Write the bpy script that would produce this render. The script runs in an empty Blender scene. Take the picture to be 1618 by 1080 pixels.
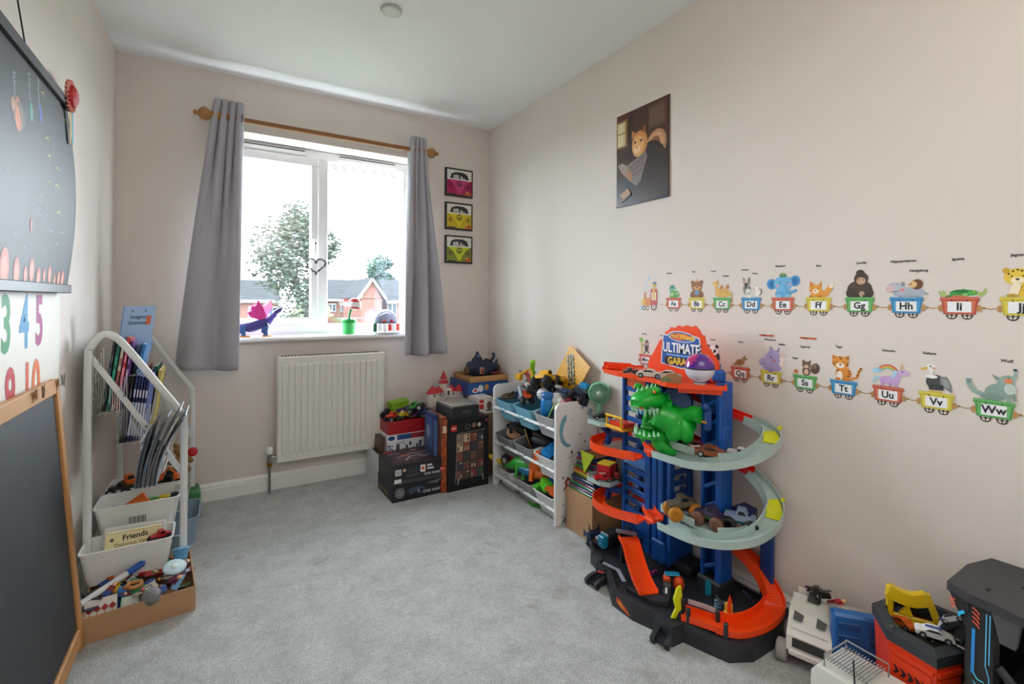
import bpy, bmesh, math, random
from mathutils import Vector, Matrix, Euler
PI = math.pi
R = math.radians
rnd = random.Random(7)
SC = bpy.context.scene
COL = SC.collection

# ------------------------------------------------------------------ camera
XL, XR, YB, ZC, YF = -0.473, 1.712, 3.17, 2.4, -0.95     # room shell: left, right, window wall, ceiling, wall behind the camera
cam = bpy.data.cameras.new('camera')
cam.sensor_width = 36.0
cam.lens = 757.0 / 1618.0 * 36.0
cam.shift_y = -66.0 / 1618.0
cam.clip_start = 0.02
cam.clip_end = 300
camo = bpy.data.objects.new('camera', cam)
COL.objects.link(camo)
camo.matrix_world = (Matrix.Translation((0, 0, 1.129)) @ Matrix.Rotation(-R(31.2), 4, 'Z')
                     @ Matrix.Rotation(PI / 2, 4, 'X') @ Matrix.Rotation(0.0057, 4, 'Z'))
SC.camera = camo

# ------------------------------------------------------------------ sky, lights, exposure
SKY = 16.0
w = bpy.data.worlds.new('overcast_sky')
SC.world = w
w.use_nodes = True
nt = w.node_tree
nt.nodes['Background'].inputs[0].default_value = (0.82, 0.925, 1.0, 1)
nt.nodes['Background'].inputs[1].default_value = SKY
SC.view_settings.view_transform = 'Standard'
SC.view_settings.look = 'None'
SC.view_settings.exposure = 1.26
SC.view_settings.gamma = 1.0
SC.view_settings.use_curve_mapping = False
SC.cycles.use_denoising = True
SC.cycles.max_bounces = 8
SC.cycles.diffuse_bounces = 6
SC.cycles.transparent_max_bounces = 12
SC.cycles.sample_clamp_indirect = 8
SC.cycles.caustics_reflective = False
SC.cycles.caustics_refractive = False
pl = bpy.data.lights.new('window_portal', 'AREA')
pl.shape = 'RECTANGLE'
pl.size, pl.size_y = 1.20, 1.20
pl.cycles.is_portal = True
plo = bpy.data.objects.new('window_portal', pl)
COL.objects.link(plo)
plo.location = (0.57, 3.37, 1.50)
plo.rotation_euler = (-PI / 2, 0, 0)
FILL_W = 11.0         # watts of the added fill light, unseen behind the camera

# ------------------------------------------------------------------ helpers
def lin(c):
    return c / 12.92 if c <= 0.04045 else ((c + 0.055) / 1.055) ** 2.4
def rgb(h):
    h = h.lstrip('#')
    if len(h) == 3: h = ''.join(k * 2 for k in h)
    return tuple(lin(int(h[i:i + 2], 16) / 255) for i in (0, 2, 4)) + (1,)
_M = {}
def mat(h, rough=0.5, metal=0.0, var=0.0, bump=0.0, scale=60.0, alpha=None, coat=0.0, sheen=0.0, name=None, stretch=None):
    """procedural material: one paint colour, optional noise variation and fine bump"""
    k = (h, rough, metal, var, bump, scale, alpha, coat, sheen, stretch)
    if k in _M: return _M[k]
    m = bpy.data.materials.new(name or 'paint_' + h.lstrip('#'))
    m.use_nodes = True
    t = m.node_tree
    b = t.nodes['Principled BSDF']
    c = rgb(h)
    b.inputs['Base Color'].default_value = c
    b.inputs['Roughness'].default_value = rough
    b.inputs['Metallic'].default_value = metal
    if coat: b.inputs['Coat Weight'].default_value = coat
    if sheen: b.inputs['Sheen Weight'].default_value = sheen
    if var or bump:
        tc = t.nodes.new('ShaderNodeTexCoord')
        n = t.nodes.new('ShaderNodeTexNoise')
        n.inputs['Scale'].default_value = scale
        n.inputs['Detail'].default_value = 4
        src = tc.outputs['Object']
        if stretch:
            mp = t.nodes.new('ShaderNodeMapping')
            mp.inputs['Scale'].default_value = stretch
            t.links.new(src, mp.inputs[0]); src = mp.outputs[0]
        t.links.new(src, n.inputs['Vector'])
        if var:
            mx = t.nodes.new('ShaderNodeMix'); mx.data_type = 'RGBA'
            mx.inputs[6].default_value = tuple(v * (1 - var) for v in c[:3]) + (1,)
            mx.inputs[7].default_value = tuple(min(1, v * (1 + var)) for v in c[:3]) + (1,)
            t.links.new(n.outputs['Fac'], mx.inputs[0])
            t.links.new(mx.outputs[2], b.inputs['Base Color'])
        if bump:
            bp = t.nodes.new('ShaderNodeBump')
            bp.inputs['Strength'].default_value = bump
            bp.inputs['Distance'].default_value = 0.002
            t.links.new(n.outputs['Fac'], bp.inputs['Height'])
            t.links.new(bp.outputs[0], b.inputs['Normal'])
    if alpha is not None:
        out = t.nodes['Material Output']
        tr = t.nodes.new('ShaderNodeBsdfTransparent')
        ms = t.nodes.new('ShaderNodeMixShader')
        ms.inputs[0].default_value = alpha
        t.links.new(tr.outputs[0], ms.inputs[1])
        t.links.new(b.outputs[0], ms.inputs[2])
        t.links.new(ms.outputs[0], out.inputs[0])
    _M[k] = m
    return m
def omat(h, var=0.0, scale=4.0):
    m = mat(h, .95, 0, var, 0, scale, name='matt_outdoor'); m.node_tree.nodes['Principled BSDF'].inputs['Specular IOR Level'].default_value = 0; return m
def pls(h): return mat(h, 0.35)            # toy plastic
def glassmat(tint=(1, 1, 1, 1), gl=0.06):
    m = bpy.data.materials.new('window_glass'); m.use_nodes = True
    t = m.node_tree; t.nodes.clear()
    o = t.nodes.new('ShaderNodeOutputMaterial'); a = t.nodes.new('ShaderNodeBsdfTransparent'); g = t.nodes.new('ShaderNodeBsdfGlossy')
    a.inputs[0].default_value = tint; g.inputs['Roughness'].default_value = 0.02
    x = t.nodes.new('ShaderNodeMixShader'); x.inputs[0].default_value = gl
    t.links.new(a.outputs[0], x.inputs[1]); t.links.new(g.outputs[0], x.inputs[2]); t.links.new(x.outputs[0], o.inputs[0])
    return m

def frame(d):
    d = Vector(d).normalized()
    u = Vector((0, 0, 1)) if abs(d.z) < 0.95 else Vector((1, 0, 0))
    s = d.cross(u).normalized()
    return s, s.cross(d).normalized(), d
def rm(r):
    if r is None: return Matrix.Identity(3)
    return Euler(tuple(R(a) for a in r)).to_matrix()
def smooth(pts, n=6):
    p = [Vector(q) for q in pts]
    if len(p) < 3: return p
    e = [p[0] * 2 - p[1]] + p + [p[-1] * 2 - p[-2]]
    o = []
    for i in range(1, len(e) - 2):
        a, b, c, d = e[i - 1], e[i], e[i + 1], e[i + 2]
        for k in range(n):
            t = k / n
            o.append(0.5 * (2 * b + (c - a) * t + (2 * a - 5 * b + 4 * c - d) * t * t + (3 * b - a - 3 * c + d) * t ** 3))
    o.append(p[-1])
    return o

class B:
    """collects shapes; build() links them as ONE mesh object"""
    def __init__(s):
        s.v, s.f, s.m, s.sm = [], [], [], []
        s.mi = 0
        s.mats = []
    def use(s, m):
        if m not in s.mats: s.mats.append(m)
        s.mi = s.mats.index(m)
        return s
    def add(s, vs, fs, smooth=False):
        o = len(s.v)
        s.v += [tuple(q) for q in vs]
        for f in fs:
            s.f.append(tuple(i + o for i in f)); s.m.append(s.mi); s.sm.append(smooth)
        return s
    def box(s, c, d, rot=None, b=0.0):
        M = rm(rot); c = Vector(c); h = [max(k / 2, 1e-5) for k in d]
        b = min(b, min(h) * 0.95)
        if b <= 0:
            vs = [c + M @ Vector((x * h[0], y * h[1], z * h[2])) for x in (-1, 1) for y in (-1, 1) for z in (-1, 1)]
            return s.add(vs, [(0, 1, 3, 2), (4, 6, 7, 5), (0, 4, 5, 1), (2, 3, 7, 6), (0, 2, 6, 4), (1, 5, 7, 3)])
        vs, ix = [], {}
        for x in (-1, 1):
            for y in (-1, 1):
                for z in (-1, 1):
                    for ax in range(3):
                        q = [x * (h[0] - b), y * (h[1] - b), z * (h[2] - b)]
                        q[ax] = (x, y, z)[ax] * h[ax]
                        ix[(x, y, z, ax)] = len(vs); vs.append(c + M @ Vector(q))
        fs = []
        g = lambda p, ax: ix[(p[0], p[1], p[2], ax)]
        for ax in range(3):
            a1, a2 = (ax + 1) % 3, (ax + 2) % 3
            for sg in (-1, 1):
                q = []
                for (i, j) in ((-1, -1), (1, -1), (1, 1), (-1, 1)):
                    p = [0, 0, 0]; p[ax] = sg; p[a1] = i; p[a2] = j; q.append(g(p, ax))
                fs.append(tuple(q) if sg > 0 else tuple(q[::-1]))
            for i in (-1, 1):
                for j in (-1, 1):
                    p0 = [0, 0, 0]; p1 = [0, 0, 0]
                    p0[ax] = -1; p1[ax] = 1
                    for p in (p0, p1): p[a1] = i; p[a2] = j
                    q = (g(p0, a1), g(p1, a1), g(p1, a2), g(p0, a2))
                    fs.append(q if i * j < 0 else q[::-1])
        for x in (-1, 1):
            for y in (-1, 1):
                for z in (-1, 1):
                    q = tuple(ix[(x, y, z, a)] for a in range(3))
                    fs.append(q if x * y * z > 0 else q[::-1])
        return s.add(vs, fs)
    def cyl(s, p0, p1, r0, r1=None, n=14, cap=True, sm=True):
        r1 = r0 if r1 is None else r1
        p0, p1 = Vector(p0), Vector(p1)
        a, b, d = frame(p1 - p0)
        vs = []
        for p, r in ((p0, r0), (p1, r1)):
            vs += [p + (a * math.cos(2 * PI * k / n) + b * math.sin(2 * PI * k / n)) * r for k in range(n)]
        s.add(vs, [(k, (k + 1) % n, n + (k + 1) % n, n + k) for k in range(n)], sm)
        if cap: s.add(vs[:n], [tuple(range(n))[::-1]]); s.add(vs[n:], [tuple(range(n))])
        return s
    def tube(s, pts, r, n=8, closed=False, cap=True, flat=None):
        p = [Vector(q) for q in pts]
        N = len(p); vs = []
        pu = None
        for i in range(N):
            d = (p[(i + 1) % N] - p[i - 1]) if closed else (p[min(i + 1, N - 1)] - p[max(i - 1, 0)])
            a, b, d = frame(d)
            if pu is not None:
                b2 = pu - d * pu.dot(d)
                if b2.length > 1e-4: b = b2.normalized(); a = d.cross(b).normalized()
            pu = b
            rr = r[i] if isinstance(r, (list, tuple)) else r
            fa, fb = flat or (1, 1)
            vs += [p[i] + (a * math.cos(2 * PI * k / n) * fa + b * math.sin(2 * PI * k / n) * fb) * rr for k in range(n)]
        M = N if closed else N - 1
        s.add(vs, [(i * n + k, i * n + (k + 1) % n, ((i + 1) % N) * n + (k + 1) % n, ((i + 1) % N) * n + k) for i in range(M) for k in range(n)], True)
        if not closed and cap:
            s.add(vs[:n], [tuple(range(n))[::-1]]); s.add(vs[-n:], [tuple(range(n))])
        return s
    def sph(s, c, r, n=14, m=9, rot=None, jit=0.0, top=1.0, bot=-1.0):
        if not isinstance(r, (list, tuple)): r = (r, r, r)
        M = rm(rot); c = Vector(c)
        a0, a1 = math.asin(bot), math.asin(top)
        vs = []
        for i in range(m + 1):
            t = a0 + (a1 - a0) * i / m
            for k in range(n):
                j = 1 + (rnd.random() - .5) * jit
                vs.append(c + M @ Vector((math.cos(t) * math.cos(2 * PI * k / n) * r[0] * j, math.cos(t) * math.sin(2 * PI * k / n) * r[1] * j, math.sin(t) * r[2] * j)))
        s.add(vs, [(i * n + k, i * n + (k + 1) % n, (i + 1) * n + (k + 1) % n, (i + 1) * n + k) for i in range(m) for k in range(n)], jit == 0)
        s.add(vs[:n], [tuple(range(n))[::-1]]); s.add(vs[-n:], [tuple(range(n))])
        return s
    def lathe(s, prof, o=(0, 0, 0), ax=(0, 0, 1), n=20, sm=True):
        a, b, d = frame(ax); o = Vector(o); vs = []
        for (r, h) in prof:
            vs += [o + d * h + (a * math.cos(2 * PI * k / n) + b * math.sin(2 * PI * k / n)) * max(r, 1e-5) for k in range(n)]
        s.add(vs, [(i * n + k, i * n + (k + 1) % n, (i + 1) * n + (k + 1) % n, (i + 1) * n + k) for i in range(len(prof) - 1) for k in range(n)], sm)
        s.add(vs[:n], [tuple(range(n))[::-1]]); s.add(vs[-n:], [tuple(range(n))])
        return s
    def prism(s, poly, O, U, V, d0, d1):
        """2-D outline in the plane O+xU+yV, thick from d0 to d1 along UxV"""
        O, U, V = Vector(O), Vector(U), Vector(V); N = U.cross(V).normalized()
        ar = sum(poly[i][0] * poly[(i + 1) % len(poly)][1] - poly[(i + 1) % len(poly)][0] * poly[i][1] for i in range(len(poly)))
        if ar < 0: poly = poly[::-1]
        n = len(poly)
        vs = [O + U * x + V * y + N * d0 for x, y in poly] + [O + U * x + V * y + N * d1 for x, y in poly]
        return s.add(vs, [tuple(range(n))[::-1], tuple(range(n, 2 * n))] + [(k, (k + 1) % n, n + (k + 1) % n, n + k) for k in range(n)])
    def sweep(s, pts, sec, up=(0, 0, 1), sm=False, ups=None):
        """closed cross-section sec [(side, up)] along a path"""
        p = [Vector(q) for q in pts]; N = len(p); n = len(sec); vs = []
        for i in range(N):
            d = (p[min(i + 1, N - 1)] - p[max(i - 1, 0)]).normalized()
            u0 = Vector(ups[i] if ups else up)
            a = d.cross(u0).normalized(); u = a.cross(d).normalized()
            vs += [p[i] + a * x + u * y for x, y in sec]
        s.add(vs, [(i * n + k, i * n + (k + 1) % n, (i + 1) * n + (k + 1) % n, (i + 1) * n + k) for i in range(N - 1) for k in range(n)], sm)
        s.add(vs[:n], [tuple(range(n))[::-1]]); s.add(vs[-n:], [tuple(range(n))])
        return s
    def grid(s, fn, nu, nv, sm=True):
        vs = [fn(i / nu, j / nv) for j in range(nv + 1) for i in range(nu + 1)]
        return s.add(vs, [(j * (nu + 1) + i, j * (nu + 1) + i + 1, (j + 1) * (nu + 1) + i + 1, (j + 1) * (nu + 1) + i) for j in range(nv) for i in range(nu)], sm)
    def build(s, name, m=None, parent=None, loc=None, rot=None, solid=0.0):
        me = bpy.data.meshes.new(name)
        me.from_pydata(s.v, [], s.f)
        ms = s.mats if s.mats else []
        if m is not None and not ms: ms = [m]
        for k in ms: me.materials.append(k)
        me.polygons.foreach_set('material_index', s.m if s.mats else [0] * len(s.f))
        me.polygons.foreach_set('use_smooth', s.sm)
        me.update()
        o = bpy.data.objects.new(name, me)
        COL.objects.link(o)
        if parent is not None: o.parent = parent
        if loc is not None: o.location = loc
        if rot is not None: o.rotation_euler = tuple(R(a) for a in rot)
        if solid:
            md = o.modifiers.new('thickness', 'SOLIDIFY'); md.thickness = solid; md.offset = 0
        return o

def U_track(w, h, t): return [(-w / 2 - t, h), (-w / 2, h), (-w / 2, 0), (w / 2, 0), (w / 2, h), (w / 2 + t, h), (w / 2 + t, -t), (-w / 2 - t, -t)]
def tag(o, label, cat, group=None):
    o['label'] = label; o['category'] = cat
    if group: o['group'] = group
    return o
def thing(name, label, cat, loc=(0, 0, 0), rot=(0, 0, 0), group=None, s=1.0):
    o = bpy.data.objects.new(name, None)
    o.empty_display_size = 0.02
    COL.objects.link(o)
    o.location = loc; o.rotation_euler = tuple(R(a) for a in rot); o.scale = (s, s, s)
    return tag(o, label, cat, group)
def struct(o): o['kind'] = 'structure'; return o
def lab(o, l): o['label'] = l; return o
def share(src, name, parent, loc=(0, 0, 0), rot=(0, 0, 0), m=None):
    o = src.copy()
    o.name = name
    COL.objects.link(o); o.parent = parent; o.location = loc; o.rotation_euler = tuple(R(a) for a in rot)
    return o

# flat print: outlines laid on a surface, one mesh, a colour for each outline
_T = {}
def textmesh(t):
    if t not in _T:
        cu = bpy.data.curves.new('t', 'FONT'); cu.body = t.lstrip('*'); cu.size = 1; cu.offset = .028 if t[0] == '*' else 0.008; cu.resolution_u = 3
        cu.align_x = 'CENTER'; cu.align_y = 'CENTER'
        ob = bpy.data.objects.new('t', cu)
        me = bpy.data.meshes.new_from_object(ob)
        _T[t] = ([(v.co.x, v.co.y) for v in me.vertices], [tuple(p.vertices) for p in me.polygons])
        bpy.data.objects.remove(ob); bpy.data.curves.remove(cu); bpy.data.meshes.remove(me)
    return _T[t]
def ell(cx, cy, rx, ry, rot=0, n=16):
    c, s_ = math.cos(R(rot)), math.sin(R(rot))
    return [(cx + rx * math.cos(2 * PI * k / n) * c - ry * math.sin(2 * PI * k / n) * s_, cy + rx * math.cos(2 * PI * k / n) * s_ + ry * math.sin(2 * PI * k / n) * c) for k in range(n)]
def strip(pts, wd):
    L, Rr = [], []
    for i in range(len(pts)):
        a = pts[max(i - 1, 0)]; b = pts[min(i + 1, len(pts) - 1)]
        dx, dy = b[0] - a[0], b[1] - a[1]; l = math.hypot(dx, dy) or 1
        nx, ny = -dy / l * wd / 2, dx / l * wd / 2
        L.append((pts[i][0] + nx, pts[i][1] + ny)); Rr.append((pts[i][0] - nx, pts[i][1] - ny))
    return L, Rr
def draw(name, parent, O, U, V, shapes, k=1.0, rough=0.6, lift=0.0003, eps=0.00012, warp=None):
    b = B(); O, U, V = Vector(O), Vector(U).normalized(), Vector(V).normalized(); N = U.cross(V)
    for i, sh in enumerate(shapes):
        ty = sh[0]; h = lift + i * eps
        def P(x, y):
            if warp: x, y, dz = warp(x, y)
            else: dz = 0
            return O + U * (x * k) + V * (y * k) + N * (h + dz)
        def poly(pts, col):
            ar = sum(pts[j][0] * pts[(j + 1) % len(pts)][1] - pts[(j + 1) % len(pts)][0] * pts[j][1] for j in range(len(pts)))
            if ar < 0: pts = pts[::-1]
            b.use(mat(col, rough)); b.add([P(*q) for q in pts], [tuple(range(len(pts)))])
        if ty == 'e': poly(ell(*sh[1:5], sh[6] if len(sh) > 6 else 0), sh[5])
        elif ty == 'p': poly(list(sh[1]), sh[2])
        elif ty == 'r': poly([(sh[1], sh[2]), (sh[3], sh[2]), (sh[3], sh[4]), (sh[1], sh[4])], sh[5])
        elif ty == 't':
            vs, fs = textmesh(sh[1]); sx = sh[6] if len(sh) > 6 else 1; ro = R(sh[7]) if len(sh) > 7 else 0
            b.use(mat(sh[5], rough)); c, s_ = math.cos(ro), math.sin(ro)
            b.add([P(sh[2] + (x * sx * c - y * s_) * sh[4], sh[3] + (x * sx * s_ + y * c) * sh[4]) for x, y in vs], fs)
        elif ty == 'l':
            L, Q = strip(list(sh[1]), sh[2]); n = len(L); b.use(mat(sh[3], rough))
            b.add([P(*q) for q in L + Q], [(n + j, n + j + 1, j + 1, j) for j in range(n - 1)])
        elif ty == 'a':
            cx, cy, r0, r1, a0, a1, col = sh[1:8]; n = 14; b.use(mat(col, rough))
            A = [R(a0 + (a1 - a0) * j / n) for j in range(n + 1)]
            b.add([P(cx + r * math.cos(a), cy + r * math.sin(a)) for r in (r0, r1) for a in A], [(j, n + 1 + j, n + 2 + j, j + 1)[::-1] for j in range(n)])
    return b.build(name, None, parent)
# ------------------------------------------------------------------ room shell
def wallmat(h, var=0.035):
    m = mat(h, 0.75, 0, var, 0.10, 3.0, name='wall_paint')
    t = m.node_tree
    n = t.nodes.new('ShaderNodeTexNoise'); n.inputs['Scale'].default_value = 420; n.inputs['Detail'].default_value = 3
    tc = [q for q in t.nodes if q.type == 'TEX_COORD'][0]
    t.links.new(tc.outputs['Object'], n.inputs['Vector'])
    bp = [q for q in t.nodes if q.type == 'BUMP'][0]
    bp.inputs['Distance'].default_value = 0.0006; bp.inputs['Strength'].default_value = 0.25
    t.links.new(n.outputs['Fac'], bp.inputs['Height'])
    return m
WALL = wallmat('#dcd3cc')
CEIL = mat('#eef0f1', 0.8, 0, 0.02, 0.05, 200, name='ceiling_paint')
WHITE = mat('#e8e8e6', 0.35, name='white_gloss')
UPVC = mat('#eceef0', 0.25, name='white_upvc')
def carpet():
    m = bpy.data.materials.new('carpet'); m.use_nodes = True
    t = m.node_tree; b = t.nodes['Principled BSDF']
    b.inputs['Roughness'].default_value = 0.95; b.inputs['Sheen Weight'].default_value = 0.25
    tc = t.nodes.new('ShaderNodeTexCoord')
    def noise(s, d=3, r=0.6):
        n = t.nodes.new('ShaderNodeTexNoise'); n.inputs['Scale'].default_value = s; n.inputs['Detail'].default_value = d; n.inputs['Roughness'].default_value = r
        t.links.new(tc.outputs['Object'], n.inputs['Vector']); return n
    def ramp(src, p0, c0, p1, c1):
        r = t.nodes.new('ShaderNodeValToRGB'); r.color_ramp.elements[0].position = p0; r.color_ramp.elements[1].position = p1
        r.color_ramp.elements[0].color = rgb(c0); r.color_ramp.elements[1].color = rgb(c1)
        t.links.new(src.outputs['Fac'], r.inputs[0]); return r
    f = ramp(noise(230, 5, 0.8), 0.36, '#97a0a1', 0.62, '#fdffff')
    g = ramp(noise(48, 5, 0.7), 0.34, '#c6c8c6', 0.62, '#ffffff')
    h = ramp(noise(9, 4), 0.34, '#dadbd9', 0.62, '#ffffff')
    prev = f
    for k, fac in ((g, 0.5), (h, 0.7)):
        x = t.nodes.new('ShaderNodeMix'); x.data_type = 'RGBA'; x.blend_type = 'MULTIPLY'; x.inputs[0].default_value = fac
        t.links.new(prev.outputs[2] if prev.type == 'MIX' else prev.outputs[0], x.inputs[6]); t.links.new(k.outputs[0], x.inputs[7]); prev = x
    st = ramp(noise(6.5, 5, 0.6), 0.60, '#ffffff', 0.74, '#b9ac9c')      # trodden-in stains
    x = t.nodes.new('ShaderNodeMix'); x.data_type = 'RGBA'; x.blend_type = 'MULTIPLY'; x.inputs[0].default_value = 0.6
    t.links.new(prev.outputs[2], x.inputs[6]); t.links.new(st.outputs[0], x.inputs[7]); prev = x
    t.links.new(prev.outputs[2], b.inputs['Base Color'])
    nb = noise(330, 5, 0.8); bp = t.nodes.new('ShaderNodeBump'); bp.inputs['Strength'].default_value = 0.9; bp.inputs['Distance'].default_value = 0.006
    t.links.new(nb.outputs['Fac'], bp.inputs['Height'])
    nb2 = noise(30, 4, 0.6); bp2 = t.nodes.new('ShaderNodeBump'); bp2.inputs['Strength'].default_value = 0.35; bp2.inputs['Distance'].default_value = 0.01
    t.links.new(nb2.outputs['Fac'], bp2.inputs['Height']); t.links.new(bp2.outputs[0], bp.inputs['Normal'])
    t.links.new(bp.outputs[0], b.inputs['Normal'])
    return m
WX0, WX1, WZ0, WZ1, WY = -0.03, 1.16, 0.89, 2.094, 3.33      # window opening and front of its frame
struct(B().box(((XL + XR) / 2, (YB + YF) / 2, -0.05), (XR - XL + .3, YB - YF + .3, .1)).build('floor', carpet()))
struct(B().box(((XL + XR) / 2, (YB + YF) / 2, ZC + .05), (XR - XL + .3, YB - YF + .3, .1)).build('ceiling', CEIL))
struct(B().box((XL - .06, (YB + YF) / 2, ZC / 2), (.12, YB - YF + .24, ZC)).build('wall_left', WALL))
struct(B().box((XR + .06, (YB + YF) / 2, ZC / 2), (.12, YB - YF + .24, ZC)).build('wall_right', WALL))
yb0, yb1 = YB, YB + .24
b = B()
for x0, x1, z0, z1 in ((XL, WX0, 0, ZC), (WX1, XR, 0, ZC), (WX0, WX1, 0, WZ0), (WX0, WX1, WZ1, ZC)):
    b.box(((x0 + x1) / 2, (yb0 + yb1) / 2, (z0 + z1) / 2), (x1 - x0, yb1 - yb0, z1 - z0))
struct(b.build('wall_back', WALL))
# wall behind the camera with its closed door
struct(B().box(((XL + XR) / 2, YF - .06, ZC / 2), (XR - XL, .12, ZC)).build('wall_front', WALL))
d1 = struct(B().box((.95, YF + .02, 1.0), (.78, .04, 1.98), b=.002).build('door_1', WHITE))
B().cyl((.62, YF + .04, 1), (.62, YF + .09, 1), .012).cyl((.62, YF + .085, 1), (.74, YF + .085, 1), .009).build('door_handle', mat('#c8c8c8', .25, 1), d1)
# skirting boards
PROF = [(0, 0), (.018, 0), (.018, .066), (.0125, .072), (.0145, .08), (.009, .088), (.006, .095), (0, .095)]
def skirting(name, p0, p1):
    p0, p1 = Vector(p0), Vector(p1)
    d = (p1 - p0).normalized(); nrm = Vector((0, 0, 1)).cross(d)
    vs = [p + nrm * a + Vector((0, 0, z)) for p in (p0, p1) for a, z in PROF]
    n = len(PROF)
    struct(B().add(vs, [(k, (k + 1) % n, n + (k + 1) % n, n + k) for k in range(n)] + [tuple(range(n))[::-1], tuple(range(n, 2 * n))]).build(name, WHITE))
skirting('baseboard_back', (XR, YB, 0), (XL, YB, 0))
skirting('baseboard_right', (XR, YF, 0), (XR, YB, 0))
skirting('baseboard_left', (XL, YB, 0), (XL, YF, 0))
# window: outer frame, mullion, opening sash, panes, vents, handle, sill
win = struct(B().box((0, 0, 0), (.001, .001, .001)).build('window_1', UPVC)); bpy.data.meshes.remove(win.data)
win = bpy.data.objects.new('window_1', None); COL.objects.link(win); struct(win)
def bar(name, x0, x1, z0, z1, y0, y1, m=UPVC, par=None, b=.004):
    return B().box(((x0 + x1) / 2, (y0 + y1) / 2, (z0 + z1) / 2), (x1 - x0, y1 - y0, z1 - z0), b=b).build(name, m, par if par is not None else win)
fy0, fy1 = WY, WY + .07
bar('frame_head', WX0, WX1, 2.035, WZ1, fy0, fy1)
bar('frame_foot', WX0, WX1, WZ0 + .01, .965, fy0, fy1)
bar('frame_jamb', WX0, .03, .965, 2.035, fy0, fy1)
bar('frame_jamb', 1.10, WX1, .965, 2.035, fy0, fy1)
bar('mullion', .53, .596, .965, 2.035, fy0, fy1)
sash = bpy.data.objects.new('opening_sash', None); COL.objects.link(sash); sash.parent = win
for x0, x1, z0, z1 in ((.025, .535, 1.985, 2.04), (.025, .535, .965, 1.006), (.025, .08, 1.006, 1.985), (.49, .535, 1.006, 1.985)):
    bar('sash_rail', x0, x1, z0, z1, fy0 - .014, fy0 + .05, UPVC, sash)
GLS = glassmat()
bar('pane', .075, .495, 1.0, 1.99, fy0 + .02, fy0 + .028, GLS, sash, 0)
bar('pane', .59, 1.105, .96, 2.04, fy0 + .03, fy0 + .038, GLS, None, 0)
GASK = mat('#9aa0a2', .6)
bar('gasket', .596, 1.10, 2.031, 2.036, fy0 + .012, fy0 + .02, GASK)
for vx0, vx1 in ((.06, .46), (.655, 1.05)):
    v = bar('trickle_vent', vx0, vx1, 2.046, 2.072, fy0 - .014, fy0, UPVC)
    bar('vent_slot', vx0 + .01, vx1 - .01, 2.073, 2.078, fy0 - .012, fy0 - .002, mat('#4b4743', .7), None, .001)
hd = B().box((.512, fy0 - .018, 1.46), (.022, .012, .12), b=.005).cyl((.512, fy0 - .02, 1.50), (.512, fy0 - .05, 1.50), .008).tube([(.512, fy0 - .05, 1.50), (.511, fy0 - .052, 1.44), (.517, fy0 - .045, 1.37)], [.009, .009, .006]).build('handle', mat('#f3f3f2', .3), win)
B().cyl((.512, fy0 - .058, 1.485), (.512, fy0 - .062, 1.485), .006).build('handle_lock', mat('#2a2a2c', .4), win)
sill = struct(B().box(((WX0 + WX1) / 2, (3.115 + WY) / 2, .892), (WX1 - WX0 + .09, WY - 3.115, .026), b=.008).build('trim_1', mat('#efefee', .3)))
# small round ceiling fitting, and an unseen uplighter bowl added behind the camera for soft fill
dl = thing('ceiling_fitting', 'small round pale fitting on the ceiling near the picture top', 'ceiling fitting', (.63, 2.075, ZC))
B().lathe([(.034, 0), (.045, 0), (.046, -.006), (.042, -.012), (.034, -.010)], n=28).build('rim', mat('#b9b9b5', .3), dl)
B().lathe([(.0, -.007), (.034, -.006)], n=28).build('lens', mat('#c9cac4', .15), dl)
pb = thing('fill_lamp', 'white uplighter bowl added as unseen fill light behind the viewer', 'lamp', (.38, -.45, 1.40))
B().lathe([(.0, 0), (.10, .01), (.17, .045), (.20, .09), (.205, .09), (.175, .04), (.10, .004), (0, -.006)], n=32).build('bowl', mat('#e6e4de', .5), pb)
for k in range(3): B().cyl((.19 * math.cos(2.094 * k), .19 * math.sin(2.094 * k), .085), (0, 0, .96), .002, n=6).build('cord', mat('#888', .5), pb)
B().lathe([(.05, .98), (.05, 1.0), (.0, 1.0)], n=20).build('rose', mat('#e6e4de', .5), pb)
la = bpy.data.lights.new('fill_light', 'AREA'); la.shape = 'DISK'; la.size = .30; la.energy = FILL_W; la.color = (1.0, .95, .89); la.spread = R(125)
lo_ = bpy.data.objects.new('fill_light', la); COL.objects.link(lo_); lo_.parent = pb; lo_.location = (0, 0, .06); lo_.rotation_euler = (PI, 0, 0)

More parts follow.
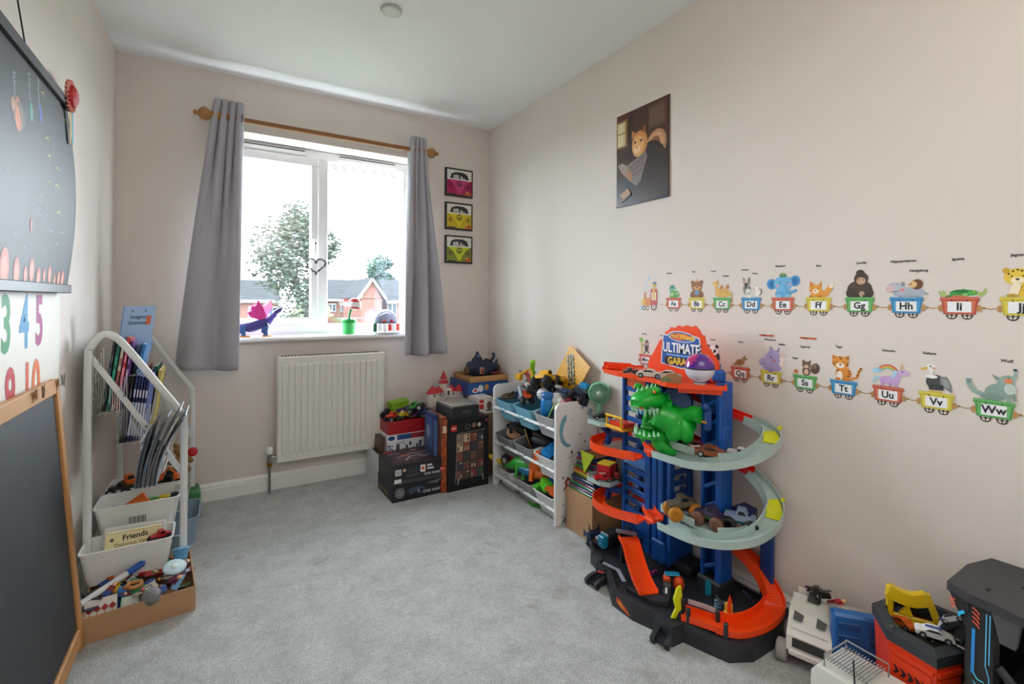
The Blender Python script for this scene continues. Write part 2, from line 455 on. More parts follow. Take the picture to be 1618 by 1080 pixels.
# ------------------------------------------------------------------ outside: ground, houses, trees, eaves
g = struct(B().box((10, 70, -3.7), (160, 130, .2)).build('ground', omat('#464c38', .3, .8)))
BRICK = omat('#4a3632', .2, 6); TILE = omat('#27292b', .15, 3); OUTW = omat('#6c6d6f'); DARKW = omat('#2c3236')
def house(label, x0, x1, y0, y1, eave, ridge, ax, wins=(), gable=True, name='house'):
    h = thing(name, label, 'house', (0, 0, 0)); g0 = -3.6
    B().box(((x0 + x1) / 2, (y0 + y1) / 2, (g0 + eave) / 2), (x1 - x0, y1 - y0, eave - g0)).build('walls', BRICK, h)
    b = B()
    o = .35
    if ax == 'x':
        ym = (y0 + y1) / 2
        P = [(y0 - o, eave - .12), (y0 - o, eave), (ym, ridge), (y1 + o, eave), (y1 + o, eave - .12)]
        b.prism([(p[0], p[1]) for p in P], (x0 - .15, 0, 0), (0, 1, 0), (0, 0, 1), 0, x1 - x0 + .3)
        B().box(((x0 + x1) / 2, y0 - o - .03, eave - .09), (x1 - x0 + .3, .08, .22)).build('gutter', OUTW, h)
        nrow = 11
        for k in range(nrow):
            t0 = k / nrow
            z0 = eave + (ridge - eave) * t0; yy = y0 - o + (ym - y0 + o) * t0
            b.box(((x0 + x1) / 2, yy + .05, z0 + .05), (x1 - x0 + .3, .05, .06))
    else:
        xm = (x0 + x1) / 2
        P = [(x0 - o, eave - .05), (xm, ridge), (x1 + o, eave - .05), (x1 + o, eave + .1), (xm, ridge + .16), (x0 - o, eave + .1)]
        b.prism(P, (0, y0 - .2, 0), (1, 0, 0), (0, 0, 1), -(y1 - y0 + .4), 0)
        B().prism([(x0, eave - .05), (xm, ridge - .02), (x1, eave - .05)], (0, y0, 0), (1, 0, 0), (0, 0, 1), -.2, 0).build('gable', BRICK, h)
        bb = B()
        for a, c in (((x0 - o, eave - .05), (xm, ridge)), ((xm, ridge), (x1 + o, eave - .05))):
            L, Q = strip([a, c], .22)
            bb.prism([L[0], L[1], Q[1], Q[0]], (0, y0 - .22, 0), (1, 0, 0), (0, 0, 1), 0, .06)
        bb.build('bargeboard', OUTW, h)
    b.build('roof', TILE, h)
    for (wx, wz, ww, wh) in wins:
        f = B().box((wx, y0 - .03, wz), (ww, .1, wh)).build('window', OUTW, h)
        n = 2
        for k in range(n):
            pw = ww / n - .12
            B().box((wx - ww / 2 + ww * (k + .5) / n, y0 - .1, wz), (pw, .04, wh - .2)).build('pane', DARKW, f)
    return h
house('long grey-roofed brick house seen through the left window pane', -4, 4.1, 45, 50, 1.0, 2.78, 'x', [(2.35, -.0, 1.0, .95), (.3, 0, 1, .95), (3.7, 0, .7, .95)])
house('brick house with white-edged gable at the right of the window', 10.9, 12.8, 44.6, 52, 1.2, 3.0, 'y', [])
house('wide tiled brick house wing beside the white-edged gable', 13.5, 18.5, 45.4, 50, 1.0, 3.1, 'x', [(14.0, .05, .9, 1.5), (15.2, .05, .9, 1.5)])
house('brick house with grey hipped roof left of the gable', 8.4, 13.1, 55, 60, 1.1, 3.4, 'x', [(10.3, .2, .8, .9), (11.6, .2, .8, .9)])
def leafy(name, label, c, rad, n, lf, cols, trunk, seed, cat='tree'):
    r = random.Random(seed)
    t = thing(name, label, cat, trunk[0])
    o = Vector(trunk[0])
    b = B()
    ms = [omat(h) for h in cols]
    blobs = []
    for k in range(14):
        a = r.uniform(0, 2 * PI); q = r.uniform(.15, .75); zz = r.uniform(-.75, .8)
        s_ = math.sqrt(max(.05, 1 - zz * zz))
        blobs.append((Vector((math.cos(a) * q * rad[0] * s_, math.sin(a) * q * rad[1] * s_, zz * rad[2])), r.uniform(.28, .5)))
    for k in range(n):
        p, q = r.choice(blobs)
        d = Vector((r.gauss(0, 1), r.gauss(0, 1), r.gauss(0, 1))).normalized() * q * min(rad) * 1.1 * r.uniform(.55, 1.15)
        e = Vector(c) - o + p + d
        u = Vector((r.gauss(0, 1), r.gauss(0, 1), r.gauss(0, 1))).normalized(); s_, v_, _ = frame(u)
        b.use(r.choice(ms)); z = lf * r.uniform(.6, 1.3)
        b.add([e - s_ * z, e + v_ * z * .45, e + s_ * z, e - v_ * z * .45], [(0, 1, 2, 3)])
    f = b.build('foliage', None, t); f['kind'] = 'stuff'
    tb = B()
    for (pts, r0, r1) in trunk[1]:
        p = smooth([Vector(q) - o for q in pts], 4); N = len(p)
        tb.tube(p, [r0 + (r1 - r0) * i / (N - 1) for i in range(N)], 7)
    tb.build('trunk', omat('#2b2825'), t)
    return t
leafy('garden_tree', 'tall loose grey-green tree close outside the left window pane', (1.8, 14, 2.1), (1.2, 1.1, 1.55), 9500, .062, ['#252c27', '#2e3531', '#20271f', '#383e39', '#2c312b'],
      ((2.0, 14, -3.6), [([(2.15, 14, -3.6), (2.05, 14, .3), (1.7, 14, 1.5), (1.5, 14, 2.4)], .12, .04), ([(2.3, 14, -3.6), (2.25, 14, .8), (2.35, 14, 2.4)], .09, .03), ([(1.95, 14, .6), (2.15, 13.9, 1.8), (2.5, 13.9, 2.6)], .06, .02), ([(1.75, 14, 1.4), (1.2, 14, 2.2)], .04, .015)]), 3)
leafy('round_tree', 'round dense blue-green tree behind the tiled roof', (19.8, 70, 4.6), (2.6, 2.4, 2.6), 4200, .26, ['#283633', '#2f3e3a', '#23302d', '#364843'],
      ((19.8, 70, -3.6), [([(19.8, 70, -3.6), (19.8, 70, 4)], .3, .15)]), 5)
leafy('bare_tree', 'pale thin tree between the two right houses', (15.6, 66, 3.2), (1.8, 1.6, 1.6), 900, .16, ['#565450', '#5e5a54', '#50524c'],
      ((15.6, 66, -3.6), [([(15.6, 66, -3.6), (15.5, 66, 2), (15.2, 66, 4.2)], .16, .03), ([(15.5, 66, 1.5), (16.1, 66, 3.9)], .09, .03)]), 8)
leafy('spiky_shrub', 'yellow-green spiky shrub below the tall tree', (2.9, 20, .35), (.75, .6, .8), 900, .12, ['#5a6442', '#646c4c', '#4f5a38', '#77745a'],
      ((2.9, 20, -3.6), [([(2.9, 20, -3.6), (2.9, 20, .3)], .07, .04)]), 11, 'shrub')
leafy('hedge', 'low green hedge at the foot of the right houses', (10.5, 40, -1.6), (2.6, .8, .9), 1200, .12, ['#4c5640', '#58614c', '#434d38'],
      ((10.5, 40, -3.6), [([(10.5, 40, -3.6), (10.5, 40, -1.6)], .05, .04)]), 12, 'hedge')
ev = thing('eaves_soffit', 'white roof soffit with rows of vent slots outside the window', 'soffit', (0, 0, 0))
SOF = omat('#a8aaac')
B().box((.57, 3.66, 2.135), (3.2, .46, .02)).build('board', SOF, ev)
B().box((.57, 3.90, 2.19), (3.2, .02, .16)).build('fascia', SOF, ev)
ss = None
for k in range(26):
    for j in range(2):
        lx = -.42 + k * .075 + j * .022; ly = 3.74 + j * .07
        if ss is None: ss = B().box((0, 0, 0), (.045, .022, .004)).build('vent_slot', omat('#3a3c3e'), ev, (lx, ly, 2.1245))
        else: share(ss, 'vent_slot', ev, (lx, ly, 2.1245))
# ------------------------------------------------------------------ curtain pole, curtains, radiator
WOOD = mat('#8f5c30', .4, 0, .18, .05, 40, stretch=(.15, 1, 1)); WOOD2 = mat('#a87842', .45, 0, .15, 0, 60)
pole = thing('curtain_pole', 'turned wooden curtain pole with knob finials above the window', 'curtain pole', (.55, 3.05, 2.118))
B().cyl((-.56, 0, 0), (.58, 0, 0), .0145, n=18).build('rod', WOOD, pole)
FIN = [(.015, 0), (.024, .002), (.026, .012), (.024, .022), (.027, .03), (.025, .04), (.019, .045), (.026, .054), (.034, .068), (.035, .08), (.028, .094), (.016, .102), (.010, .108), (.014, .114), (.014, .121), (.004, .126)]
f1 = B().lathe(FIN, (0, 0, 0), (-1, 0, 0), 22).build('finial', WOOD2, pole, (-.56, 0, 0))
f2 = B().lathe(FIN, (0, 0, 0), (1, 0, 0), 22).build('finial', WOOD2, pole, (.58, 0, 0))
for bx in (-.53, .555):
    B().box((bx, .11, 0), (.03, .02, .10), b=.006).tube([(bx, .11, -.01), (bx, .05, -.02), (bx, 0, -.022)], .010).lathe([(.018, 0), (.024, .004), (.024, .018), (.018, .022)], (bx - .011, 0, 0), (1, 0, 0), 18).build('bracket', WOOD, pole)
CURT = mat('#adabb4', .85, 0, .05, .15, 900, sheen=.2, name='grey_curtain_cloth')
def curtain(label, tx0, tx1, bx0, bx1, zt, zb, folds, phase, wide):
    t = thing('curtain', label, 'curtain', ((tx0 + tx1) / 2, 3.05, zb))
    o = t.location.copy()
    NU, NV = folds * 14, 44
    def fn(u, v):
        # v 0 = hem, 1 = heading; gathers at the heading open into a few broad folds at the hem
        e = (1 - v)
        sp = e ** .9
        x0 = tx0 + (bx0 - tx0) * sp; x1 = tx1 + (bx1 - tx1) * sp
        x = x0 + (x1 - x0) * u
        g = max(0, 1 - e * 1.15) ** 1.5
        ph = 2 * PI * folds * u + phase
        ph2 = 2 * PI * wide * (u + .06 * math.sin(2.2 * v + phase)) + phase * 1.7
        y = 3.05 + .030 * g * math.sin(ph) + (.018 + .034 * e) * (1 - g) * math.sin(ph2) * (1 - .5 * u * (phase < 1)) - .025 * e
        x += .010 * math.cos(ph) * g + .012 * (1 - g) * math.cos(ph2)
        z = zb + (zt - zb) * v + .008 * e * math.sin(u * 5 + phase)
        return (x - o.x, y - o.y, z - o.z)
    B().grid(fn, NU, NV).build('drape', CURT, t, solid=.002)
    for k in range(folds * 2):
        u = (k + .5) / (folds * 2)
        if k in (0, folds * 2 - 1):
            p = fn(u, .955)
            B().lathe([(.019, 0), (.026, .001), (.027, .004), (.019, .005)], (p[0], p[1], 2.118 - o.z), (1, .3, 0), 16).build('eyelet', mat('#c9c9c9', .3, 1), t)
    return t
curtain('long grey curtain drawn to the left of the window', -.045, .095, -.215, .075, 2.205, .745, 4, .6, 1.6)
curtain('grey curtain drawn to the right of the window beside the van plaques', 1.06, 1.165, 1.005, 1.295, 2.20, .765, 4, 2.2, 2.2)

RADM = mat('#dfddd4', .4, name='radiator_enamel')
rad = thing('radiator', 'cream ribbed panel radiator below the window', 'radiator', (.587, 3.17, .18))
RW, RH, RY = .622, .612, -.115
B().box((0, RY + .012, RH / 2), (RW, .02, RH), b=.006).build('front_panel', RADM, rad)
B().box((0, -.045, RH / 2), (RW, .02, RH), b=.006).build('rear_panel', RADM, rad)
for sx in (-1, 1): B().box((sx * (RW / 2 - .004), -.072, RH / 2), (.006, .066, RH), b=.001).build('side_cover', RADM, rad)
B().box((0, -.072, RH - .004), (RW - .02, .05, .004)).build('top_grille', RADM, rad)
gs = None
for k in range(34):
    gx = -RW / 2 + .03 + k * (RW - .06) / 33
    if gs is None: gs = B().box((0, 0, 0), (.009, .04, .004)).build('grille_slot', mat('#5b5952', .7), rad, (gx, -.072, RH))
    else: share(gs, 'grille_slot', rad, (gx, -.072, RH))
b = B()
fz0, fz1 = .055, RH - .055
secs = [(-.0135, 0), (-.010, -.006), (.010, -.006), (.0135, 0)]
vs = [(x, y * (0 if j in (0, 3) else 1), z) for j, z in enumerate((fz0 - .012, fz0, fz1, fz1 + .012)) for x, y in [(q[0] * (1 if j in (1, 2) else .75), q[1]) for q in secs]]
fl = B().add(vs, [(j * 4 + k, j * 4 + k + 1, j * 4 + k + 5, j * 4 + k + 4) for j in range(3) for k in range(3)]).build('rib', RADM, rad, (0, 0, 0))
N = 17
for k in range(N):
    x = -RW / 2 + .037 + k * (RW - .074) / (N - 1)
    if k == 0: fl.location = (x, RY + .0015, 0)
    else: share(fl, 'rib', rad, (x, RY + .0015, 0))
B().tube([(-RW / 2, -.07, .03), (-RW / 2 - .035, -.07, .03)], .008).cyl((-RW / 2 - .035, -.07, .0), (-RW / 2 - .035, -.07, .055), .012).tube([(-RW / 2 - .035, -.07, 0), (-RW / 2 - .035, -.07, -.18)], .0075).build('valve_body', mat('#a7a49c', .25, .9), rad)
B().lathe([(.014, .05), (.0165, .053), (.0165, .085), (.013, .09)], (-RW / 2 - .035, -.07, 0)).build('valve_cap', mat('#eeeeec', .4), rad)
B().lathe([(.012, -.022), (.015, -.02), (.015, -.002), (.012, 0)], (-RW / 2 - .035, -.07, 0), n=6, sm=False).build('brass_nut', mat('#c5802c', .3, .9), rad)
B().tube([(RW / 2, -.07, .03), (RW / 2 + .03, -.07, .03), (RW / 2 + .03, -.07, -.18)], .0075).build('return_pipe', mat('#d8d6d0', .4), rad)
# ------------------------------------------------------------------ toy builders (each call makes one thing with its parts)
BLK = mat('#17181a', .5); TYRE = mat('#1d1d1f', .8); CHR = mat('#b9bcc0', .25, .9); GLASSD = mat('#14181d', .1)
def toy_car(label, loc, rz=0, L=.072, body='#c02020', glass='#14181d', wheel='#1d1d1f', kind='sport', rot=None, group=None, trim=None, name='toy_car', rim='#b9bcc0'):
    t = thing(name, label, 'toy car', loc, rot or (0, 0, rz), group)
    k = L / .072
    P = {'sport': [(-.036, .006), (-.036, .014), (-.030, .0165), (-.022, .017), (-.010, .0235), (.006, .0238), (.017, .0165), (.031, .0125), (.036, .009), (.036, .005)],
         'truck': [(-.036, .008), (-.036, .020), (-.006, .020), (-.005, .031), (.010, .031), (.017, .021), (.034, .019), (.036, .010), (.035, .007)],
         'van': [(-.036, .006), (-.036, .034), (-.032, .037), (.018, .037), (.028, .022), (.036, .019), (.036, .006)],
         'racer': [(-.036, .007), (-.036, .02), (-.03, .02), (-.028, .013), (-.010, .018), (.002, .018), (.006, .012), (.030, .008), (.036, .005), (-.03, .004)]}[kind]
    w = .0145 if kind != 'racer' else .008
    b = B().use(pls(body)).prism([(x * k, z * k) for x, z in P], (0, 0, 0), (1, 0, 0), (0, 0, 1), -w * k, w * k)
    b.build('body', None, t)
    if kind in ('sport', 'truck', 'van'):
        G = {'sport': [(-.019, .0178), (-.010, .0226), (.005, .0228), (.0135, .0178)], 'truck': [(-.004, .0215), (-.003, .029), (.009, .029), (.0145, .0215)], 'van': [(-.03, .024), (-.03, .033), (.018, .033), (.024, .024)]}[kind]
        B().prism([(x * k, z * k) for x, z in G], (0, 0, 0), (1, 0, 0), (0, 0, 1), -(w + .0004) * k, (w + .0004) * k).build('windows', pls(glass), t)
    if trim:
        B().box((-.002 * k, 0, {'sport': .0242, 'truck': .0315, 'van': .0375, 'racer': .019}[kind] * k), (.03 * k, .008 * k, .0012 * k)).build('stripe', pls(trim), t)
    if kind == 'racer':
        B().box((-.032 * k, 0, .024 * k), (.008 * k, .03 * k, .002 * k)).build('rear_wing', pls(trim or body), t)
        B().box((.034 * k, 0, .006 * k), (.006 * k, .03 * k, .002 * k)).build('front_wing', pls(trim or body), t)
    wr = .0072 * k
    for sx in (-.023, .023):
        for sy in (-1, 1):
            wb = B().use(mat(wheel, .8)).cyl((sx * k, sy * (w - .001 + (.004 if kind == 'racer' else 0)) * k, wr), (sx * k, sy * (w + .004 + (.004 if kind == 'racer' else -.002)) * k, wr), wr, n=10)
            wb.use(mat(rim, .3, .6)).cyl((sx * k, sy * (w + .0005) * k, wr), (sx * k, sy * (w + (.0085 if kind == 'racer' else .0024)) * k, wr), wr * .55, n=8)
            wb.build('wheel', None, t)
    return t
def monster(label, loc, rz=0, L=.09, body='#3a7a30', rim='#b9bcc0', tyre='#1d1d1f', acc='#202020', rot=None, group=None):
    t = thing('monster_truck', label, 'toy truck', loc, rot or (0, 0, rz), group); k = L / .09
    P = [(-.042, .034), (-.042, .046), (-.012, .048), (-.008, .064), (.012, .064), (.020, .049), (.040, .045), (.042, .034)]
    B().prism([(x * k, z * k) for x, z in P], (0, 0, 0), (1, 0, 0), (0, 0, 1), -.018 * k, .018 * k).build('body', pls(body), t)
    B().prism([(x * k, z * k) for x, z in [(-.006, .051), (-.004, .062), (.011, .062), (.016, .051)]], (0, 0, 0), (1, 0, 0), (0, 0, 1), -.0185 * k, .0185 * k).build('windows', GLASSD, t)
    B().box((0, 0, .028 * k), (.06 * k, .016 * k, .008 * k)).tube([(-.03 * k, -.02 * k, .022 * k), (-.01 * k, 0, .03 * k), (-.03 * k, .02 * k, .022 * k)], .002 * k, 6).tube([(.03 * k, -.02 * k, .022 * k), (.01 * k, 0, .03 * k), (.03 * k, .02 * k, .022 * k)], .002 * k, 6).build('chassis', pls(acc), t)
    for sx in (-.03, .03):
        for sy in (-1, 1):
            B().use(mat(tyre, .7)).lathe([(.012 * k, 0), (.019 * k, .001 * k), (.0215 * k, .005 * k), (.0215 * k, .014 * k), (.019 * k, .018 * k), (.011 * k, .018 * k)], (sx * k, sy * .014 * k, .0215 * k), (0, sy, 0), 14).use(mat(rim, .3, .6)).cyl((sx * k, sy * .016 * k, .0215 * k), (sx * k, sy * .0325 * k, .0215 * k), .011 * k, n=10).build('wheel', None, t)
    return t
def digger(label, loc, rz=0, s=1.0, col='#e07a1c', rot=None, group=None):
    t = thing('toy_digger', label, 'toy digger', loc, rot or (0, 0, rz), group, s)
    B().box((-.01, 0, .035), (.06, .034, .02), b=.003).box((-.02, .0, .052), (.026, .028, .026), b=.003).build('cab', pls(col), t)
    B().box((-.018, 0, .055), (.02, .030, .014)).build('windows', GLASSD, t)
    for sy in (-1, 1):
        B().box((-.01, sy * .02, .012), (.074, .012, .024), b=.010).build('track', TYRE, t)
    B().box((0, 0, .02), (.06, .03, .008)).build('chassis', BLK, t)
    B().tube([(.015, 0, .042), (.045, 0, .075), (.072, 0, .05)], .005, 6).build('arm', pls(col), t)
    B().prism([(.066, .052), (.084, .048), (.082, .03), (.066, .03)], (0, 0, 0), (1, 0, 0), (0, 0, 1), -.012, .012).build('bucket', pls(col), t)
    return t
def dinosaur(label, loc, rot=(0, 0, 0), s=1.0, col='#e0761f', belly='#efb060', group=None):
    t = thing('toy_dinosaur', label, 'toy dinosaur', loc, rot, group, s)
    p = smooth([(-.09, 0, .02), (-.055, 0, .03), (-.02, 0, .045), (.02, 0, .05), (.05, 0, .065), (.072, 0, .078)], 5)
    n = len(p)
    rr = [.004 + .021 * math.sin(PI * min(1, i / (n - 1) * 1.02)) ** 1.2 + .004 * (i / n) for i in range(n)]
    B().tube(p, rr, 10).build('body', pls(col), t)
    B().sph((.078, 0, .08), (.022, .014, .013), rot=(0, 12, 0)).box((.09, 0, .07), (.026, .016, .006), (0, 18, 0), b=.002).build('head', pls(col), t)
    B().sph((.01, 0, .033), (.03, .014, .016)).build('belly', pls(belly), t)
    for x in (-.015, .022):
        for sy in (-1, 1):
            B().tube([(x, sy * .012, .045), (x + .006, sy * .02, .022), (x, sy * .02, .003)], [.010, .007, .006], 7).box((x + .004, sy * .02, .002), (.018, .012, .004), b=.001).build('leg', pls(col), t)
    return t
def toy_brick(label, loc, rot=(0, 0, 0), col='#d02a26', nx=4, ny=2, h=.02, u=.016, group=None, name='toy_brick'):
    t = thing(name, label, 'toy brick', loc, rot, group)
    B().box((0, 0, h / 2), (nx * u, ny * u, h), b=.0008).build('body', pls(col), t)
    b = B()
    for i in range(nx):
        for j in range(ny):
            x, y = (i - (nx - 1) / 2) * u, (j - (ny - 1) / 2) * u
            b.cyl((x, y, h), (x, y, h + .004), u * .31, n=8)
    o = b.build('studs', pls(col), t); o['kind'] = 'stuff'
    return t
def robot(label, loc, rot=(0, 0, 0), s=1.0, c1='#c02020', c2='#e8b020', c3='#30343a', group=None):
    t = thing('toy_robot', label, 'toy robot', loc, rot, group, s)
    B().prism([(-.02, .045), (.02, .045), (.026, .078), (.014, .088), (-.014, .088), (-.026, .078)], (0, 0, 0), (1, 0, 0), (0, 0, 1), -.012, .012).build('torso', pls(c1), t)
    B().box((0, 0, .098), (.016, .016, .018), b=.003).box((0, -.009, .1), (.011, .003, .004)).build('head', pls(c2), t)
    for sx in (-1, 1):
        B().sph((sx * .03, 0, .078), .009, 8, 6).box((sx * .033, 0, .056), (.011, .012, .036), b=.002).box((sx * .034, -.005, .034), (.012, .016, .012), b=.003).build('arm', pls(c2), t)
        B().box((sx * .011, 0, .03), (.014, .015, .034), b=.002).box((sx * .012, -.004, .007), (.018, .028, .014), b=.003).build('leg', pls(c3), t)
    return t
def block(label, loc, rot=(0, 0, 0), d=(.04, .02, .02), col='#d02a26', name='toy_block', group=None, cat='toy block'):
    """bevelled building block with a recessed end"""
    t = thing(name, label, cat, loc, rot, group)
    x, y, z = d
    B().box((0, 0, z / 2), d, b=min(d) * .14).build('body', pls(col), t)
    B().lathe([(min(x, y) * .28, 0), (min(x, y) * .28, .003), (min(x, y) * .2, .0035)], (0, 0, z), n=10).build('peg', pls(col), t)
    return t
def ballt(label, loc, r=.02, col='#d02a26', band=None, name='toy_ball', group=None, cat='ball'):
    t = thing(name, label, cat, loc, (0, 0, 0), group)
    B().sph((0, 0, r), r, 20, 14).build('shell', pls(col), t)
    B().lathe([(r * 1.0, -r * .05), (r * 1.012, -r * .04), (r * 1.012, r * .04), (r * 1.0, r * .05)], (0, 0, r), (.2, .3, 1), 22).build('band', pls(band or '#222222'), t)
    return t
def stick(label, p0, p1, r=.007, col='#2c5fb8', tip='#f0f0f0', name='marker_pen', cat='pen', group=None):
    p0, p1 = Vector(p0), Vector(p1)
    t = thing(name, label, cat, p0, (0, 0, 0), group); d = p1 - p0
    B().cyl((0, 0, 0), d * .72, r, r, 12).build('barrel', pls(col), t)
    B().cyl(d * .70, d * .96, r * 1.12, r * 1.05, 12).cyl(d * .96, d, r * .8, r * .5, 12).build('cap', pls(tip), t)
    return t
def figure(label, loc, rot=(0, 0, 0), s=1.0, shirt='#2b5fb0', legs='#333333', skin='#e2b48c', group=None):
    t = thing('toy_figure', label, 'toy figure', loc, rot, group, s)
    B().prism([(-.012, .022), (.012, .022), (.009, .042), (-.009, .042)], (0, 0, 0), (1, 0, 0), (0, 0, 1), -.006, .006).build('torso', pls(shirt), t)
    B().cyl((0, 0, .043), (0, 0, .056), .007, n=12).cyl((0, 0, .056), (0, 0, .059), .0035, n=8).build('head', pls(skin), t)
    for sx in (-1, 1):
        B().box((sx * .006, 0, .011), (.0105, .012, .022), b=.001).box((sx * .006, -.003, .002), (.0105, .018, .004)).build('leg', pls(legs), t)
        B().tube([(sx * .010, 0, .04), (sx * .016, -.002, .032), (sx * .017, -.008, .025)], .0033, 6).build('arm', pls(shirt), t)
    return t
def card(label, loc, rot=(0, 0, 0), d=(.09, .06, .002), col='#d8d4c8', art=None, name='playing_card', cat='card', group=None):
    t = thing(name, label, cat, loc, rot, group)
    B().box((0, 0, d[2] / 2), d, b=d[2] * .3).build('sheet', mat(col, .5), t)
    if art: draw('print', t, (0, 0, d[2]), (1, 0, 0), (0, 1, 0), art)
    return t
def plane(label, loc, rot=(0, 0, 0), s=1.0, col='#d8d8d8', acc='#c02020', group=None):
    t = thing('toy_plane', label, 'toy plane', loc, rot, group, s)
    B().lathe([(.002, -.05), (.008, -.04), (.011, -.01), (.011, .02), (.006, .04), (.001, .05)], (0, 0, .012), (1, 0, 0), 12).build('fuselage', pls(col), t)
    B().prism([(-.012, -.05), (.004, -.05), (.016, 0), (.004, .05), (-.012, .05), (-.006, 0)], (0, 0, .012), (1, 0, 0), (0, 1, 0), -.001, .0015).build('wing', pls(acc), t)
    B().prism([(-.05, .012), (-.036, .012), (-.044, .034), (-.052, .034)], (0, 0, 0), (1, 0, 0), (0, 0, 1), -.001, .001).build('tail_fin', pls(acc), t)
    return t
def tub(name, label, cat, loc, rz, lx, ly, h, taper, m, t=.003, lip=.006, group=None, rnd_=.02, handle=None, rot=None):
    """open tapered container with rim"""
    T = thing(name, label, cat, loc, rot or (0, 0, rz), group)
    def ring(a, b_, z, r):
        o = []
        r = min(r, a * .9, b_ * .9)
        for (cx, cy, a0) in ((a - r, b_ - r, 0), (-a + r, b_ - r, 90), (-a + r, -b_ + r, 180), (a - r, -b_ + r, 270)):
            for k in range(5):
                q = R(a0 + 22.5 * k); o.append((cx + r * math.cos(q), cy + r * math.sin(q), z))
        return o
    a1, b1 = lx / 2, ly / 2; a0, b0 = a1 * taper, b1 * taper
    rings = [ring(a0, b0, 0, rnd_), ring(a1, b1, h - lip, rnd_), ring(a1 + lip * .6, b1 + lip * .6, h - lip * .9, rnd_), ring(a1 + lip * .6, b1 + lip * .6, h, rnd_), ring(a1 - t, b1 - t, h, rnd_), ring(a0 - t, b0 - t, t, rnd_)]
    n = len(rings[0]); b = B()
    vs = [q for r_ in rings for q in r_]
    b.add(vs, [(i * n + k, i * n + (k + 1) % n, (i + 1) * n + (k + 1) % n, (i + 1) * n + k) for i in range(5) for k in range(n)], False)
    b.add(rings[0], [tuple(range(n))[::-1]]); b.add(rings[5], [tuple(range(n))])
    b.build('shell', m, T)
    return T
def carton(name, label, loc, rz, d, col, faces=None, group=None, cat='box', rough=.45, rot=None, lid=None):
    """closed printed carton; faces = {'front'|'top'|'left'|'right': shapes in metres from that face's lower left corner}"""
    t = thing(name, label, cat, loc, rot or (0, 0, rz), group)
    x, y, z = d
    B().box((0, 0, z / 2), d, b=.0015).build('carton', mat(col, rough, 0, .06, 0, 30), t)
    fr = {'front': ((-x / 2, -y / 2, 0), (1, 0, 0), (0, 0, 1)), 'top': ((-x / 2, -y / 2, z), (1, 0, 0), (0, 1, 0)), 'left': ((-x / 2, y / 2, 0), (0, -1, 0), (0, 0, 1)), 'right': ((x / 2, -y / 2, 0), (0, 1, 0), (0, 0, 1))}
    for k, sh in (faces or {}).items(): draw(k + '_print', t, *fr[k], sh, rough=.4)
    # lid flap seam
    B().box((0, -y / 2 - .0003, z - .004), (x - .004, .0008, .0012)).build('flap_seam', mat('#0e0e10' if sum(rgb(col)[:3]) < .6 else '#8a8a88', .7), t)
    return t
# ------------------------------------------------------------------ left wall: scroll poster, rosette, number poster, easel
sc_ = thing('hanging_chart', 'black solar system chart hanging on battens on the left wall', 'wall chart', (-.455, 1.80, 1.15))
def cw(x, y):   # bowed paper: x along wall, y up
    u = (x + .5) / .87; v = y / .62
    s_ = math.sin(PI * min(max(v, 0), 1))
    return x + .035 * s_ * max(u, 0) ** 4, y, .004 + .03 * s_ * max(0, u - .72) ** 2 * 12 * .35 + .006 * s_
def cf(u, v):
    a, b_, c = cw(-.5 + .87 * u, .62 * v)
    return (c, a, b_)
B().grid(cf, 70, 40).build('paper', mat('#20242c', .56, 0, .12, .05, 8), sc_, solid=.0012)
BATT = mat('#1c1f24', .45, 0, .15, .1, 50, stretch=(1, .1, 1))
B().box((.006, -.065, .625), (.022, .88, .03), b=.002).build('top_batten', BATT, sc_)
B().box((.006, -.065, .008), (.022, .88, .028), b=.002).build('bottom_batten', BATT, sc_)
B().tube([(.004, -.03, .64), (-.010, -.14, .92), (-.010, -.16, .92), (.004, -.40, .64)], .002, 6).build('cord', mat('#232327', .8), sc_)
Y0, Z0 = 1.80, 1.15
S = [('t', 'Saturn', 1.673 - Y0, 1.663 - Z0, .026, '#a9b2b8', 1, -90), ('t', 'Uranus', 1.787 - Y0, 1.70 - Z0, .026, '#a9b2b8', 1, -90), ('t', 'Neptune', 1.862 - Y0, 1.705 - Z0, .026, '#a9b2b8', 1, -90),
     ('e', 1.695 - Y0, 1.595 - Z0, .05, .035, '#4f4a46'), ('e', 1.695 - Y0, 1.595 - Z0, .028, .045, '#a8613f'), ('e', 1.69 - Y0, 1.585 - Z0, .018, .03, '#d07a4a'), ('e', 1.66 - Y0, 1.61 - Z0, .014, .018, '#b98b6a'),
     ('e', 1.793 - Y0, 1.635 - Z0, .015, .026, '#2f8f88'), ('e', 1.871 - Y0, 1.655 - Z0, .013, .026, '#2a57b0'), ('l', [(1.98 - Y0, 1.66 - Z0), (1.99 - Y0, 1.5 - Z0)], .002, '#7a4a50')]
for yy, zz in ((1.898, 1.726), (2.119, 1.719), (1.924, 1.604), (1.936, 1.555), (2.005, 1.536), (1.938, 1.477), (2.0, 1.48), (2.02, 1.40)):
    S.append(('l', [(yy - .012 - Y0, zz - .006 - Z0), (yy + .010 - Y0, zz + .002 - Z0), (yy + .016 - Y0, zz - .010 - Z0)], .006, '#9aa35a'))
for yy, rr, zz in ((1.62, .03, 1.2), (1.70, .022, 1.195), (1.765, .014, 1.19), (1.812, .02, 1.205), (1.87, .018, 1.185), (1.92, .012, 1.195), (1.97, .016, 1.2), (2.02, .010, 1.185), (2.06, .014, 1.19), (2.10, .016, 1.192)):
    S += [('e', yy - Y0, zz - Z0, rr, rr * 1.7, '#c2604f'), ('e', yy - Y0, zz - .006 - Z0, rr * .7, rr * 1.2, '#db8a72')]
S += [('e', 1.793 - Y0, 1.326 - Z0, .008, .02, '#b5625a')]
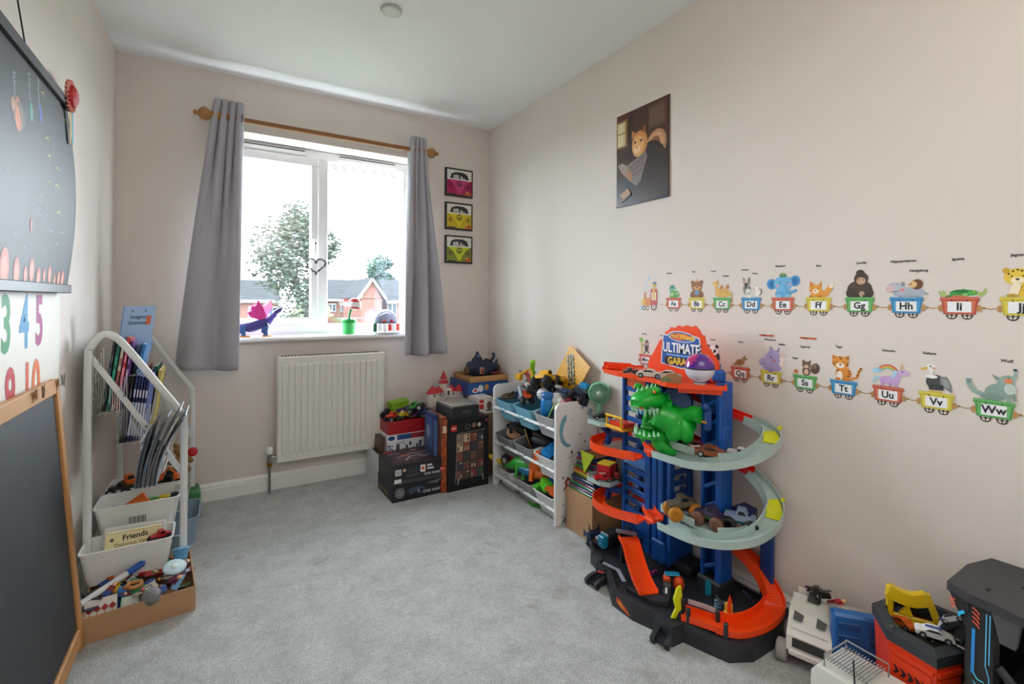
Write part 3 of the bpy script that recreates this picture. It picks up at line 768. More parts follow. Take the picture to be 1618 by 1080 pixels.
for k in range(26):
    yy = rnd.uniform(1.45, 2.13); zz = rnd.uniform(1.24, 1.55); S.append(('r', yy - Y0, zz - Z0, yy - Y0 + rnd.uniform(.01, .03), zz - Z0 + .0022, '#7f8894'))
for k, sh in enumerate(S): draw({'t': 'caption', 'e': 'planet_print', 'l': 'chart_mark', 'r': 'chart_mark'}[sh[0]], sc_, (0, 0, 0), (0, 1, 0), (0, 0, 1), [sh], warp=lambda x, y: cw(x, y), lift=.0010 + .000012 * k, rough=.55)
ro = thing('rosette', 'red and pink pleated rosette with ribbons on the chart corner', 'rosette', (-.437, 2.13, 1.80))
b = B()
vs = []
for k in range(40):
    a = 2 * PI * k / 40; rr = .052 + .004 * math.sin(k * PI); dz = .004 * (1 if k % 2 else -1)
    vs += [(dz, .020 * math.cos(a), .020 * math.sin(a)), (dz + .003, rr * math.cos(a), rr * math.sin(a))]
b.add(vs, [(2 * k, 2 * k + 1, (2 * k + 3) % 80, (2 * k + 2) % 80) for k in range(40)])
b.build('pleats', mat('#d98d80', .7), ro, solid=.004)
B().lathe([(.034, -.004), (.038, .006), (.034, .014), (.022, .02), (.004, .021)], (0, 0, 0), (1, 0, 0), 12, False).build('petals', mat('#b3121c', .6), ro)
B().prism([(-.006, 0), (.008, 0), (.012, -.11), (.003, -.115), (-.001, -.10)], (.0, .005, -.045), (0, 1, 0), (0, 0, 1), 0, .001).build('yellow_ribbon', mat('#d9b04c', .6), ro)
B().prism([(0, 0), (.012, 0), (.018, -.10), (.012, -.115), (.006, -.105)], (.003, .012, -.042), (0, 1, 0), (0, 0, 1), 0, .001).build('blue_ribbon', mat('#2aa7c0', .6), ro)
npz = thing('number_poster', 'white paper poster of large coloured numbers under the chart', 'poster', (XL + .0005, 1.70, .66))
B().box((.0008, 0, .245), (.0012, .98, .50)).build('paper', mat('#e6e1d8', .55, 0, .03), npz)
def dg(t, y, z, c): return ('t', '*' + t, y - 1.70, z - .66, .205, c, .72)
draw('numbers', npz, (.0014, 0, 0), (0, 1, 0), (0, 0, 1), [dg('3', 1.715, 1.053, '#1f8a4c'), dg('4', 1.848, 1.053, '#2f8fc4'), dg('5', 1.975, 1.053, '#a63a7c'),
     dg('9', 1.745, .862, '#c02a34'), dg('1', 1.872, .862, '#d85a34'), dg('0', 1.948, .862, '#e2702f')])
EW = mat('#b98550', .5, 0, .2, .08, 30, stretch=(1, 1, .12))
es = thing('blackboard_easel', 'wooden framed blackboard easel leaning against the left wall', 'easel', (-.386, 2.05, 0), (0, -4.4, 0))
EH, EL = .875, .66
for y in (-.018, -EL + .018): B().box((0, y, EH / 2), (.022, .036, EH), b=.003).build('stile', EW, es)
for z in (EH - .022, .05): B().box((0, -EL / 2, z), (.022, EL - .072, .044 if z > .1 else .05), b=.003).build('rail', EW, es)
B().box((-.032, -.012, EH / 2 - .01), (.018, .03, EH - .03), b=.003).build('rear_leg', EW, es)
CHALK = mat('#2a2e33', .6, 0, .25, .05, 6, name='chalkboard')
B().box((-.002, -EL / 2, EH / 2), (.010, EL - .07, EH - .09)).build('board', CHALK, es)
def butterfly(label, loc, rot, c):
    t = thing('butterfly_clip', label, 'ornament', loc, rot)
    for sx in (-1, 1):
        B().prism([(0, .004), (sx * .010, .016), (sx * .022, .016), (sx * .020, .003), (sx * .015, -.004), (sx * .018, -.016), (sx * .008, -.018), (0, -.004)], (0, 0, 0), (0, 1, 0), (0, 0, 1), -.0006, .0006).build('wing', pls(c[0]), t)
        B().prism([(sx * .006, .004), (sx * .016, .012), (sx * .015, .004), (sx * .010, -.008)], (.0008, 0, 0), (0, 1, 0), (0, 0, 1), 0, .0005).build('wing_spot', pls(c[1]), t)
    B().tube([(.002, 0, -.014), (.002, 0, .012)], .0018, 6).tube([(.002, 0, .012), (.004, .006, .022)], .0005, 4).tube([(.002, 0, .012), (.004, -.006, .022)], .0005, 4).build('body', BLK, t)
    return t
butterfly('blue butterfly clip on the corner of the easel frame', (-.432, 2.046, .866), (0, 0, 25), ('#5b4a3c', '#7fa3c4'))
butterfly('red butterfly clip on the top rail of the easel', (-.428, 1.83, .865), (0, 0, 20), ('#3a2420', '#a8402c'))

# ------------------------------------------------------------------ white metal bookshelf with wire tiers
SHW = mat('#d9dcdb', .35, name='white_metal')
bs = thing('book_rack', 'white metal sling book rack standing in the left corner', 'bookshelf', (-.28, 2.69, 0))
Yn, Yf = 2.36 - 2.69, 3.03 - 2.69
def bx(x): return x + .28
fr_path = smooth([(bx(-.428), 0, 0), (bx(-.428), 0, .45), (bx(-.428), 0, .88), (bx(-.418), 0, .945), (bx(-.385), 0, .99), (bx(-.345), 0, .975), (bx(-.30), 0, .915), (bx(-.21), 0, .775), (bx(-.142), 0, .668), (bx(-.130), 0, .62), (bx(-.129), 0, .35), (bx(-.129), 0, 0)], 6)
sec = [(-.0125, -.005), (-.010, -.008), (.010, -.008), (.0125, -.005), (.0125, .005), (.010, .008), (-.010, .008), (-.0125, .005)]
for y in (Yn, Yf):
    B().sweep([p + Vector((0, y, 0)) for p in fr_path], sec, (0, 1, 0), True).build('side_frame', SHW, bs)
    yy = y + (.012 if y < 0 else -.012)
    B().sweep([(bx(-.425), yy, .91), (bx(-.16), yy, .46), (bx(-.128), yy, .405)], [(-.010, -.003), (.010, -.003), (.010, .003), (-.010, .003)], (0, 1, 0)).build('brace_bar', SHW, bs)
    for t_ in (.08, .36, .64, .9):
        q = Vector((bx(-.412), yy - (.006 if y < 0 else -.006), .915)).lerp(Vector((bx(-.162), yy - (.006 if y < 0 else -.006), .459)), t_)
        B().cyl(q, q + Vector((0, -.004 if y < 0 else .004, 0)), .005, n=8).build('bolt', mat('#9a9c9c', .3, .8), bs)
for z in (.17, .04): B().cyl((bx(-.428), Yn, z), (bx(-.428), Yf, z), .008).build('cross_bar', SHW, bs)
for i, (x0, x1, zb, zt) in enumerate(((-.416, -.337, .685, .86), (-.346, -.27, .56, .76), (-.272, -.197, .434, .63))):
    b = B()
    for y in (Yn + .02, Yf - .02):
        for k in range(5):
            d = k * .0075
            b.tube([(bx(x0 + d), y, zt - .0 + .02 * k), (bx(x0 + d), y, zb + d), (bx(x1 - d), y, zb + d), (bx(x1 - d), y, zb + .10 - .05 * i * 0)], .0015, 5)
    for k in range(5):
        q = x0 + (x1 - x0) * k / 4
        b.tube([(bx(q), Yn, zb), (bx(q), Yf, zb)], .0018, 5)
    for k in range(6):
        q = zb + (zt - zb) * (k + 1) / 6
        b.tube([(bx(x0), Yn, q), (bx(x0), Yf, q)], .0018, 5)
    for k in range(2):
        b.tube([(bx(x1), Yn, zb + .04 + .045 * k), (bx(x1), Yf, zb + .04 + .045 * k)], .0018, 5)
    o = b.build('wire_tier', SHW, bs); o['kind'] = 'stuff'
b = B()
for k in range(9): b.tube([(bx(-.42 + k * .035), Yn + .05, .15), (bx(-.42 + k * .035), Yf, .15)], .002, 5)
for y in (Yn + .05, .0, Yf): b.tube([(bx(-.428), y, .147), (bx(-.13), y, .147)], .003, 5)
o = b.build('wire_shelf', SHW, bs); o['kind'] = 'stuff'
PAGE = mat('#d9d3c4', .8)
def book(label, x, y, z, th, w_, h, col, lean=8, yaw=0, group=None, spine=None, name='book', soft=False, cat='book', pitch=0):
    """upright book: th along x, w_ along y, h up; spine towards the viewer"""
    t = thing(name, label, cat, (x, y, z), (pitch, lean, yaw), group)
    B().box((-th / 2 + .0008, w_ / 2, h / 2), (.0016, w_, h)).box((th / 2 - .0008, w_ / 2, h / 2), (.0016, w_, h)).box((0, .001, h / 2), (th, .002, h)).build('cover', mat(col, .4), t)
    B().box((0, w_ / 2 + .001, h / 2), (th - .003, w_ - .006, h - .006)).build('pages', PAGE, t)
    if spine and th > .006:
        draw('spine_print', t, (0, 0, h / 2), (1, 0, 0), (0, 0, 1), spine)
    return t
ORD = ['leftmost', 'second', 'third', 'fourth', 'fifth', 'sixth', 'seventh', 'eighth', 'ninth', 'tenth', 'eleventh', 'twelfth', 'thirteenth', 'rightmost']
def spn(c, h=.25):
    return [('r', -.0035, -h * .42, .0035, h * .1, c), ('r', -.0025, h * .18, .0025, h * .3, c)]
G1 = 'books in the top wire tier'
x = -.396
for col, th, hh, lb, sp in (('#17222a', .010, .285, 'black thin book leaning leftmost in the top wire tier', '#566'), ('#12695f', .014, .27, 'teal green book in the top wire tier of the rack', '#3b9'), ('#d5cfbc', .011, .26, 'cream spined book in the top wire tier of the rack', '#a55'),
                            ('#b5262a', .013, .285, 'red spined book in the top wire tier of the rack', '#e9b'), ('#5c2a6e', .009, .27, 'purple spined book in the top wire tier of the rack', '#b8c')):
    book(lb, x + th / 2, 2.40, .69, th, .23, hh, col, 7.5, 0, G1, spn(sp)); x += th + .0015
book('wide blue picture book at the front of the top wire tier', x + .012, 2.46, .69, .012, .24, .255, '#2e76b8', 11, 0, G1, spn('#9cd'))
bk = book('pale blue booklet sticking up above the white book rack', -.372, 2.47, .80, .006, .15, .30, '#8ea6c6', 9, -38)
draw('cover_print', bk, (.0031, .02, .16), (0, 1, 0), (0, 0, 1), [('t', 'Imagine', .05, .095, .024, '#26324a'), ('t', 'Grammar', .05, .07, .022, '#26324a'), ('r', .088, .06, .112, .10, '#b85a30'), ('e', .02, .12, .005, .005, '#556a8c'), ('e', .08, .12, .005, .005, '#556a8c')], rough=.4)
for k, (col, lb) in enumerate((('#d8c9a4', 'cream illustrated book behind the pale booklet'), ('#6c8f3c', 'green illustrated book behind the pale booklet'), ('#1c2329', 'black annual poking out of the top tier'), ('#8c6a46', 'brown illustrated book behind the pale booklet'))):
    book(lb, -.385 + k * .020, 2.68, .69, .012, .22, (.29, .285, .26, .275)[k], col, 7, 0, G1, spn('#ccc'))
x = -.335
for k in range(2):
    book('black book at the left end of the middle wire tier', x, 2.385, .564, .009, .21, .26, '#15171c', 6, 0, 'black books in the middle wire tier', spn('#667')); x += .0105
for k in range(5):
    book('navy blue series book, %s of five in the middle wire tier' % ORD[k], x, 2.385 + .003 * (k % 2), .564, .0085, .21, .262 - .004 * k, '#1f2f66' if k % 2 else '#243a78', 6.5, 0, 'navy series books in the middle wire tier', spn('#c8cfe6')); x += .0095
for k, (col, lb) in enumerate((('#a8252a', 'red book behind the navy series in the middle tier'), ('#2a3a6a', 'blue book behind the navy series in the middle tier'), ('#1e5b52', 'green book at the far end of the middle tier'), ('#c9b458', 'yellow edged book at the far end of the middle tier'))):
    book(lb, -.325 + .018 * k, 2.66 + .02 * (k // 2), .564, .012, .22, .26 - .02 * (k % 2), col, 8, 0, 'books in the middle wire tier', spn('#ccc'))
def magazine(label, x, y, z, w_, h, col, bend, group):
    t = thing('magazine', label, 'magazine', (x, y, z), (0, 0, 0), group)
    sec_ = [(-.0018, 0), (.0018, 0), (.0018, w_), (-.0018, w_)]
    p = [Vector((bend * (v / 8) ** 2 + .012 * v / 8, 0, h * v / 8)) for v in range(9)]
    B().sweep(p, [(-b_, -a) for a, b_ in sec_][::-1], (1, 0, 0), False).build('sheets', mat(col, .35), t)
    return t
mc = ['#5c6670', '#22304c', '#8f9296', '#1c242c', '#5f7890', '#a8a8a4', '#2c3138', '#7c8894', '#b4b4b0', '#1b2236', '#66707a', '#9c968c', '#232b40', '#98a0a8']
for k, c in enumerate(mc):
    magazine('slumped %s magazine, %s from the left in the lowest wire tier' % (['slate', 'navy', 'pale grey', 'black', 'steel blue', 'light grey', 'charcoal', 'grey blue', 'off-white', 'midnight', 'grey', 'beige', 'ink blue', 'silver'][k], ORD[k]), -.266 + k * .0047, 2.385 + .006 * (k % 3), .438, .20, .185 + .004 * k + .012 * ((k * 5) % 4), c, .02 + k * .0045, 'magazines in the lowest wire tier')
# ------------------------------------------------------------------ plastic bins and carton of toys under the rack
BINM = mat('#e4e5e2', .4, name='white_bin_plastic')
binC = tub('storage_bin', 'white bin holding orange trucks, furthest under the rack', 'bin', (-.287, 2.74, .152), 0, .27, .17, .145, .82, BINM, group='white bins under the rack')
binA = tub('storage_bin', 'white bin with a barcode sticker under the book rack', 'bin', (-.287, 2.52, .152), 0, .275, .17, .15, .82, BINM, group='white bins under the rack')
draw('barcode', binA, (0, -.0795, .085), (1, 0, 0), (0, -.12, 1), [('r', -.035, -.022, .035, .022, '#e9e9e6')] + [('r', -.03 + k * .0042, -.014, -.03 + k * .0042 + (.0024 if k % 3 else .001), .014, '#333') for k in range(14)], lift=.002)
binB = tub('storage_bin', 'lowest white bin holding a vanilla carton, behind the cardboard box', 'bin', (-.297, 2.33, .085), 1, .275, .15, .125, .85, BINM, group='white bins under the rack')
digger('orange toy loader in the far white bin', (-.33, 2.72, .27), 25, 1.15, '#d9641a')
digger('orange toy digger with raised arm in the far white bin', (-.25, 2.70, .272), -20, 1.1, '#d9641a')
monster('black chunky toy truck in the far white bin', (-.20, 2.75, .262), 60, .085, '#2a2b2e')
monster('dark wheeled toy truck hanging off the far white bin', (-.375, 2.665, .27), -10, .08, '#33241c', acc='#d9641a')
block('orange toy shovel block in the barcode bin', (-.30, 2.50, .262), (20, -30, 15), (.10, .05, .03), '#d9641a')
toy_brick('lime toy brick in the barcode bin', (-.23, 2.48, .262), (6, 0, 20), '#9ac02c', 3, 2)
toy_brick('blue toy brick in the barcode bin', (-.365, 2.47, .265), (10, 5, 70), '#2a5fae', 2, 2)
toy_brick('grey toy brick in the barcode bin', (-.335, 2.47, .262), (10, 5, 10), '#888b90', 2, 2)
toy_brick('yellow toy brick in the barcode bin', (-.205, 2.52, .265), (0, 8, 50), '#d9bd2c', 2, 2)
block('black toy cartridge standing in the barcode bin', (-.175, 2.47, .255), (0, 12, 10), (.03, .012, .055), '#26262a')
block('green toy panel in the barcode bin', (-.26, 2.55, .262), (0, 6, 30), (.06, .03, .012), '#3c8a3c')
vb = carton('vanilla_carton', 'cream vanilla carton leaning in the lowest white bin', (-.29, 2.325, .10), 0, (.17, .028, .135), '#e6d9a8', {'front': [('t', '*Friends', .09, .112, .028, '#2b2b26', .95, 4), ('t', 'Delicious Vanilla', .088, .088, .018, '#6b5a20', 1, 2), ('e', .02, .108, .006, .006, '#444')]}, rot=(-14, 2, 3))
pp = thing('plastic_sheet', 'clear white plastic sheet behind the vanilla carton', 'sheet', (-.29, 2.372, .135), (-12, 3, 0))
B().box((0, 0, .05), (.19, .004, .10), b=.001).build('panel', mat('#dfe3e4', .3), pp)
B().tube([(-.095, 0, .0), (-.095, 0, .10), (.095, 0, .10), (.095, 0, 0)], .003, 6).build('edge', mat('#eceeee', .3), pp)
monster('red toy truck with black wheels in the lowest bin', (-.20, 2.32, .17), 20, .07, '#b3202a')
FAB = mat('#7d93ab', .6)
tub('storage_tub', 'pale blue plastic tub beside the foot of the book rack', 'tub', (-.165, 2.745, .002), 0, .16, .26, .125, .85, mat('#93a6b8', .35), rnd_=.04)
ballt('red toy ball behind the front post of the book rack', (-.118, 2.80, .36), .022, '#c01824', '#8a1018')
bear = thing('teddy_bear', 'small brown teddy bear under the book rack', 'teddy', (-.165, 2.80, .30))
BR = mat('#96703f', .9, 0, .2, .3, 200)
B().sph((0, 0, .04), (.032, .03, .04)).build('torso', BR, bear)
B().sph((0, -.005, .10), (.03, .028, .028)).sph((-.022, 0, .125), .011, 8, 6).sph((.022, 0, .125), .011, 8, 6).sph((0, -.03, .093), (.013, .01, .01), 8, 6).build('head', BR, bear)
for sx in (-1, 1):
    B().tube([(sx * .025, 0, .065), (sx * .045, -.015, .04)], [.012, .010], 8).build('arm', BR, bear)
    B().tube([(sx * .02, -.01, .015), (sx * .03, -.045, .012)], [.014, .014], 8).build('leg', BR, bear)
block('green and orange toy box standing beyond the book rack', (-.118, 3.0, .0), (0, 0, 5), (.05, .14, .14), '#4a8a5a', 'toy_carton', cat='box')
# low cardboard box
CARD = mat('#b08a66', .8, 0, .08, .05, 20, name='cardboard')
cb = thing('cardboard_box', 'low open cardboard box of mixed toys on the carpet', 'box', (-.245, 2.215, 0), (0, 0, 5.5))
for (c, d, n_) in (((0, -.15, .043), (.31, .004, .086), 'front_wall'), ((0, .15, .043), (.31, .004, .086), 'back_wall'), ((-.153, 0, .043), (.004, .30, .086), 'side_wall'), ((.153, 0, .043), (.004, .30, .086), 'side_wall'), ((0, 0, .003), (.306, .30, .004), 'bottom')):
    B().box(c, d).build(n_, CARD, cb)
stick('long white toy sword with blue tip lying on the box', (-.40, 2.11, .105), (-.245, 2.26, .135), .011, '#d9dcdf', '#2456b0', 'toy_sword', 'toy')
block('deep blue toy car ramp in the cardboard box', (-.30, 2.16, .06), (12, -14, 60), (.10, .07, .025), '#16305f', 'toy_ramp', cat='toy')
block('black and white toy phone at the left of the cardboard box', (-.375, 2.17, .095), (10, 6, 40), (.06, .035, .014), '#202226', 'toy_phone', cat='toy')
card('red and white chevron card standing in the cardboard box', (-.345, 2.105, .075), (68, 0, 6), (.085, .07, .003), '#d8d8d4', [('p', [(-.04 + k * .02, -.02 + j * .024), (-.03 + k * .02, -.008 + j * .024), (-.02 + k * .02, -.02 + j * .024), (-.03 + k * .02, -.03 + j * .024)], '#a82a26' if j % 2 else '#3a3a3a') for k in range(4) for j in range(2)])
card('mint green card leaning at the front of the cardboard box', (-.268, 2.10, .07), (60, 8, 10), (.05, .05, .004), '#9fd0b4', [('r', -.02, -.02, .02, .02, '#cfd4d0')])
sx_ = thing('wooden_toy_bone', 'tan wooden loop toy in the middle of the cardboard box', 'toy', (-.262, 2.16, .105), (20, 10, 30))
B().tube([(.022 * math.cos(a), .014 * math.sin(a), 0) for a in [2 * PI * k / 16 for k in range(16)]], .007, 8, closed=True).build('ring', mat('#b3773a', .5), sx_)
B().box((-.025, 0, .0), (.02, .016, .016), b=.005).build('knob', mat('#a86c32', .5), sx_)
hat = thing('pine_cone', 'grey ridged cone toy in the cardboard box', 'toy', (-.215, 2.105, .075), (70, 0, 30))
B().lathe([(.006, 0), (.03, .004), (.026, .012), (.031, .018), (.025, .026), (.028, .032), (.02, .04), (.021, .045), (.008, .055)], n=14, sm=False).build('scales', mat('#7c7d7e', .7), hat)
B().cyl((0, 0, -.006), (0, 0, .002), .007).build('stem', mat('#4a4440', .7), hat)
cup = thing('light_blue_cup', 'light blue plastic cup tipped at the back of the cardboard box', 'cup', (-.135, 2.30, .095), (-25, 12, 20))
B().lathe([(.022, 0), (.026, .04), (.028, .041), (.028, .044), (.024, .044), (.019, .003)], n=18).build('body', pls('#5aa8d8'), cup)
B().lathe([(.028, .036), (.030, .037), (.030, .041), (.028, .042)], n=18).build('rim', pls('#8cc6e8'), cup)
dsc = thing('spinning_disc', 'pale round disc toy on top of the cardboard box heap', 'toy', (-.148, 2.205, .115), (18, 6, 0))
B().lathe([(.003, .004), (.03, .004), (.038, .002), (.038, -.002), (.003, -.003)], n=24).build('disc', pls('#b8cfd6'), dsc)
B().lathe([(.012, .004), (.011, .007), (.002, .008)], n=16).build('hub', pls('#e6ecee'), dsc)
cc = ['#b3262e', '#2c4f8f', '#d9d2c0', '#2f7d4a', '#1d1f24', '#7c2f52', '#c7792c', '#5f8fb5', '#e6e3da', '#843030', '#30406a', '#4a7f5c', '#a94a5a', '#20304a', '#c2b28a', '#6a2a2a']
for k in range(46):
    xx = -.245 + rnd.uniform(-.135, .135); yy = 2.215 + rnd.uniform(-.125, .12)
    card('small %s card piece lying jumbled in the cardboard box' % ['red', 'blue', 'cream', 'green', 'black', 'plum', 'orange', 'sky blue', 'white', 'maroon', 'indigo', 'sea green', 'rose', 'navy', 'tan', 'dark red'][k % 16], (xx, yy, .062 + rnd.uniform(0, .036)), (rnd.uniform(-28, 28), rnd.uniform(-28, 28), rnd.uniform(0, 180)), (rnd.uniform(.035, .065), rnd.uniform(.02, .04), .0035), cc[k % 16], None if k % 2 else [('r', -.012, -.008, .012, .008, cc[(k * 7 + 3) % 16]), ('e', .004, 0, .005, .005, '#e6e3da')], group='jumbled cards in the cardboard box')
for k in range(8):
    figure('tiny toy figure in a %s shirt among cards in the cardboard box' % ['red', 'green', 'orange', 'maroon', 'rose', 'dark red', 'cream', 'plum'][k], (-.245 + rnd.uniform(-.12, .12), 2.215 + rnd.uniform(-.10, .10), .085 + rnd.uniform(0, .02)), (rnd.uniform(50, 110), rnd.uniform(-40, 40), rnd.uniform(0, 360)), .9, cc[(k * 3) % 16], cc[(k * 5 + 2) % 16], group='figures in the cardboard box')
for k in range(6):
    toy_brick('tiny %s brick scattered in the cardboard box' % ['teal', 'yellow', 'blue', 'orange'][k % 4], (-.245 + rnd.uniform(-.12, .12), 2.215 + rnd.uniform(-.11, .10), .085 + rnd.uniform(0, .015)), (rnd.uniform(-20, 20), rnd.uniform(-20, 20), rnd.uniform(0, 180)), ['#2a9f86', '#e0c02c', '#3a78c2', '#d05a2c'][k % 4], 2, 2, .012, .012, group='bricks in the cardboard box')
# ------------------------------------------------------------------ window sill things, heart wreath, wall pictures
ZS = .905
dr = thing('toy_dragon', 'purple brick-built dragon with pink wings on the window sill', 'toy dragon', (.19, 3.20, ZS))
PU, PU2, OR_ = pls('#3a2f7a'), pls('#2b4f86'), pls('#d98a2c')
B().tube(smooth([(-.13, 0, .03), (-.09, 0, .055), (-.04, 0, .06), (0, 0, .075), (.04, 0, .085)], 4), [.008 + .0035 * min(k, 7) for k in range(17)], 8).build('body', PU, dr)
B().tube(smooth([(.04, 0, .085), (.065, 0, .11), (.085, 0, .135)], 4), [.024, .022, .02, .018, .016, .015, .014, .014, .013], 8).build('neck', pls('#4a3a94'), dr)
B().box((.10, 0, .152), (.05, .026, .022), (0, -35, 0), b=.004).box((.118, 0, .145), (.04, .018, .007), (0, -8, 0), b=.001).box((.09, .0, .168), (.028, .006, .006), (0, -20, 0)).build('head', PU, dr)
for x_, y_ in ((-.085, .02), (-.085, -.02), (.03, .022), (.03, -.022)):
    B().box((x_, y_, .045), (.030, .022, .05), (0, 12, 0), b=.005).box((x_ + .004, y_, .018), (.020, .018, .030), b=.004).build('leg', PU2, dr)
    B().prism([(-.018, -.010), (.026, -.012), (.034, 0), (.026, .012), (-.018, .010)], (x_ + .004, y_, 0), (1, 0, 0), (0, 1, 0), 0, .007).build('foot', OR_, dr)
for sy, c, q in ((-.02, '#d8388c', -.02), (.03, '#eec4da', .035)):
    B().prism([(0, 0), (-.035 + q, .02), (-.055 + q, .05), (-.032 + q, .056), (-.035 + q, .085), (-.008 + q, .088), (.008 + q * 1.4, .125), (.03 + q, .075), (.028, .02)], (.01, sy, .095), (1, 0, 0), (0, .15 if sy > 0 else -.15, 1), -.001, .001).build('wing', pls(c), dr)
fp = thing('potted_flower', 'green pot with a red and white flower on the window sill', 'potted plant', (.705, 3.20, ZS))
B().lathe([(.036, 0), (.039, .068), (.047, .070), (.047, .094), (.040, .094), (.038, .085)], n=24).build('pot', mat('#1fae4e', .4), fp)
B().lathe([(.0, .082), (.038, .084)], n=20).build('soil', mat('#5a3526', .9), fp)
B().tube(smooth([(0, 0, .083), (.002, 0, .12), (.012, 0, .16)], 4), .007, 8).build('stem', mat('#157a3c', .5), fp)
for sx in (-1, 1):
    B().prism([(0, 0), (sx * .03, .012), (sx * .075, .006), (sx * .085, 0), (sx * .06, -.010), (sx * .03, -.010)], (0, 0, .10), (1, 0, 0), (0, 1, .15), -.0015, .0015).build('leaf', mat('#12693a', .5), fp)
B().sph((.036, 0, .190), (.042, .040, .036), 16, 10).build('bloom', mat('#e6e0dc', .5), fp)
for z_, r_ in ((.212, .036), (.168, .036)):
    B().lathe([(r_ - .002, -.006), (r_ + .002, -.003), (r_ + .002, .003), (r_ - .002, .006)], (.036, 0, z_), (.15, 0, 1), 18).build('petal_band', mat('#c2182c', .45), fp)
B().sph((.036, 0, .222), (.028, .027, .010), 12, 6).build('bud_cap', mat('#c2182c', .45), fp)
dm = thing('toy_dome', 'grey domed toy building with red and white front on the sill', 'toy building', (.94, 3.205, ZS))
B().lathe([(.10, 0), (.108, .002), (.108, .008), (.10, .010), (.0, .0105)], n=28).build('base', pls('#d8d8d6'), dm)
B().sph((.005, .01, .062), (.088, .065, .095), 20, 10, bot=0.02).build('dome', mat('#8b8fa6', .25), dm)
for k, (x_, c) in enumerate(((-.075, '#1f5b3a'), (-.045, '#e9e9e6'), (-.015, '#e9e9e6'), (.018, '#cf3a34'), (.045, '#e9e9e6'), (.078, '#d8503c'))):
    B().box((x_, -.058 + abs(x_) * .3, .038), (.022, .016, .056 - .008 * (k % 2)), b=.003).build('column', pls(c), dm)
B().tube([(-.07, .0, .075), (-.035, -.03, .12), (0, -.04, .135), (.035, -.03, .12), (.075, 0, .075)], .004, 6).build('arch', pls('#e6e6e4'), dm)
B().box((0, -.05, .070), (.12, .012, .008), b=.002).build('lintel', pls('#3a3f52'), dm)
for x_ in (-.02, .03): B().sph((x_, -.055, .08), .012, 8, 6).build('ornament', pls('#a02a30'), dm)
hw = thing('heart_wreath', 'small dark twig heart hanging from the window handle', 'wreath', (.512, 3.265, 1.345))
hp = []
for k in range(48):
    a = 2 * PI * k / 48
    hp.append(Vector((.058 * math.sin(a) ** 3 * 1.0, 0, .052 * (.8125 * math.cos(a) - .3125 * math.cos(2 * a) - .125 * math.cos(3 * a) - .0625 * math.cos(4 * a)))))
B().tube(hp, .0032, 6, closed=True).build('ring', mat('#4a4644', .8), hw)
b = B()
for p in hp:
    for j in range(3):
        q = p + Vector((rnd.uniform(-.005, .005), rnd.uniform(-.005, .005), rnd.uniform(-.005, .005)))
        b.use(mat(rnd.choice(['#2f2b2b', '#6b6664', '#8d8a88', '#1f1c1c']), .7)).box(q, (.006, .006, .006), (rnd.uniform(0, 90), rnd.uniform(0, 90), 0))
o = b.build('twig_beads', None, hw); o['kind'] = 'stuff'
B().tube([(0, 0, .035), (0, .005, .07), (.001, .01, .135)], .001, 5).build('cord', mat('#c9c5c0', .8), hw)
# three metal van plaques
def plaque(label, z0, z1, hi, lo, vee):
    t = thing('van_plaque', label, 'wall plaque', (1.46, YB, z0), group='van plaques beside the window')
    W, H_ = .216, z1 - z0
    B().box((0, -.011, H_ / 2), (W, .018, H_), b=.003).build('panel', mat('#1b1b1c', .35), t)
    s_ = H_
    A = [('r', -.096, .012, .096, s_ - .012, '#dcd8d2'), ('p', [(-.075, s_ * .62), (-.062, s_ * .80), (-.03, s_ * .87), (.03, s_ * .87), (.062, s_ * .80), (.075, s_ * .62)], '#22252a'),
         ('p', [(-.05, s_ * .64), (-.045, s_ * .76), (-.008, s_ * .78), (-.004, s_ * .64)], '#c8c8c4'), ('p', [(.004, s_ * .64), (.01, s_ * .76), (.03, s_ * .70), (.05, s_ * .64)], '#c8c8c4'), ('l', [(-.04, s_ * .66), (-.03, s_ * .74), (-.02, s_ * .66)], .004, '#333'), ('l', [(.015, s_ * .64), (.02, s_ * .74), (.034, s_ * .66)], .005, '#333'),
         ('r', -.096, .012, .096, s_ * .61, lo), ('p', [(-.096, s_ * .60), (.096, s_ * .60), (.045, s_ * .42), (.012, .02), (-.012, .02), (-.045, s_ * .42)], hi), ('r', -.096, s_ * .585, .096, s_ * .625, '#e3dfda'),
         ('l', [(-.094, s_ * .56), (-.045, s_ * .40), (-.012, .02)], .004, vee), ('l', [(.094, s_ * .56), (.045, s_ * .40), (.012, .02)], .004, vee)]
    for cx, cy, r_ in ((0, s_ * .46, .022), (-.070, s_ * .37, .014), (.070, s_ * .37, .014)):
        A += [('a', cx, cy, r_ * .76, r_, 0, 360, '#2a1418'), ('l', [(cx, cy + r_ * .8), (cx, cy - r_ * .8)], r_ * .2, '#2a1418'), ('l', [(cx, cy), (cx - r_ * .55, cy - r_ * .55)], r_ * .2, '#2a1418'), ('l', [(cx, cy), (cx + r_ * .55, cy - r_ * .55)], r_ * .2, '#2a1418')]
    A += [('r', .05, .014, .09, .032, '#c2582c'), ('e', .06, .036, .008, .007, '#d9a23c'), ('e', .078, .036, .008, .007, '#b8342c'), ('r', -.09, .013, -.03, .020, '#3a2a2a')]
    draw('print', t, (0, -.0202, 0), (1, 0, 0), (0, 0, 1), A, rough=.3)
    for x_ in (-.1, .1):
        B().cyl((x_, -.02, .01), (x_, -.022, .01), .003, n=8).build('pin', mat('#555', .4, .8), t)
plaque('pink campervan plaque, topmost of the three by the curtain', 1.871, 2.072, '#c23a78', '#a8164e', '#7c1038')
plaque('yellow campervan plaque, middle of the three by the curtain', 1.632, 1.827, '#d8c51e', '#c9b012', '#8f7c10')
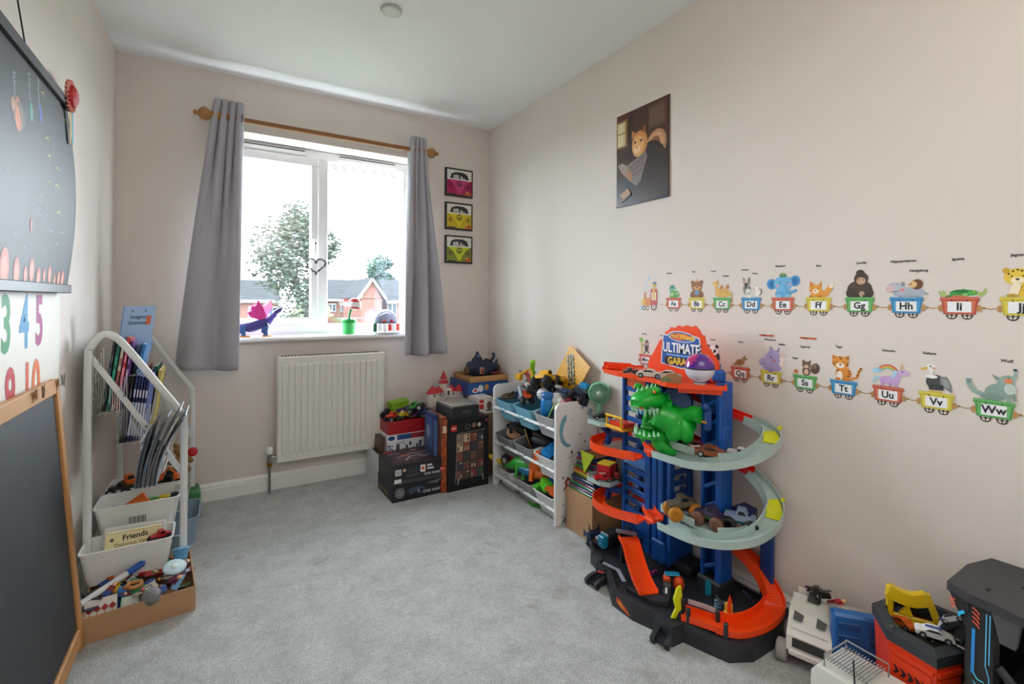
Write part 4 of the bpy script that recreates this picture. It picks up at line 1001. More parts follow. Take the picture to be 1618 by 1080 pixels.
plaque('lime and olive campervan plaque, lowest of the three', 1.392, 1.591, '#bccb22', '#7d8426', '#5f641c')
# cat picture on the right wall
cp = thing('cat_poster', 'dark frameless picture of a ginger cat reading a newspaper', 'poster', (XR - .0005, 1.636, 1.597))
PW, PH = .333, .459
B().box((-.002, 0, PH / 2), (.004, PW, PH), b=.0005).build('board', mat('#33201c', .4), cp)
A = [('r', -.166, 0, .166, .459, '#3a231c'), ('r', -.166, 0, .166, .14, '#23242e'), ('r', -.05, .28, .166, .459, '#4a2a1e'), ('r', .04, .335, .15, .44, '#5a4030'), ('r', .052, .347, .138, .43, '#6b5140'),
     ('r', -.166, .29, -.09, .43, '#7a5a30'), ('r', -.160, .30, -.105, .42, '#c9b98a'), ('r', -.157, .305, -.12, .415, '#dccfa4'), ('l', [(-.166, .365), (-.09, .365)], .005, '#7a5a30'), ('l', [(-.1, .29), (-.1, .43)], .008, '#8a642c'), ('r', -.166, .43, -.08, .459, '#5c2420'), ('r', -.166, .27, -.08, .287, '#4a3222'),
     ('e', .09, .25, .062, .075, '#b08058', -20), ('e', .088, .25, .05, .062, '#c79a6c', -20), ('e', .08, .245, .035, .05, '#8a5a3a', -20), ('e', .06, .15, .10, .13, '#2a1d1c'), ('p', [(-.01, .0), (.166, .0), (.166, .16), (.12, .24), (.05, .26), (-.02, .2)], '#33241f'),
     ('e', -.01, 0.285, .05, .062, '#c98a4a'), ('e', -.02, 0.275, .038, .052, '#e0a868'), ('p', [(-.062, 0.315), (-.06, 0.360), (-.03, 0.335)], '#c07a42'), ('p', [(.0, 0.340), (.026, 0.370), (.036, 0.320)], '#8a5230'), ('e', -.025, 0.260, .022, .02, '#ecc79a'), ('e', -.038, 0.297, .008, .006, '#2c1c14'), ('e', .0, 0.297, .008, .006, '#2c1c14'), ('e', -.026, 0.271, .005, .004, '#7a3a2c'),
     ('p', [(-.155, 0.210), (-.125, 0.217), (-.09, 0.195), (-.03, 0.217), (.03, 0.240), (.04, 0.210), (.0, 0.105), (-.03, 0.085), (-.085, 0.130), (-.13, 0.170)], '#9a8a80'), ('p', [(-.088, 0.193), (.03, 0.239), (.04, 0.207), (.0, 0.105), (-.03, 0.085), (-.08, 0.133)], '#7d706c'), ('l', [(-.07, 0.180), (.025, 0.215)], .004, '#5c524f'), ('l', [(-.062, 0.160), (.02, 0.190)], .004, '#5c524f'), ('l', [(-.056, 0.140), (.01, 0.162)], .004, '#5c524f'),
     ('e', -.075, .145, .014, .03, '#b07a50', 15), ('p', [(-.14, .06), (-.085, .085), (-.065, .06), (-.12, .035)], '#a07a5c'), ('p', [(-.15, .045), (-.12, .035), (-.065, .06), (-.068, .045), (-.13, .02)], '#5a4034'), ('r', -.166, 0, .166, .012, '#15151a')]
draw('picture', cp, (-.0041, 0, 0), (0, -1, 0), (0, 0, 1), A, rough=.35)
for k, (y_, z_) in enumerate(((1.02, 1.005), (.875, 1.005))):
    st = thing('paper_strip', ('short orange strip on the right wall under the letter E wagon', 'short orange strip on the right wall under the letter G wagon')[k], 'strip', (XR - .0005, y_, z_))
    B().box((-.001, 0, 0), (.0015, .052, .006)).build('strip', mat('#c8582c', .5), st)
    B().box((-.0018, .008, 0), (.001, .014, .004)).build('mark', mat('#5a2a1c', .5), st)
# ------------------------------------------------------------------ stacked boxes by the radiator
def barcode(x, y, w_, h_): return [('r', x, y, x + w_, y + h_, '#d9d9d6')] + [('r', x + w_ * (.08 + k * .07), y + h_ * .15, x + w_ * (.08 + k * .07 + (.035 if k % 3 else .018)), y + h_ * .85, '#222') for k in range(12)]
LOGO = lambda x, y, s_: [('r', x, y, x + s_, y + s_, '#c4171e'), ('t', '*LEGO', x + s_ / 2, y + s_ / 2, s_ * .36, '#f4f0e6', .95)]
carton('toy_set_box', 'flat black building-set box lying lowest on the carpet', (.967, 2.745, 0), 1, (.315, .27, .098), '#16161a',
       {'front': [('r', .012, .012, .075, .085, '#232428'), ('a', .043, .048, .022, .028, 0, 360, '#8a8c92'), ('a', .043, .048, .012, .016, 0, 360, '#c8cace'), ('e', .043, .048, .006, .006, '#a8aab0'), ('l', [(.09, .05), (.12, .06), (.16, .062), (.19, .05)], .012, '#3b4a63'), ('l', [(.10, .035), (.14, .05), (.17, .03)], .008, '#4f5f7a'), ('r', .15, .03, .158, .058, '#7d8ea8'), ('t', '*STAR WARS', .235, .03, .02, '#c9ccd2', 1.0), ('p', [(.2, .075), (.29, .088), (.27, .066)], '#6b7078')] + LOGO(.283, .022, .028), 'left': [('r', .02, .02, .2, .035, '#8a6c42')]}, group='black building-set boxes')
carton('toy_set_box', 'black building-set box with barcode lying on another black box', (.967, 2.745, .0985), -1, (.315, .285, .108), '#1a1a1e',
       {'front': [('r', .0, .0, .315, .02, '#3a3a3c')] + barcode(.02, .05, .035, .032) + barcode(.015, .008, .04, .022)[:1] + [('e', .072, .075, .009, .009, '#c9b08a'), ('r', .165, .05, .195, .09, '#e2e0dc'), ('e', .18, .07, .01, .01, '#c8503c'), ('r', .205, .078, .235, .088, '#dcdcdc'), ('r', .205, .06, .245, .07, '#dcdcdc'), ('r', .08, .045, .155, .085, '#26262b'), ('r', .085, .035, .155, .045, '#47474c'), ('t', '*STAR WARS', .235, .035, .018, '#c9ccd2')] + LOGO(.283, .035, .026),
        'top': [('r', .004, .004, .311, .281, '#2b2028'), ('l', [(.03, .05), (.1, .09), (.2, .08), (.29, .14)], .03, '#5a4650'), ('l', [(.06, .12), (.15, .17), (.26, .18)], .026, '#8a6a6c'), ('l', [(.1, .06), (.14, .12), (.22, .13)], .012, '#c8b4a8'), ('e', .12, .15, .03, .02, '#a05a50'), ('e', .22, .1, .03, .018, '#6c7a84'), ('e', .07, .2, .04, .018, '#7c4a52'), ('l', [(.05, .23), (.2, .21), (.3, .24)], .014, '#4a3a58'), ('r', .02, .24, .075, .262, '#b8262c'), ('e', .2, .23, .02, .012, '#c48a7a'), ('p', [(.14, .03), (.18, .05), (.16, .07), (.12, .05)], '#3c4c3a')]}, group='black building-set boxes')
carton('robot_kit_box', 'white robot kit carton under the red box of toys', (1.02, 3.0, 0), 0, (.31, .24, .30), '#dcdfe4',
       {'front': [('r', 0, .262, .31, .30, '#e6e8ec'), ('e', .025, .28, .022, .014, '#1d3f7a'), ('r', .06, .266, .16, .298, '#2b4f8f'), ('r', .15, .266, .235, .298, '#a8343a'), ('r', .24, .266, .30, .298, '#c8c8d2'), ('t', '*BOT', .022, .205, .04, '#1d3f7a', 1, 90), ('e', .02, .15, .018, .018, '#1d3f7a'), ('r', .055, .17, .075, .24, '#3a3f4a'), ('l', [(.06, .245), (.1, .255), (.11, .23)], .004, '#556')] + [('e', .10 + .022 * k, .2 + .018 * (k % 3), .008, .012, '#39435c') for k in range(6)] + [('l', [(.1 + .03 * k, .17), (.115 + .03 * k, .185), (.125 + .03 * k, .165)], .004, '#556') for k in range(5)] + [('r', .2, .21, .215, .245, '#28407a'), ('e', .26, .2, .02, .03, '#c2c8d2'), ('l', [(.24, .175), (.28, .22), (.29, .19)], .003, '#667')]})
rb = thing('red_toy_box', 'open red box heaped with trucks on the white kit carton', 'box', (1.02, 3.0, .302), (0, 0, 1))
RB = mat('#a3141e', .4)
for (c, d, n_) in (((0, -.115, .04), (.30, .004, .08), 'front_wall'), ((0, .115, .04), (.30, .004, .08), 'back_wall'), ((-.149, 0, .04), (.004, .23, .08), 'side_wall'), ((.149, 0, .04), (.004, .23, .08), 'side_wall'), ((0, 0, .002), (.30, .23, .004), 'bottom')): B().box(c, d).build(n_, RB, rb)
monster('orange red toy truck at the left end of the red box', (.91, 2.93, .37), 20, .085, '#d03a1c', acc='#d03a1c')
toy_car('black and yellow toy racer in the red box', (.985, 2.92, .385), 15, .08, '#1d1e22', trim='#d8b41c', kind='racer')
toy_car('yellow toy car on top of the dark trucks in the red box', (.99, 2.925, .405), 10, .06, '#d9a81c')
monster('green monster truck with big wheels in the red box', (1.08, 2.95, .405), -35, .10, '#3a9a3c', acc='#4a2a5c', rot=(0, -28, -35))
monster('dark purple monster truck in the red box', (1.03, 2.99, .385), 70, .085, '#3a2a52')
monster('blue monster truck at the right end of the red box', (1.12, 2.92, .372), 10, .085, '#28407a')
monster('black monster truck at the back left of the red box', (.91, 3.03, .375), 40, .08, '#202228')
tbx = carton('toy_crate', 'lime green toy crate standing in the red box', (.985, 3.03, .40), 0, (.12, .07, .08), '#7fae22', {'front': [('r', .02, .012, .10, .035, '#5c3f7a'), ('l', [(.01, .06), (.11, .06)], .008, '#4f7a14')]}, rot=(0, -6, 12))
figure('small yellow haired figure among trucks in the red box', (.95, 2.90, .385), (10, 10, 30), 1.0, '#c8c02c', '#333')
dgc = ['#2f7d4a', '#c8452c', '#e0c02c', '#444', '#7a3f9a']
for k in range(6):
    toy_car('small %s toy car wedged among the monster trucks in the red box' % ['green', 'red', 'yellow', 'grey', 'purple'][k % 5], (.92 + .04 * k, 2.955 + .02 * (k % 2), .375 + .006 * (k % 3)), k * 50, .06, dgc[k % 5], group='small cars in the red box')
# behind: crate and blue tin
cr = thing('white_crate', 'white plastic crate against the skirting beside the radiator', 'crate', (.832, 3.01, 0))
for (c, d, n_) in (((-.028, 0, .10), (.004, .26, .20), 'side_wall'), ((.028, 0, .10), (.004, .26, .20), 'side_wall'), ((0, -.13, .10), (.056, .004, .20), 'front_wall'), ((0, .13, .10), (.056, .004, .20), 'back_wall')): B().box(c, d).build(n_, mat('#c9cbcc', .4), cr)
B().box((0, 0, .01), (.052, .25, .006)).build('bottom', mat('#b9bbbc', .4), cr)
carton('brown_flap_box', 'torn brown carton squeezed above the white crate', (.835, 2.98, .03), 0, (.03, .12, .25), '#5a4636', None, rot=(0, 3, 0))
carton('blue_slim_box', 'slim royal blue box standing beside the white crate', (.838, 2.80, 0), -6, (.04, .06, .165), '#153f9c', {'front': [('r', .004, .10, .036, .15, '#2c5cc0')]})
# upright boxes
carton('blue_set_box', 'tall blue toy set box left of the brick-pattern box', (1.083, 2.72, 0), 0, (.03, .14, .45), '#1c3560', {'front': [('r', .004, .2, .026, .42, '#4a6490'), ('r', .004, .05, .026, .18, '#2a4678')], 'left': [('r', .01, .25, .13, .43, '#2f4f86'), ('e', .06, .34, .03, .04, '#8c9cb4'), ('r', .01, .03, .13, .2, '#24406c')]})
carton('brick_pattern_box', 'tall narrow box printed with orange brick pattern', (1.1165, 2.72, 0), 0, (.034, .24, .44), '#7d3a1e', {'front': [('r', max(.001, .001 + (k * .016 - (.008 if r_ % 2 else 0))), .004 + r_ * .0265, min(.033, .015 + (k * .016 - (.008 if r_ % 2 else 0))), .027 + r_ * .0265, '#b5562c' if (r_ * 2 + k) % 3 else '#94421f') for r_ in range(16) for k in range(3)] + [('r', .006, .35, .028, .39, '#d8c9b4')]})
hs = [('r', .05, .06, .235, .335, '#2e2a2a')]
cols = ['#6a5248', '#3c5a44', '#8a4a3c', '#52423a', '#a08a74', '#39404c', '#7c3a44', '#c2a888']
for i in range(4):
    for j in range(5):
        x_, y_ = .055 + i * .045, .065 + j * .054
        hs += [('r', x_, y_, x_ + .042, y_ + .05, cols[(i * 3 + j * 5) % 8]), ('r', x_ + .006, y_ + .006, x_ + .016, y_ + .03, cols[(i + j * 3 + 2) % 8]), ('e', x_ + .03, y_ + .018, .006, .012, cols[(i * 5 + j + 4) % 8]), ('r', x_ + .02, y_ + .036, x_ + .038, y_ + .044, cols[(i + j + 6) % 8])]
hs += [('l', [(.045, .05), (.06, .34), (.245, .345)], .004, '#8a8a86'), ('l', [(.06, .04), (.07, .075)], .006, '#b9b9b4'), ('l', [(.23, .04), (.225, .075)], .006, '#b9b9b4')] + LOGO(.016, .355, .036) + [('a', .125, .375, .013, .016, 0, 360, '#777'), ('e', .165, .378, .015, .014, '#8a6a52'), ('e', .2, .378, .012, .012, '#c8c2b8'), ('p', [(.24, .4), (.262, .41), (.25, .39)], '#c8485c')]
carton('building_set_box', 'tall black building-set box printed with a dolls house interior', (1.271, 2.67, 0), 0, (.272, .16, .42), '#121214', {'front': hs})
tr = thing('grey_tray_box', 'shallow charcoal tray box with clear lid on the tall black box', 'box', (1.245, 2.70, .4215), (0, 0, 4))
B().box((0, 0, .036), (.185, .22, .072), b=.004).build('tray', mat('#2b2b2d', .45), tr)
B().box((0, 0, .078), (.178, .212, .012), b=.004).build('lid', mat('#8d8a84', .25, 0, .1, 0, 12), tr)
B().box((0, -.111, .04), (.06, .002, .02)).build('label', mat('#4a4a4c', .5), tr)
# hidden supports and boxes behind
carton('grey_storage_carton', 'plain grey carton holding up the toy castle', (1.283, 2.985, 0), 0, (.24, .24, .43), '#8f8f92')
carton('storage_carton', 'plain brown carton under the red-topped box', (1.487, 2.88, 0), 0, (.155, .36, .40), '#8c7458')
carton('corner_carton', 'tall brown carton in the far right corner', (1.635, 3.02, 0), 0, (.13, .26, .49), '#8c7458')
carton('white_set_box', 'white box with red label below the castle corner', (1.455, 2.80, .401), 0, (.11, .16, .10), '#dcd8d2', {'front': [('r', .008, .03, .04, .09, '#c2222a'), ('t', '*LEGO', .024, .065, .012, '#fff'), ('e', .08, .05, .018, .026, '#6c5a4c'), ('r', .06, .015, .1, .025, '#444')], 'top': [('r', .01, .02, .1, .14, '#e8e6e2')]})
carton('red_top_box', 'flat dark box with a red lid behind the white box', (1.46, 2.985, .401), 0, (.14, .18, .09), '#4a4652', {'top': [('r', .002, .002, .138, .178, '#b83a3c')], 'front': [('r', .01, .02, .13, .07, '#3c3f4c'), ('r', .02, .03, .06, .06, '#7a5a62')]})
carton('blue_game_box', 'wide blue game box under the wooden tray', (1.545, 3.0, .492), 0, (.30, .30, .085), '#1f4f96', {'front': [('e', .09, .045, .02, .024, '#c8d0dc'), ('e', .135, .05, .016, .02, '#b8863c'), ('p', [(.18, .02), (.2, .06), (.24, .07), (.22, .02)], '#d8b43c'), ('e', .05, .035, .022, .016, '#dfe3ea'), ('e', .05, .035, .014, .010, '#b8343c'), ('r', .25, .01, .29, .07, '#3a8f5a')]})
wt = thing('wooden_tray', 'shallow pale wooden tray box under the dark mountain toy', 'tray', (1.56, 3.0, .5775))
WT = mat('#b98a55', .55, 0, .15, .05, 30, stretch=(.15, 1, 1))
B().box((0, 0, .004), (.29, .27, .008)).build('bottom', WT, wt)
for (c, d) in (((0, -.132, .02), (.29, .008, .036)), ((0, .132, .02), (.29, .008, .036)), ((-.141, 0, .02), (.008, .256, .036)), ((.141, 0, .02), (.008, .256, .036))): B().box(c, d, b=.002).build('side', WT, wt)
# castle
ca = thing('toy_castle', 'white toy castle with red cone roofs by the corner', 'toy castle', (1.283, 2.985, .4305))
CW_, CRD = mat('#d9d3cc', .5, 0, .1, 0, 80), mat('#b8202a', .45)
B().box((0, 0, .025), (.22, .12, .05), b=.004).build('base_wall', CW_, ca)
for x_, y_, r_, h_, c_ in ((-.095, -.02, .034, .085, .05), (.095, -.02, .03, .085, .045), (-.045, .0, .03, .085, .04), (.05, .0, .03, .085, .04), (0, .02, .026, .14, .0), (0, .02, .019, .165, .055)):
    B().cyl((x_, y_, .0), (x_, y_, h_), r_, n=14).build('tower', CW_, ca)
    if c_: B().lathe([(r_ * 1.25, h_), (r_ * 1.2, h_ + .004), (.002, h_ + c_)], (x_, y_, 0), n=14).build('roof', CRD, ca)
B().lathe([(.032, .138), (.034, .142), (.026, .158), (.02, .16)], (0, .02, 0), n=14).build('roof_skirt', CRD, ca)
B().box((0, -.045, .055), (.05, .04, .11), b=.003).build('gatehouse', CW_, ca)
for x_, z_, w_, h_ in ((0, .03, .022, .04), (0, .085, .014, .026)):
    B().box((x_, -.066, z_), (w_, .004, h_), b=.001).build('doorway', mat('#4a2a24', .6), ca)
for k in range(12):
    B().box((-.11 + k * .02, -.062, .054), (.010, .006, .010)).build('merlon', CW_, ca)
for x_ in (-.095, -.045, .05, .095):
    for z_ in (.045, .07):
        B().box((x_, -.052 if abs(x_) > .06 else -.031, z_), (.008, .004, .012)).build('window', mat('#3c3540', .5), ca)
B().box((0, .035, -.004 + .004), (.20, .05, .006)).build('plinth', mat('#7c8a5c', .7), ca)
# dark mountain toy
mt = thing('toy_mountain', 'dark blue dragon mountain toy in the far right corner', 'toy playset', (1.565, 3.0, .6165))
NV = mat('#1c2a44', .55, 0, .3, .4, 40)
mb = B()
mb.sph((0, 0, .03), (.125, .10, .055), 16, 8, jit=.18)
for x_, y_, z_, r_ in ((-.03, 0, .10, .045), (-.075, .01, .07, .04), (.05, .01, .075, .045), (.09, 0, .05, .035), (-.03, 0, .14, .025), (.03, .02, .06, .05)): mb.sph((x_, y_, z_ - .03), (r_, r_ * .8, r_ * 1.1), 10, 7, jit=.25)
mb.build('rock', NV, mt)
for p in ([(.06, -.02, .08), (.085, -.03, .11), (.08, -.03, .14)], [(.03, -.03, .07), (.07, -.06, .06), (.10, -.05, .09)], [(-.02, -.02, .11), (-.045, -.02, .15)]): mb2 = B().tube(smooth(p, 4), .010, 7).build('tentacle', NV, mt)
B().box((-.045, -.098, .03), (.03, .012, .045), b=.004).build('door_frame', mat('#b98a78', .6), mt)
B().box((-.045, -.106, .028), (.016, .004, .034), b=.002).build('door', mat('#7a1c1c', .6), mt)
for x_ in (-.05, -.035): B().box((x_, -.04, .125), (.010, .004, .018)).build('lit_slot', mat('#5d7fae', .5), mt)
B().box((.05, -.10, .012), (.06, .02, .008), b=.002).build('ledge', mat('#8a2a3c', .6), mt)
for sx in (-.125, .12): B().sph((sx, -.03, .03), (.018, .02, .03), 8, 6, jit=.2).build('boulder', mat('#6b4c3e', .8), mt)
# ------------------------------------------------------------------ toy rack with nine fabric bins
rk = thing('toy_rack', 'white toy rack with moon and star decals and three tiers of bins', 'toy rack', (1.565, 2.255, 0))
RKW = mat('#e3e4e4', .35, name='white_laminate')
def side_outline(n=8):
    d, h = .27, .61; r = .03; o = [(-.135, 0), (-.105, 0)]
    o += [(-.105 + .03 * k / n + .0, .03 * math.sin(PI / 2 * k / n)) for k in range(1, n + 1)]
    o += [(.075 + .03 * k / n, .03 * math.cos(PI / 2 * k / n)) for k in range(n)]
    o += [(.105, 0), (.135, 0), (.135, .58)]
    o += [(.105 + r * math.cos(R(a)), .58 + r * math.sin(R(a))) for a in (15, 45, 75, 90)]
    o += [(-.105 + r * math.cos(R(a)), .58 + r * math.sin(R(a))) for a in (90, 105, 135, 165, 180)]
    return o
for yy in (-.3175, .3175):
    B().prism(side_outline(), (0, yy, 0), (1, 0, 0), (0, 0, 1), -.0075, .0075).build('side_panel', RKW, rk)
for z_ in (.474, .264, .066):
    B().cyl((-.127, -.31, z_), (-.127, .31, z_), .0085, n=12).build('front_rail', RKW, rk)
    B().cyl((.10, -.31, z_ + .075), (.10, .31, z_ + .075), .0085, n=12).build('back_rail', RKW, rk)
def star(cx, cy, r_, n=5, q=.42): return [(cx + (r_ if k % 2 == 0 else r_ * q) * math.sin(PI * k / n), cy + (r_ if k % 2 == 0 else r_ * q) * math.cos(PI * k / n)) for k in range(2 * n)]
moon = [(.0 + .055 * math.cos(R(a)), .085 * math.sin(R(a))) for a in range(100, 281, 15)] + [(.03 + .062 * math.cos(R(a)), .073 * math.sin(R(a)) - .004) for a in range(262, 117, -15)]
A = [('p', [(x_ - .06, y_ + .47) for x_, y_ in moon], '#6fa3b5'), ('l', [(-.095, .445), (-.085, .45)], .003, '#e8eef0'), ('l', [(-.098, .46), (-.09, .465)], .003, '#e8eef0'), ('l', [(-.085, .43), (-.076, .437)], .003, '#e8eef0'),
     ('e', .085, .545, .016, .022, '#8fa9b4'), ('e', .085, .545, .010, .014, '#a9bec6'), ('l', [(.06, .54), (.11, .552)], .004, '#7d96a2'),
     ('e', -.035, .355, .010, .012, '#c9b8a0'), ('e', -.035, .356, .006, .007, '#3a3a40'), ('p', [(-.05, .345), (-.02, .345), (-.025, .31), (-.04, .29), (-.05, .31)], '#d8d4cc'), ('l', [(-.06, .33), (-.01, .34)], .004, '#b0a898'), ('l', [(-.045, .3), (-.05, .28)], .004, '#9a9288'), ('l', [(-.03, .3), (-.02, .282)], .004, '#9a9288'),
     ('p', [(-.08, .21), (-.062, .236), (-.04, .222), (-.035, .19), (-.05, .165), (-.07, .18)], '#a8432f'), ('e', -.055, .205, .009, .012, '#e2ded6'), ('p', [(-.07, .18), (-.09, .165), (-.08, .19)], '#7a2a22'), ('p', [(-.045, .165), (-.03, .155), (-.036, .185)], '#7a2a22'), ('p', [(-.062, .165), (-.058, .145), (-.05, .165)], '#d9a23c'), ('p', star(-.09, .235, .010), '#6a2a2a'), ('p', star(.0, .105, .017, 4, .3), '#5c7f98')]
for cx, cy, r_, c_ in ((.035, .575, .006, '#3a4f70'), (-.03, .52, .005, '#d8a878'), (.02, .44, .007, '#7a8a98'), (-.03, .57, .005, '#c2c8cc'), (.06, .47, .004, '#d8b088'), (.05, .40, .008, '#7a7060'), (.10, .42, .006, '#5c7f98'), (.095, .35, .007, '#a08a6a'), (.03, .32, .007, '#6a5a5a'), (.04, .25, .005, '#c8a878'), (-.09, .10, .006, '#8a7a78'), (-.05, .06, .005, '#a9a4a0'), (-.09, .04, .008, '#b09a80'), (.07, .17, .005, '#7a8a98'), (.09, .26, .006, '#5c7f98'), (-.10, .32, .004, '#8a8a90'), (.0, .19, .004, '#c8a878'), (.04, .06, .005, '#8a7a78')):
    A.append(('p', star(cx, cy, r_ * 1.3), c_))
for nm, q in (('moon_decal', A[0:4]), ('planet_decal', A[4:7]), ('astronaut_decal', A[7:13]), ('rocket_decal', A[13:19])): draw(nm, rk, (0, -.3255, 0), (1, 0, 0), (0, 0, 1), q, rough=.4)
for q in A[19:]: draw('star_decal', rk, (0, -.3255, 0), (1, 0, 0), (0, 0, 1), [q], rough=.4)
SB, SG, SL, SW = mat('#6ea9bf', .85, 0, .08, .2, 300), mat('#84868a', .85, 0, .08, .2, 300), mat('#a3a4a6', .85, 0, .08, .2, 300), mat('#cfd0cf', .85, 0, .05, .2, 300)
TIER = ['top', 'middle', 'bottom']; PLACE = ['by the far panel', 'in the centre', 'by the moon panel']
CN = [['sky blue', 'sky blue', 'pale grey'], ['dark grey', 'dark grey', 'off-white'], ['off-white', 'grey', 'off-white']]
CM = [[SB, SB, SL], [SG, SG, SW], [SW, SL, SW]]
for i in range(3):
    for j in range(3):
        zb = (.435, .225, .03)[i]; yc = 2.465 - j * .208
        t = tub('fabric_bin', '%s fabric bin on the %s tier of the toy rack, %s' % (CN[i][j], TIER[i], PLACE[j]), 'bin', (1.562, yc, zb), 0, .215, .198, .118, .86, CM[i][j], t=.004, lip=.004, group='fabric bins on the toy rack', rot=(0, -13, 0), rnd_=.03)
        B().tube(smooth([(-.112, -.035, .075), (-.119, -.02, .068), (-.119, .02, .068), (-.112, .035, .075)], 3), .005, 6, flat=(.5, 1.3)).build('handle', CM[i][j], t)
def rx(px, dy=0): return px
# top tier heap
ch = thing('bead_chain', 'dark gold bead chain coiled in the far top bin', 'chain', (1.52, 2.50, .535))
b = B()
for k in range(60):
    a = k * .55; b.sph((.07 * math.cos(a) * (1 - k / 150), .06 * math.sin(a) * (1 - k / 150), .004 + k * .0003 + .004 * math.sin(k)), .008, 6, 4)
o = b.build('beads', mat('#5a4a34', .35, .5), ch); o['kind'] = 'stuff'
robot('big red robot toy lying on the top tier of the rack', (1.53, 2.42, .60), (62, 10, 60), 1.5, '#b01e24', '#8a1a20', '#40444c')
robot('orange and grey robot toy on the top tier heap', (1.56, 2.36, .63), (80, -20, 130), 1.2, '#d9641a', '#6c7078', '#b8342c')
lt = thing('lime_tube', 'lime green tube standing up from the top tier heap', 'toy', (1.575, 2.36, .66))
B().lathe([(.014, 0), (.014, .085), (.017, .087), (.017, .115), (.012, .117)], n=14).build('barrel', pls('#86c52a'), lt)
B().lathe([(.018, .04), (.019, .045), (.018, .05)], n=14).build('ring', pls('#5f9a1c'), lt)
digger('yellow and black tipper truck on the top tier heap', (1.51, 2.235, .60), 120, 1.7, '#dba415', rot=(15, -10, 120))
monster('yellow toy loader behind the tipper truck', (1.57, 2.21, .61), 40, .12, '#e0ac1a')
block('white plastic toy brick slab on the top tier heap', (1.52, 2.31, .62), (40, 20, 30), (.09, .05, .022), '#d8d8d6')
block('pale grey toy slab leaning on the top tier heap', (1.49, 2.33, .575), (55, -20, 70), (.10, .05, .016), '#b4b6b8')
monster('orange and black toy buggy in the centre top bin', (1.485, 2.29, .545), 70, .10, '#d9581c')
cpb = thing('blue_beaker', 'bright blue screw-top bottle at the front of the top tier', 'bottle', (1.485, 2.085, .52), (14, -8, 0))
B().lathe([(.026, 0), (.034, .01), (.036, .06), (.034, .09), (.026, .10)], n=20).build('body', pls('#1e78c0'), cpb)
B().lathe([(.028, .10), (.030, .103), (.030, .122), (.02, .128), (.004, .13)], n=20).build('lid', pls('#1b66a8'), cpb)
wb = thing('white_helmet', 'white rounded toy helmet on the top tier heap', 'toy', (1.52, 2.05, .56))
B().sph((0, 0, .035), (.045, .04, .045), 16, 10).build('shell', pls('#c9cdd2'), wb)
B().box((-.035, 0, .03), (.02, .05, .02), b=.006).build('visor', pls('#8d949c'), wb)
ballt('small white ball beside the helmet on the top tier', (1.51, 2.0, .575), .024, '#d9dcde', '#a9adb2')
sp = thing('green_strap', 'lime green strap coiled over the near top bin', 'strap', (1.50, 1.995, .55))
B().tube(smooth([(-.05, .03, -.03), (-.03, .01, .03), (.0, -.02, .055), (.04, -.04, .05), (.07, -.02, .03)], 5), .007, 6, flat=(1.5, .5)).build('band', pls('#8fb52c'), sp)
B().box((.07, -.02, .03), (.02, .02, .010), b=.003).build('buckle', BLK, sp)
blk = ['#2b3550', '#1f2a38', '#3a4a60', '#20262e']
for k in range(4): block(['slate blue', 'near-black', 'steel blue', 'charcoal'][k] + ' toy cube on the near top of the rack', (1.60 + .045 * (k // 2), 2.02 - .075 * (k % 2), .585 + .045 * (k // 2)), (12, 20, 20 * k), (.05, .05, .04), blk[k], group='dark cubes on the rack')
block('cyan toy cube on the near top of the rack', (1.635, 1.965, .66), (10, 15, 25), (.045, .045, .035), '#1c8fc2')
toy_car('dark red toy car on the near top of the rack', (1.545, 1.985, .60), 60, .08, '#7a1c2c')
toy_car('grey toy car with blue trim on the near top of the rack', (1.585, 1.965, .615), 100, .09, '#3c424c', trim='#3c7ab0')
robot('blue grey robot toy on the near top of the rack', (1.60, 1.985, .62), (75, 10, 200), 1.1, '#2f4a78', '#5c6a7c', '#20242c')
plane('white toy plane lying on the top tier heap', (1.57, 2.10, .645), (10, 15, 30), 1.0, '#dfe1e2', '#8a9aa8')
robot('large red and blue robot toy sprawled on the far top bin', (1.50, 2.40, .575), (75, 0, 95), 1.9, '#a81c22', '#c23a2c', '#2c3a6a')
robot('black and gold robot toy on the centre of the top tier', (1.55, 2.27, .64), (70, 25, 20), 1.7, '#26282c', '#c89a1c', '#3a3c40')
monster('yellow and black dump truck high on the top tier heap', (1.535, 2.165, .635), 25, .15, '#e0a915', '#333', '#1d1d1f', '#26262a', rot=(10, -14, 200))
block('tilted pale blue grey toy panel beside the dump truck', (1.50, 2.335, .585), (60, 20, 20), (.12, .07, .02), '#9aa6b4')
plane('red toy plane on the far top of the heap', (1.59, 2.45, .66), (30, -20, 70), 1.3, '#a81c22', '#30343c')
block('charcoal toy engine block on the near top bin', (1.56, 2.01, .575), (20, 10, 30), (.10, .06, .05), '#2a3038')
monster('navy toy truck lying near the moon panel', (1.60, 1.99, .60), 10, .12, '#26344e', rot=(30, 10, 40))
block('red toy bumper block on the near top bin', (1.52, 1.975, .575), (10, 30, 10), (.08, .035, .03), '#8a1c2c')
ballt('white ribbed ball on the centre of the top tier', (1.50, 2.145, .585), .034, '#cfd3d8', '#9aa0a8')
monster('purple grey toy buggy in the far middle bin', (1.53, 2.50, .315), 70, .10, '#4a4452')
block('brown leather toy case in the centre middle bin', (1.555, 2.235, .335), (15, 10, 20), (.10, .09, .04), '#5a4030', 'toy_case', cat='toy')
block('bright blue toy ramp at the front of the near middle bin', (1.485, 2.055, .325), (30, -15, 15), (.10, .06, .03), '#1f7fc8')
block('orange toy wedge in the near middle bin', (1.52, 1.995, .325), (10, 20, 40), (.06, .05, .035), '#e0641c')
dinosaur('big orange toy dinosaur rearing over the centre bottom bin', (1.50, 2.20, .125), (0, -20, 240), 1.7, '#dd6418', '#f0a050')
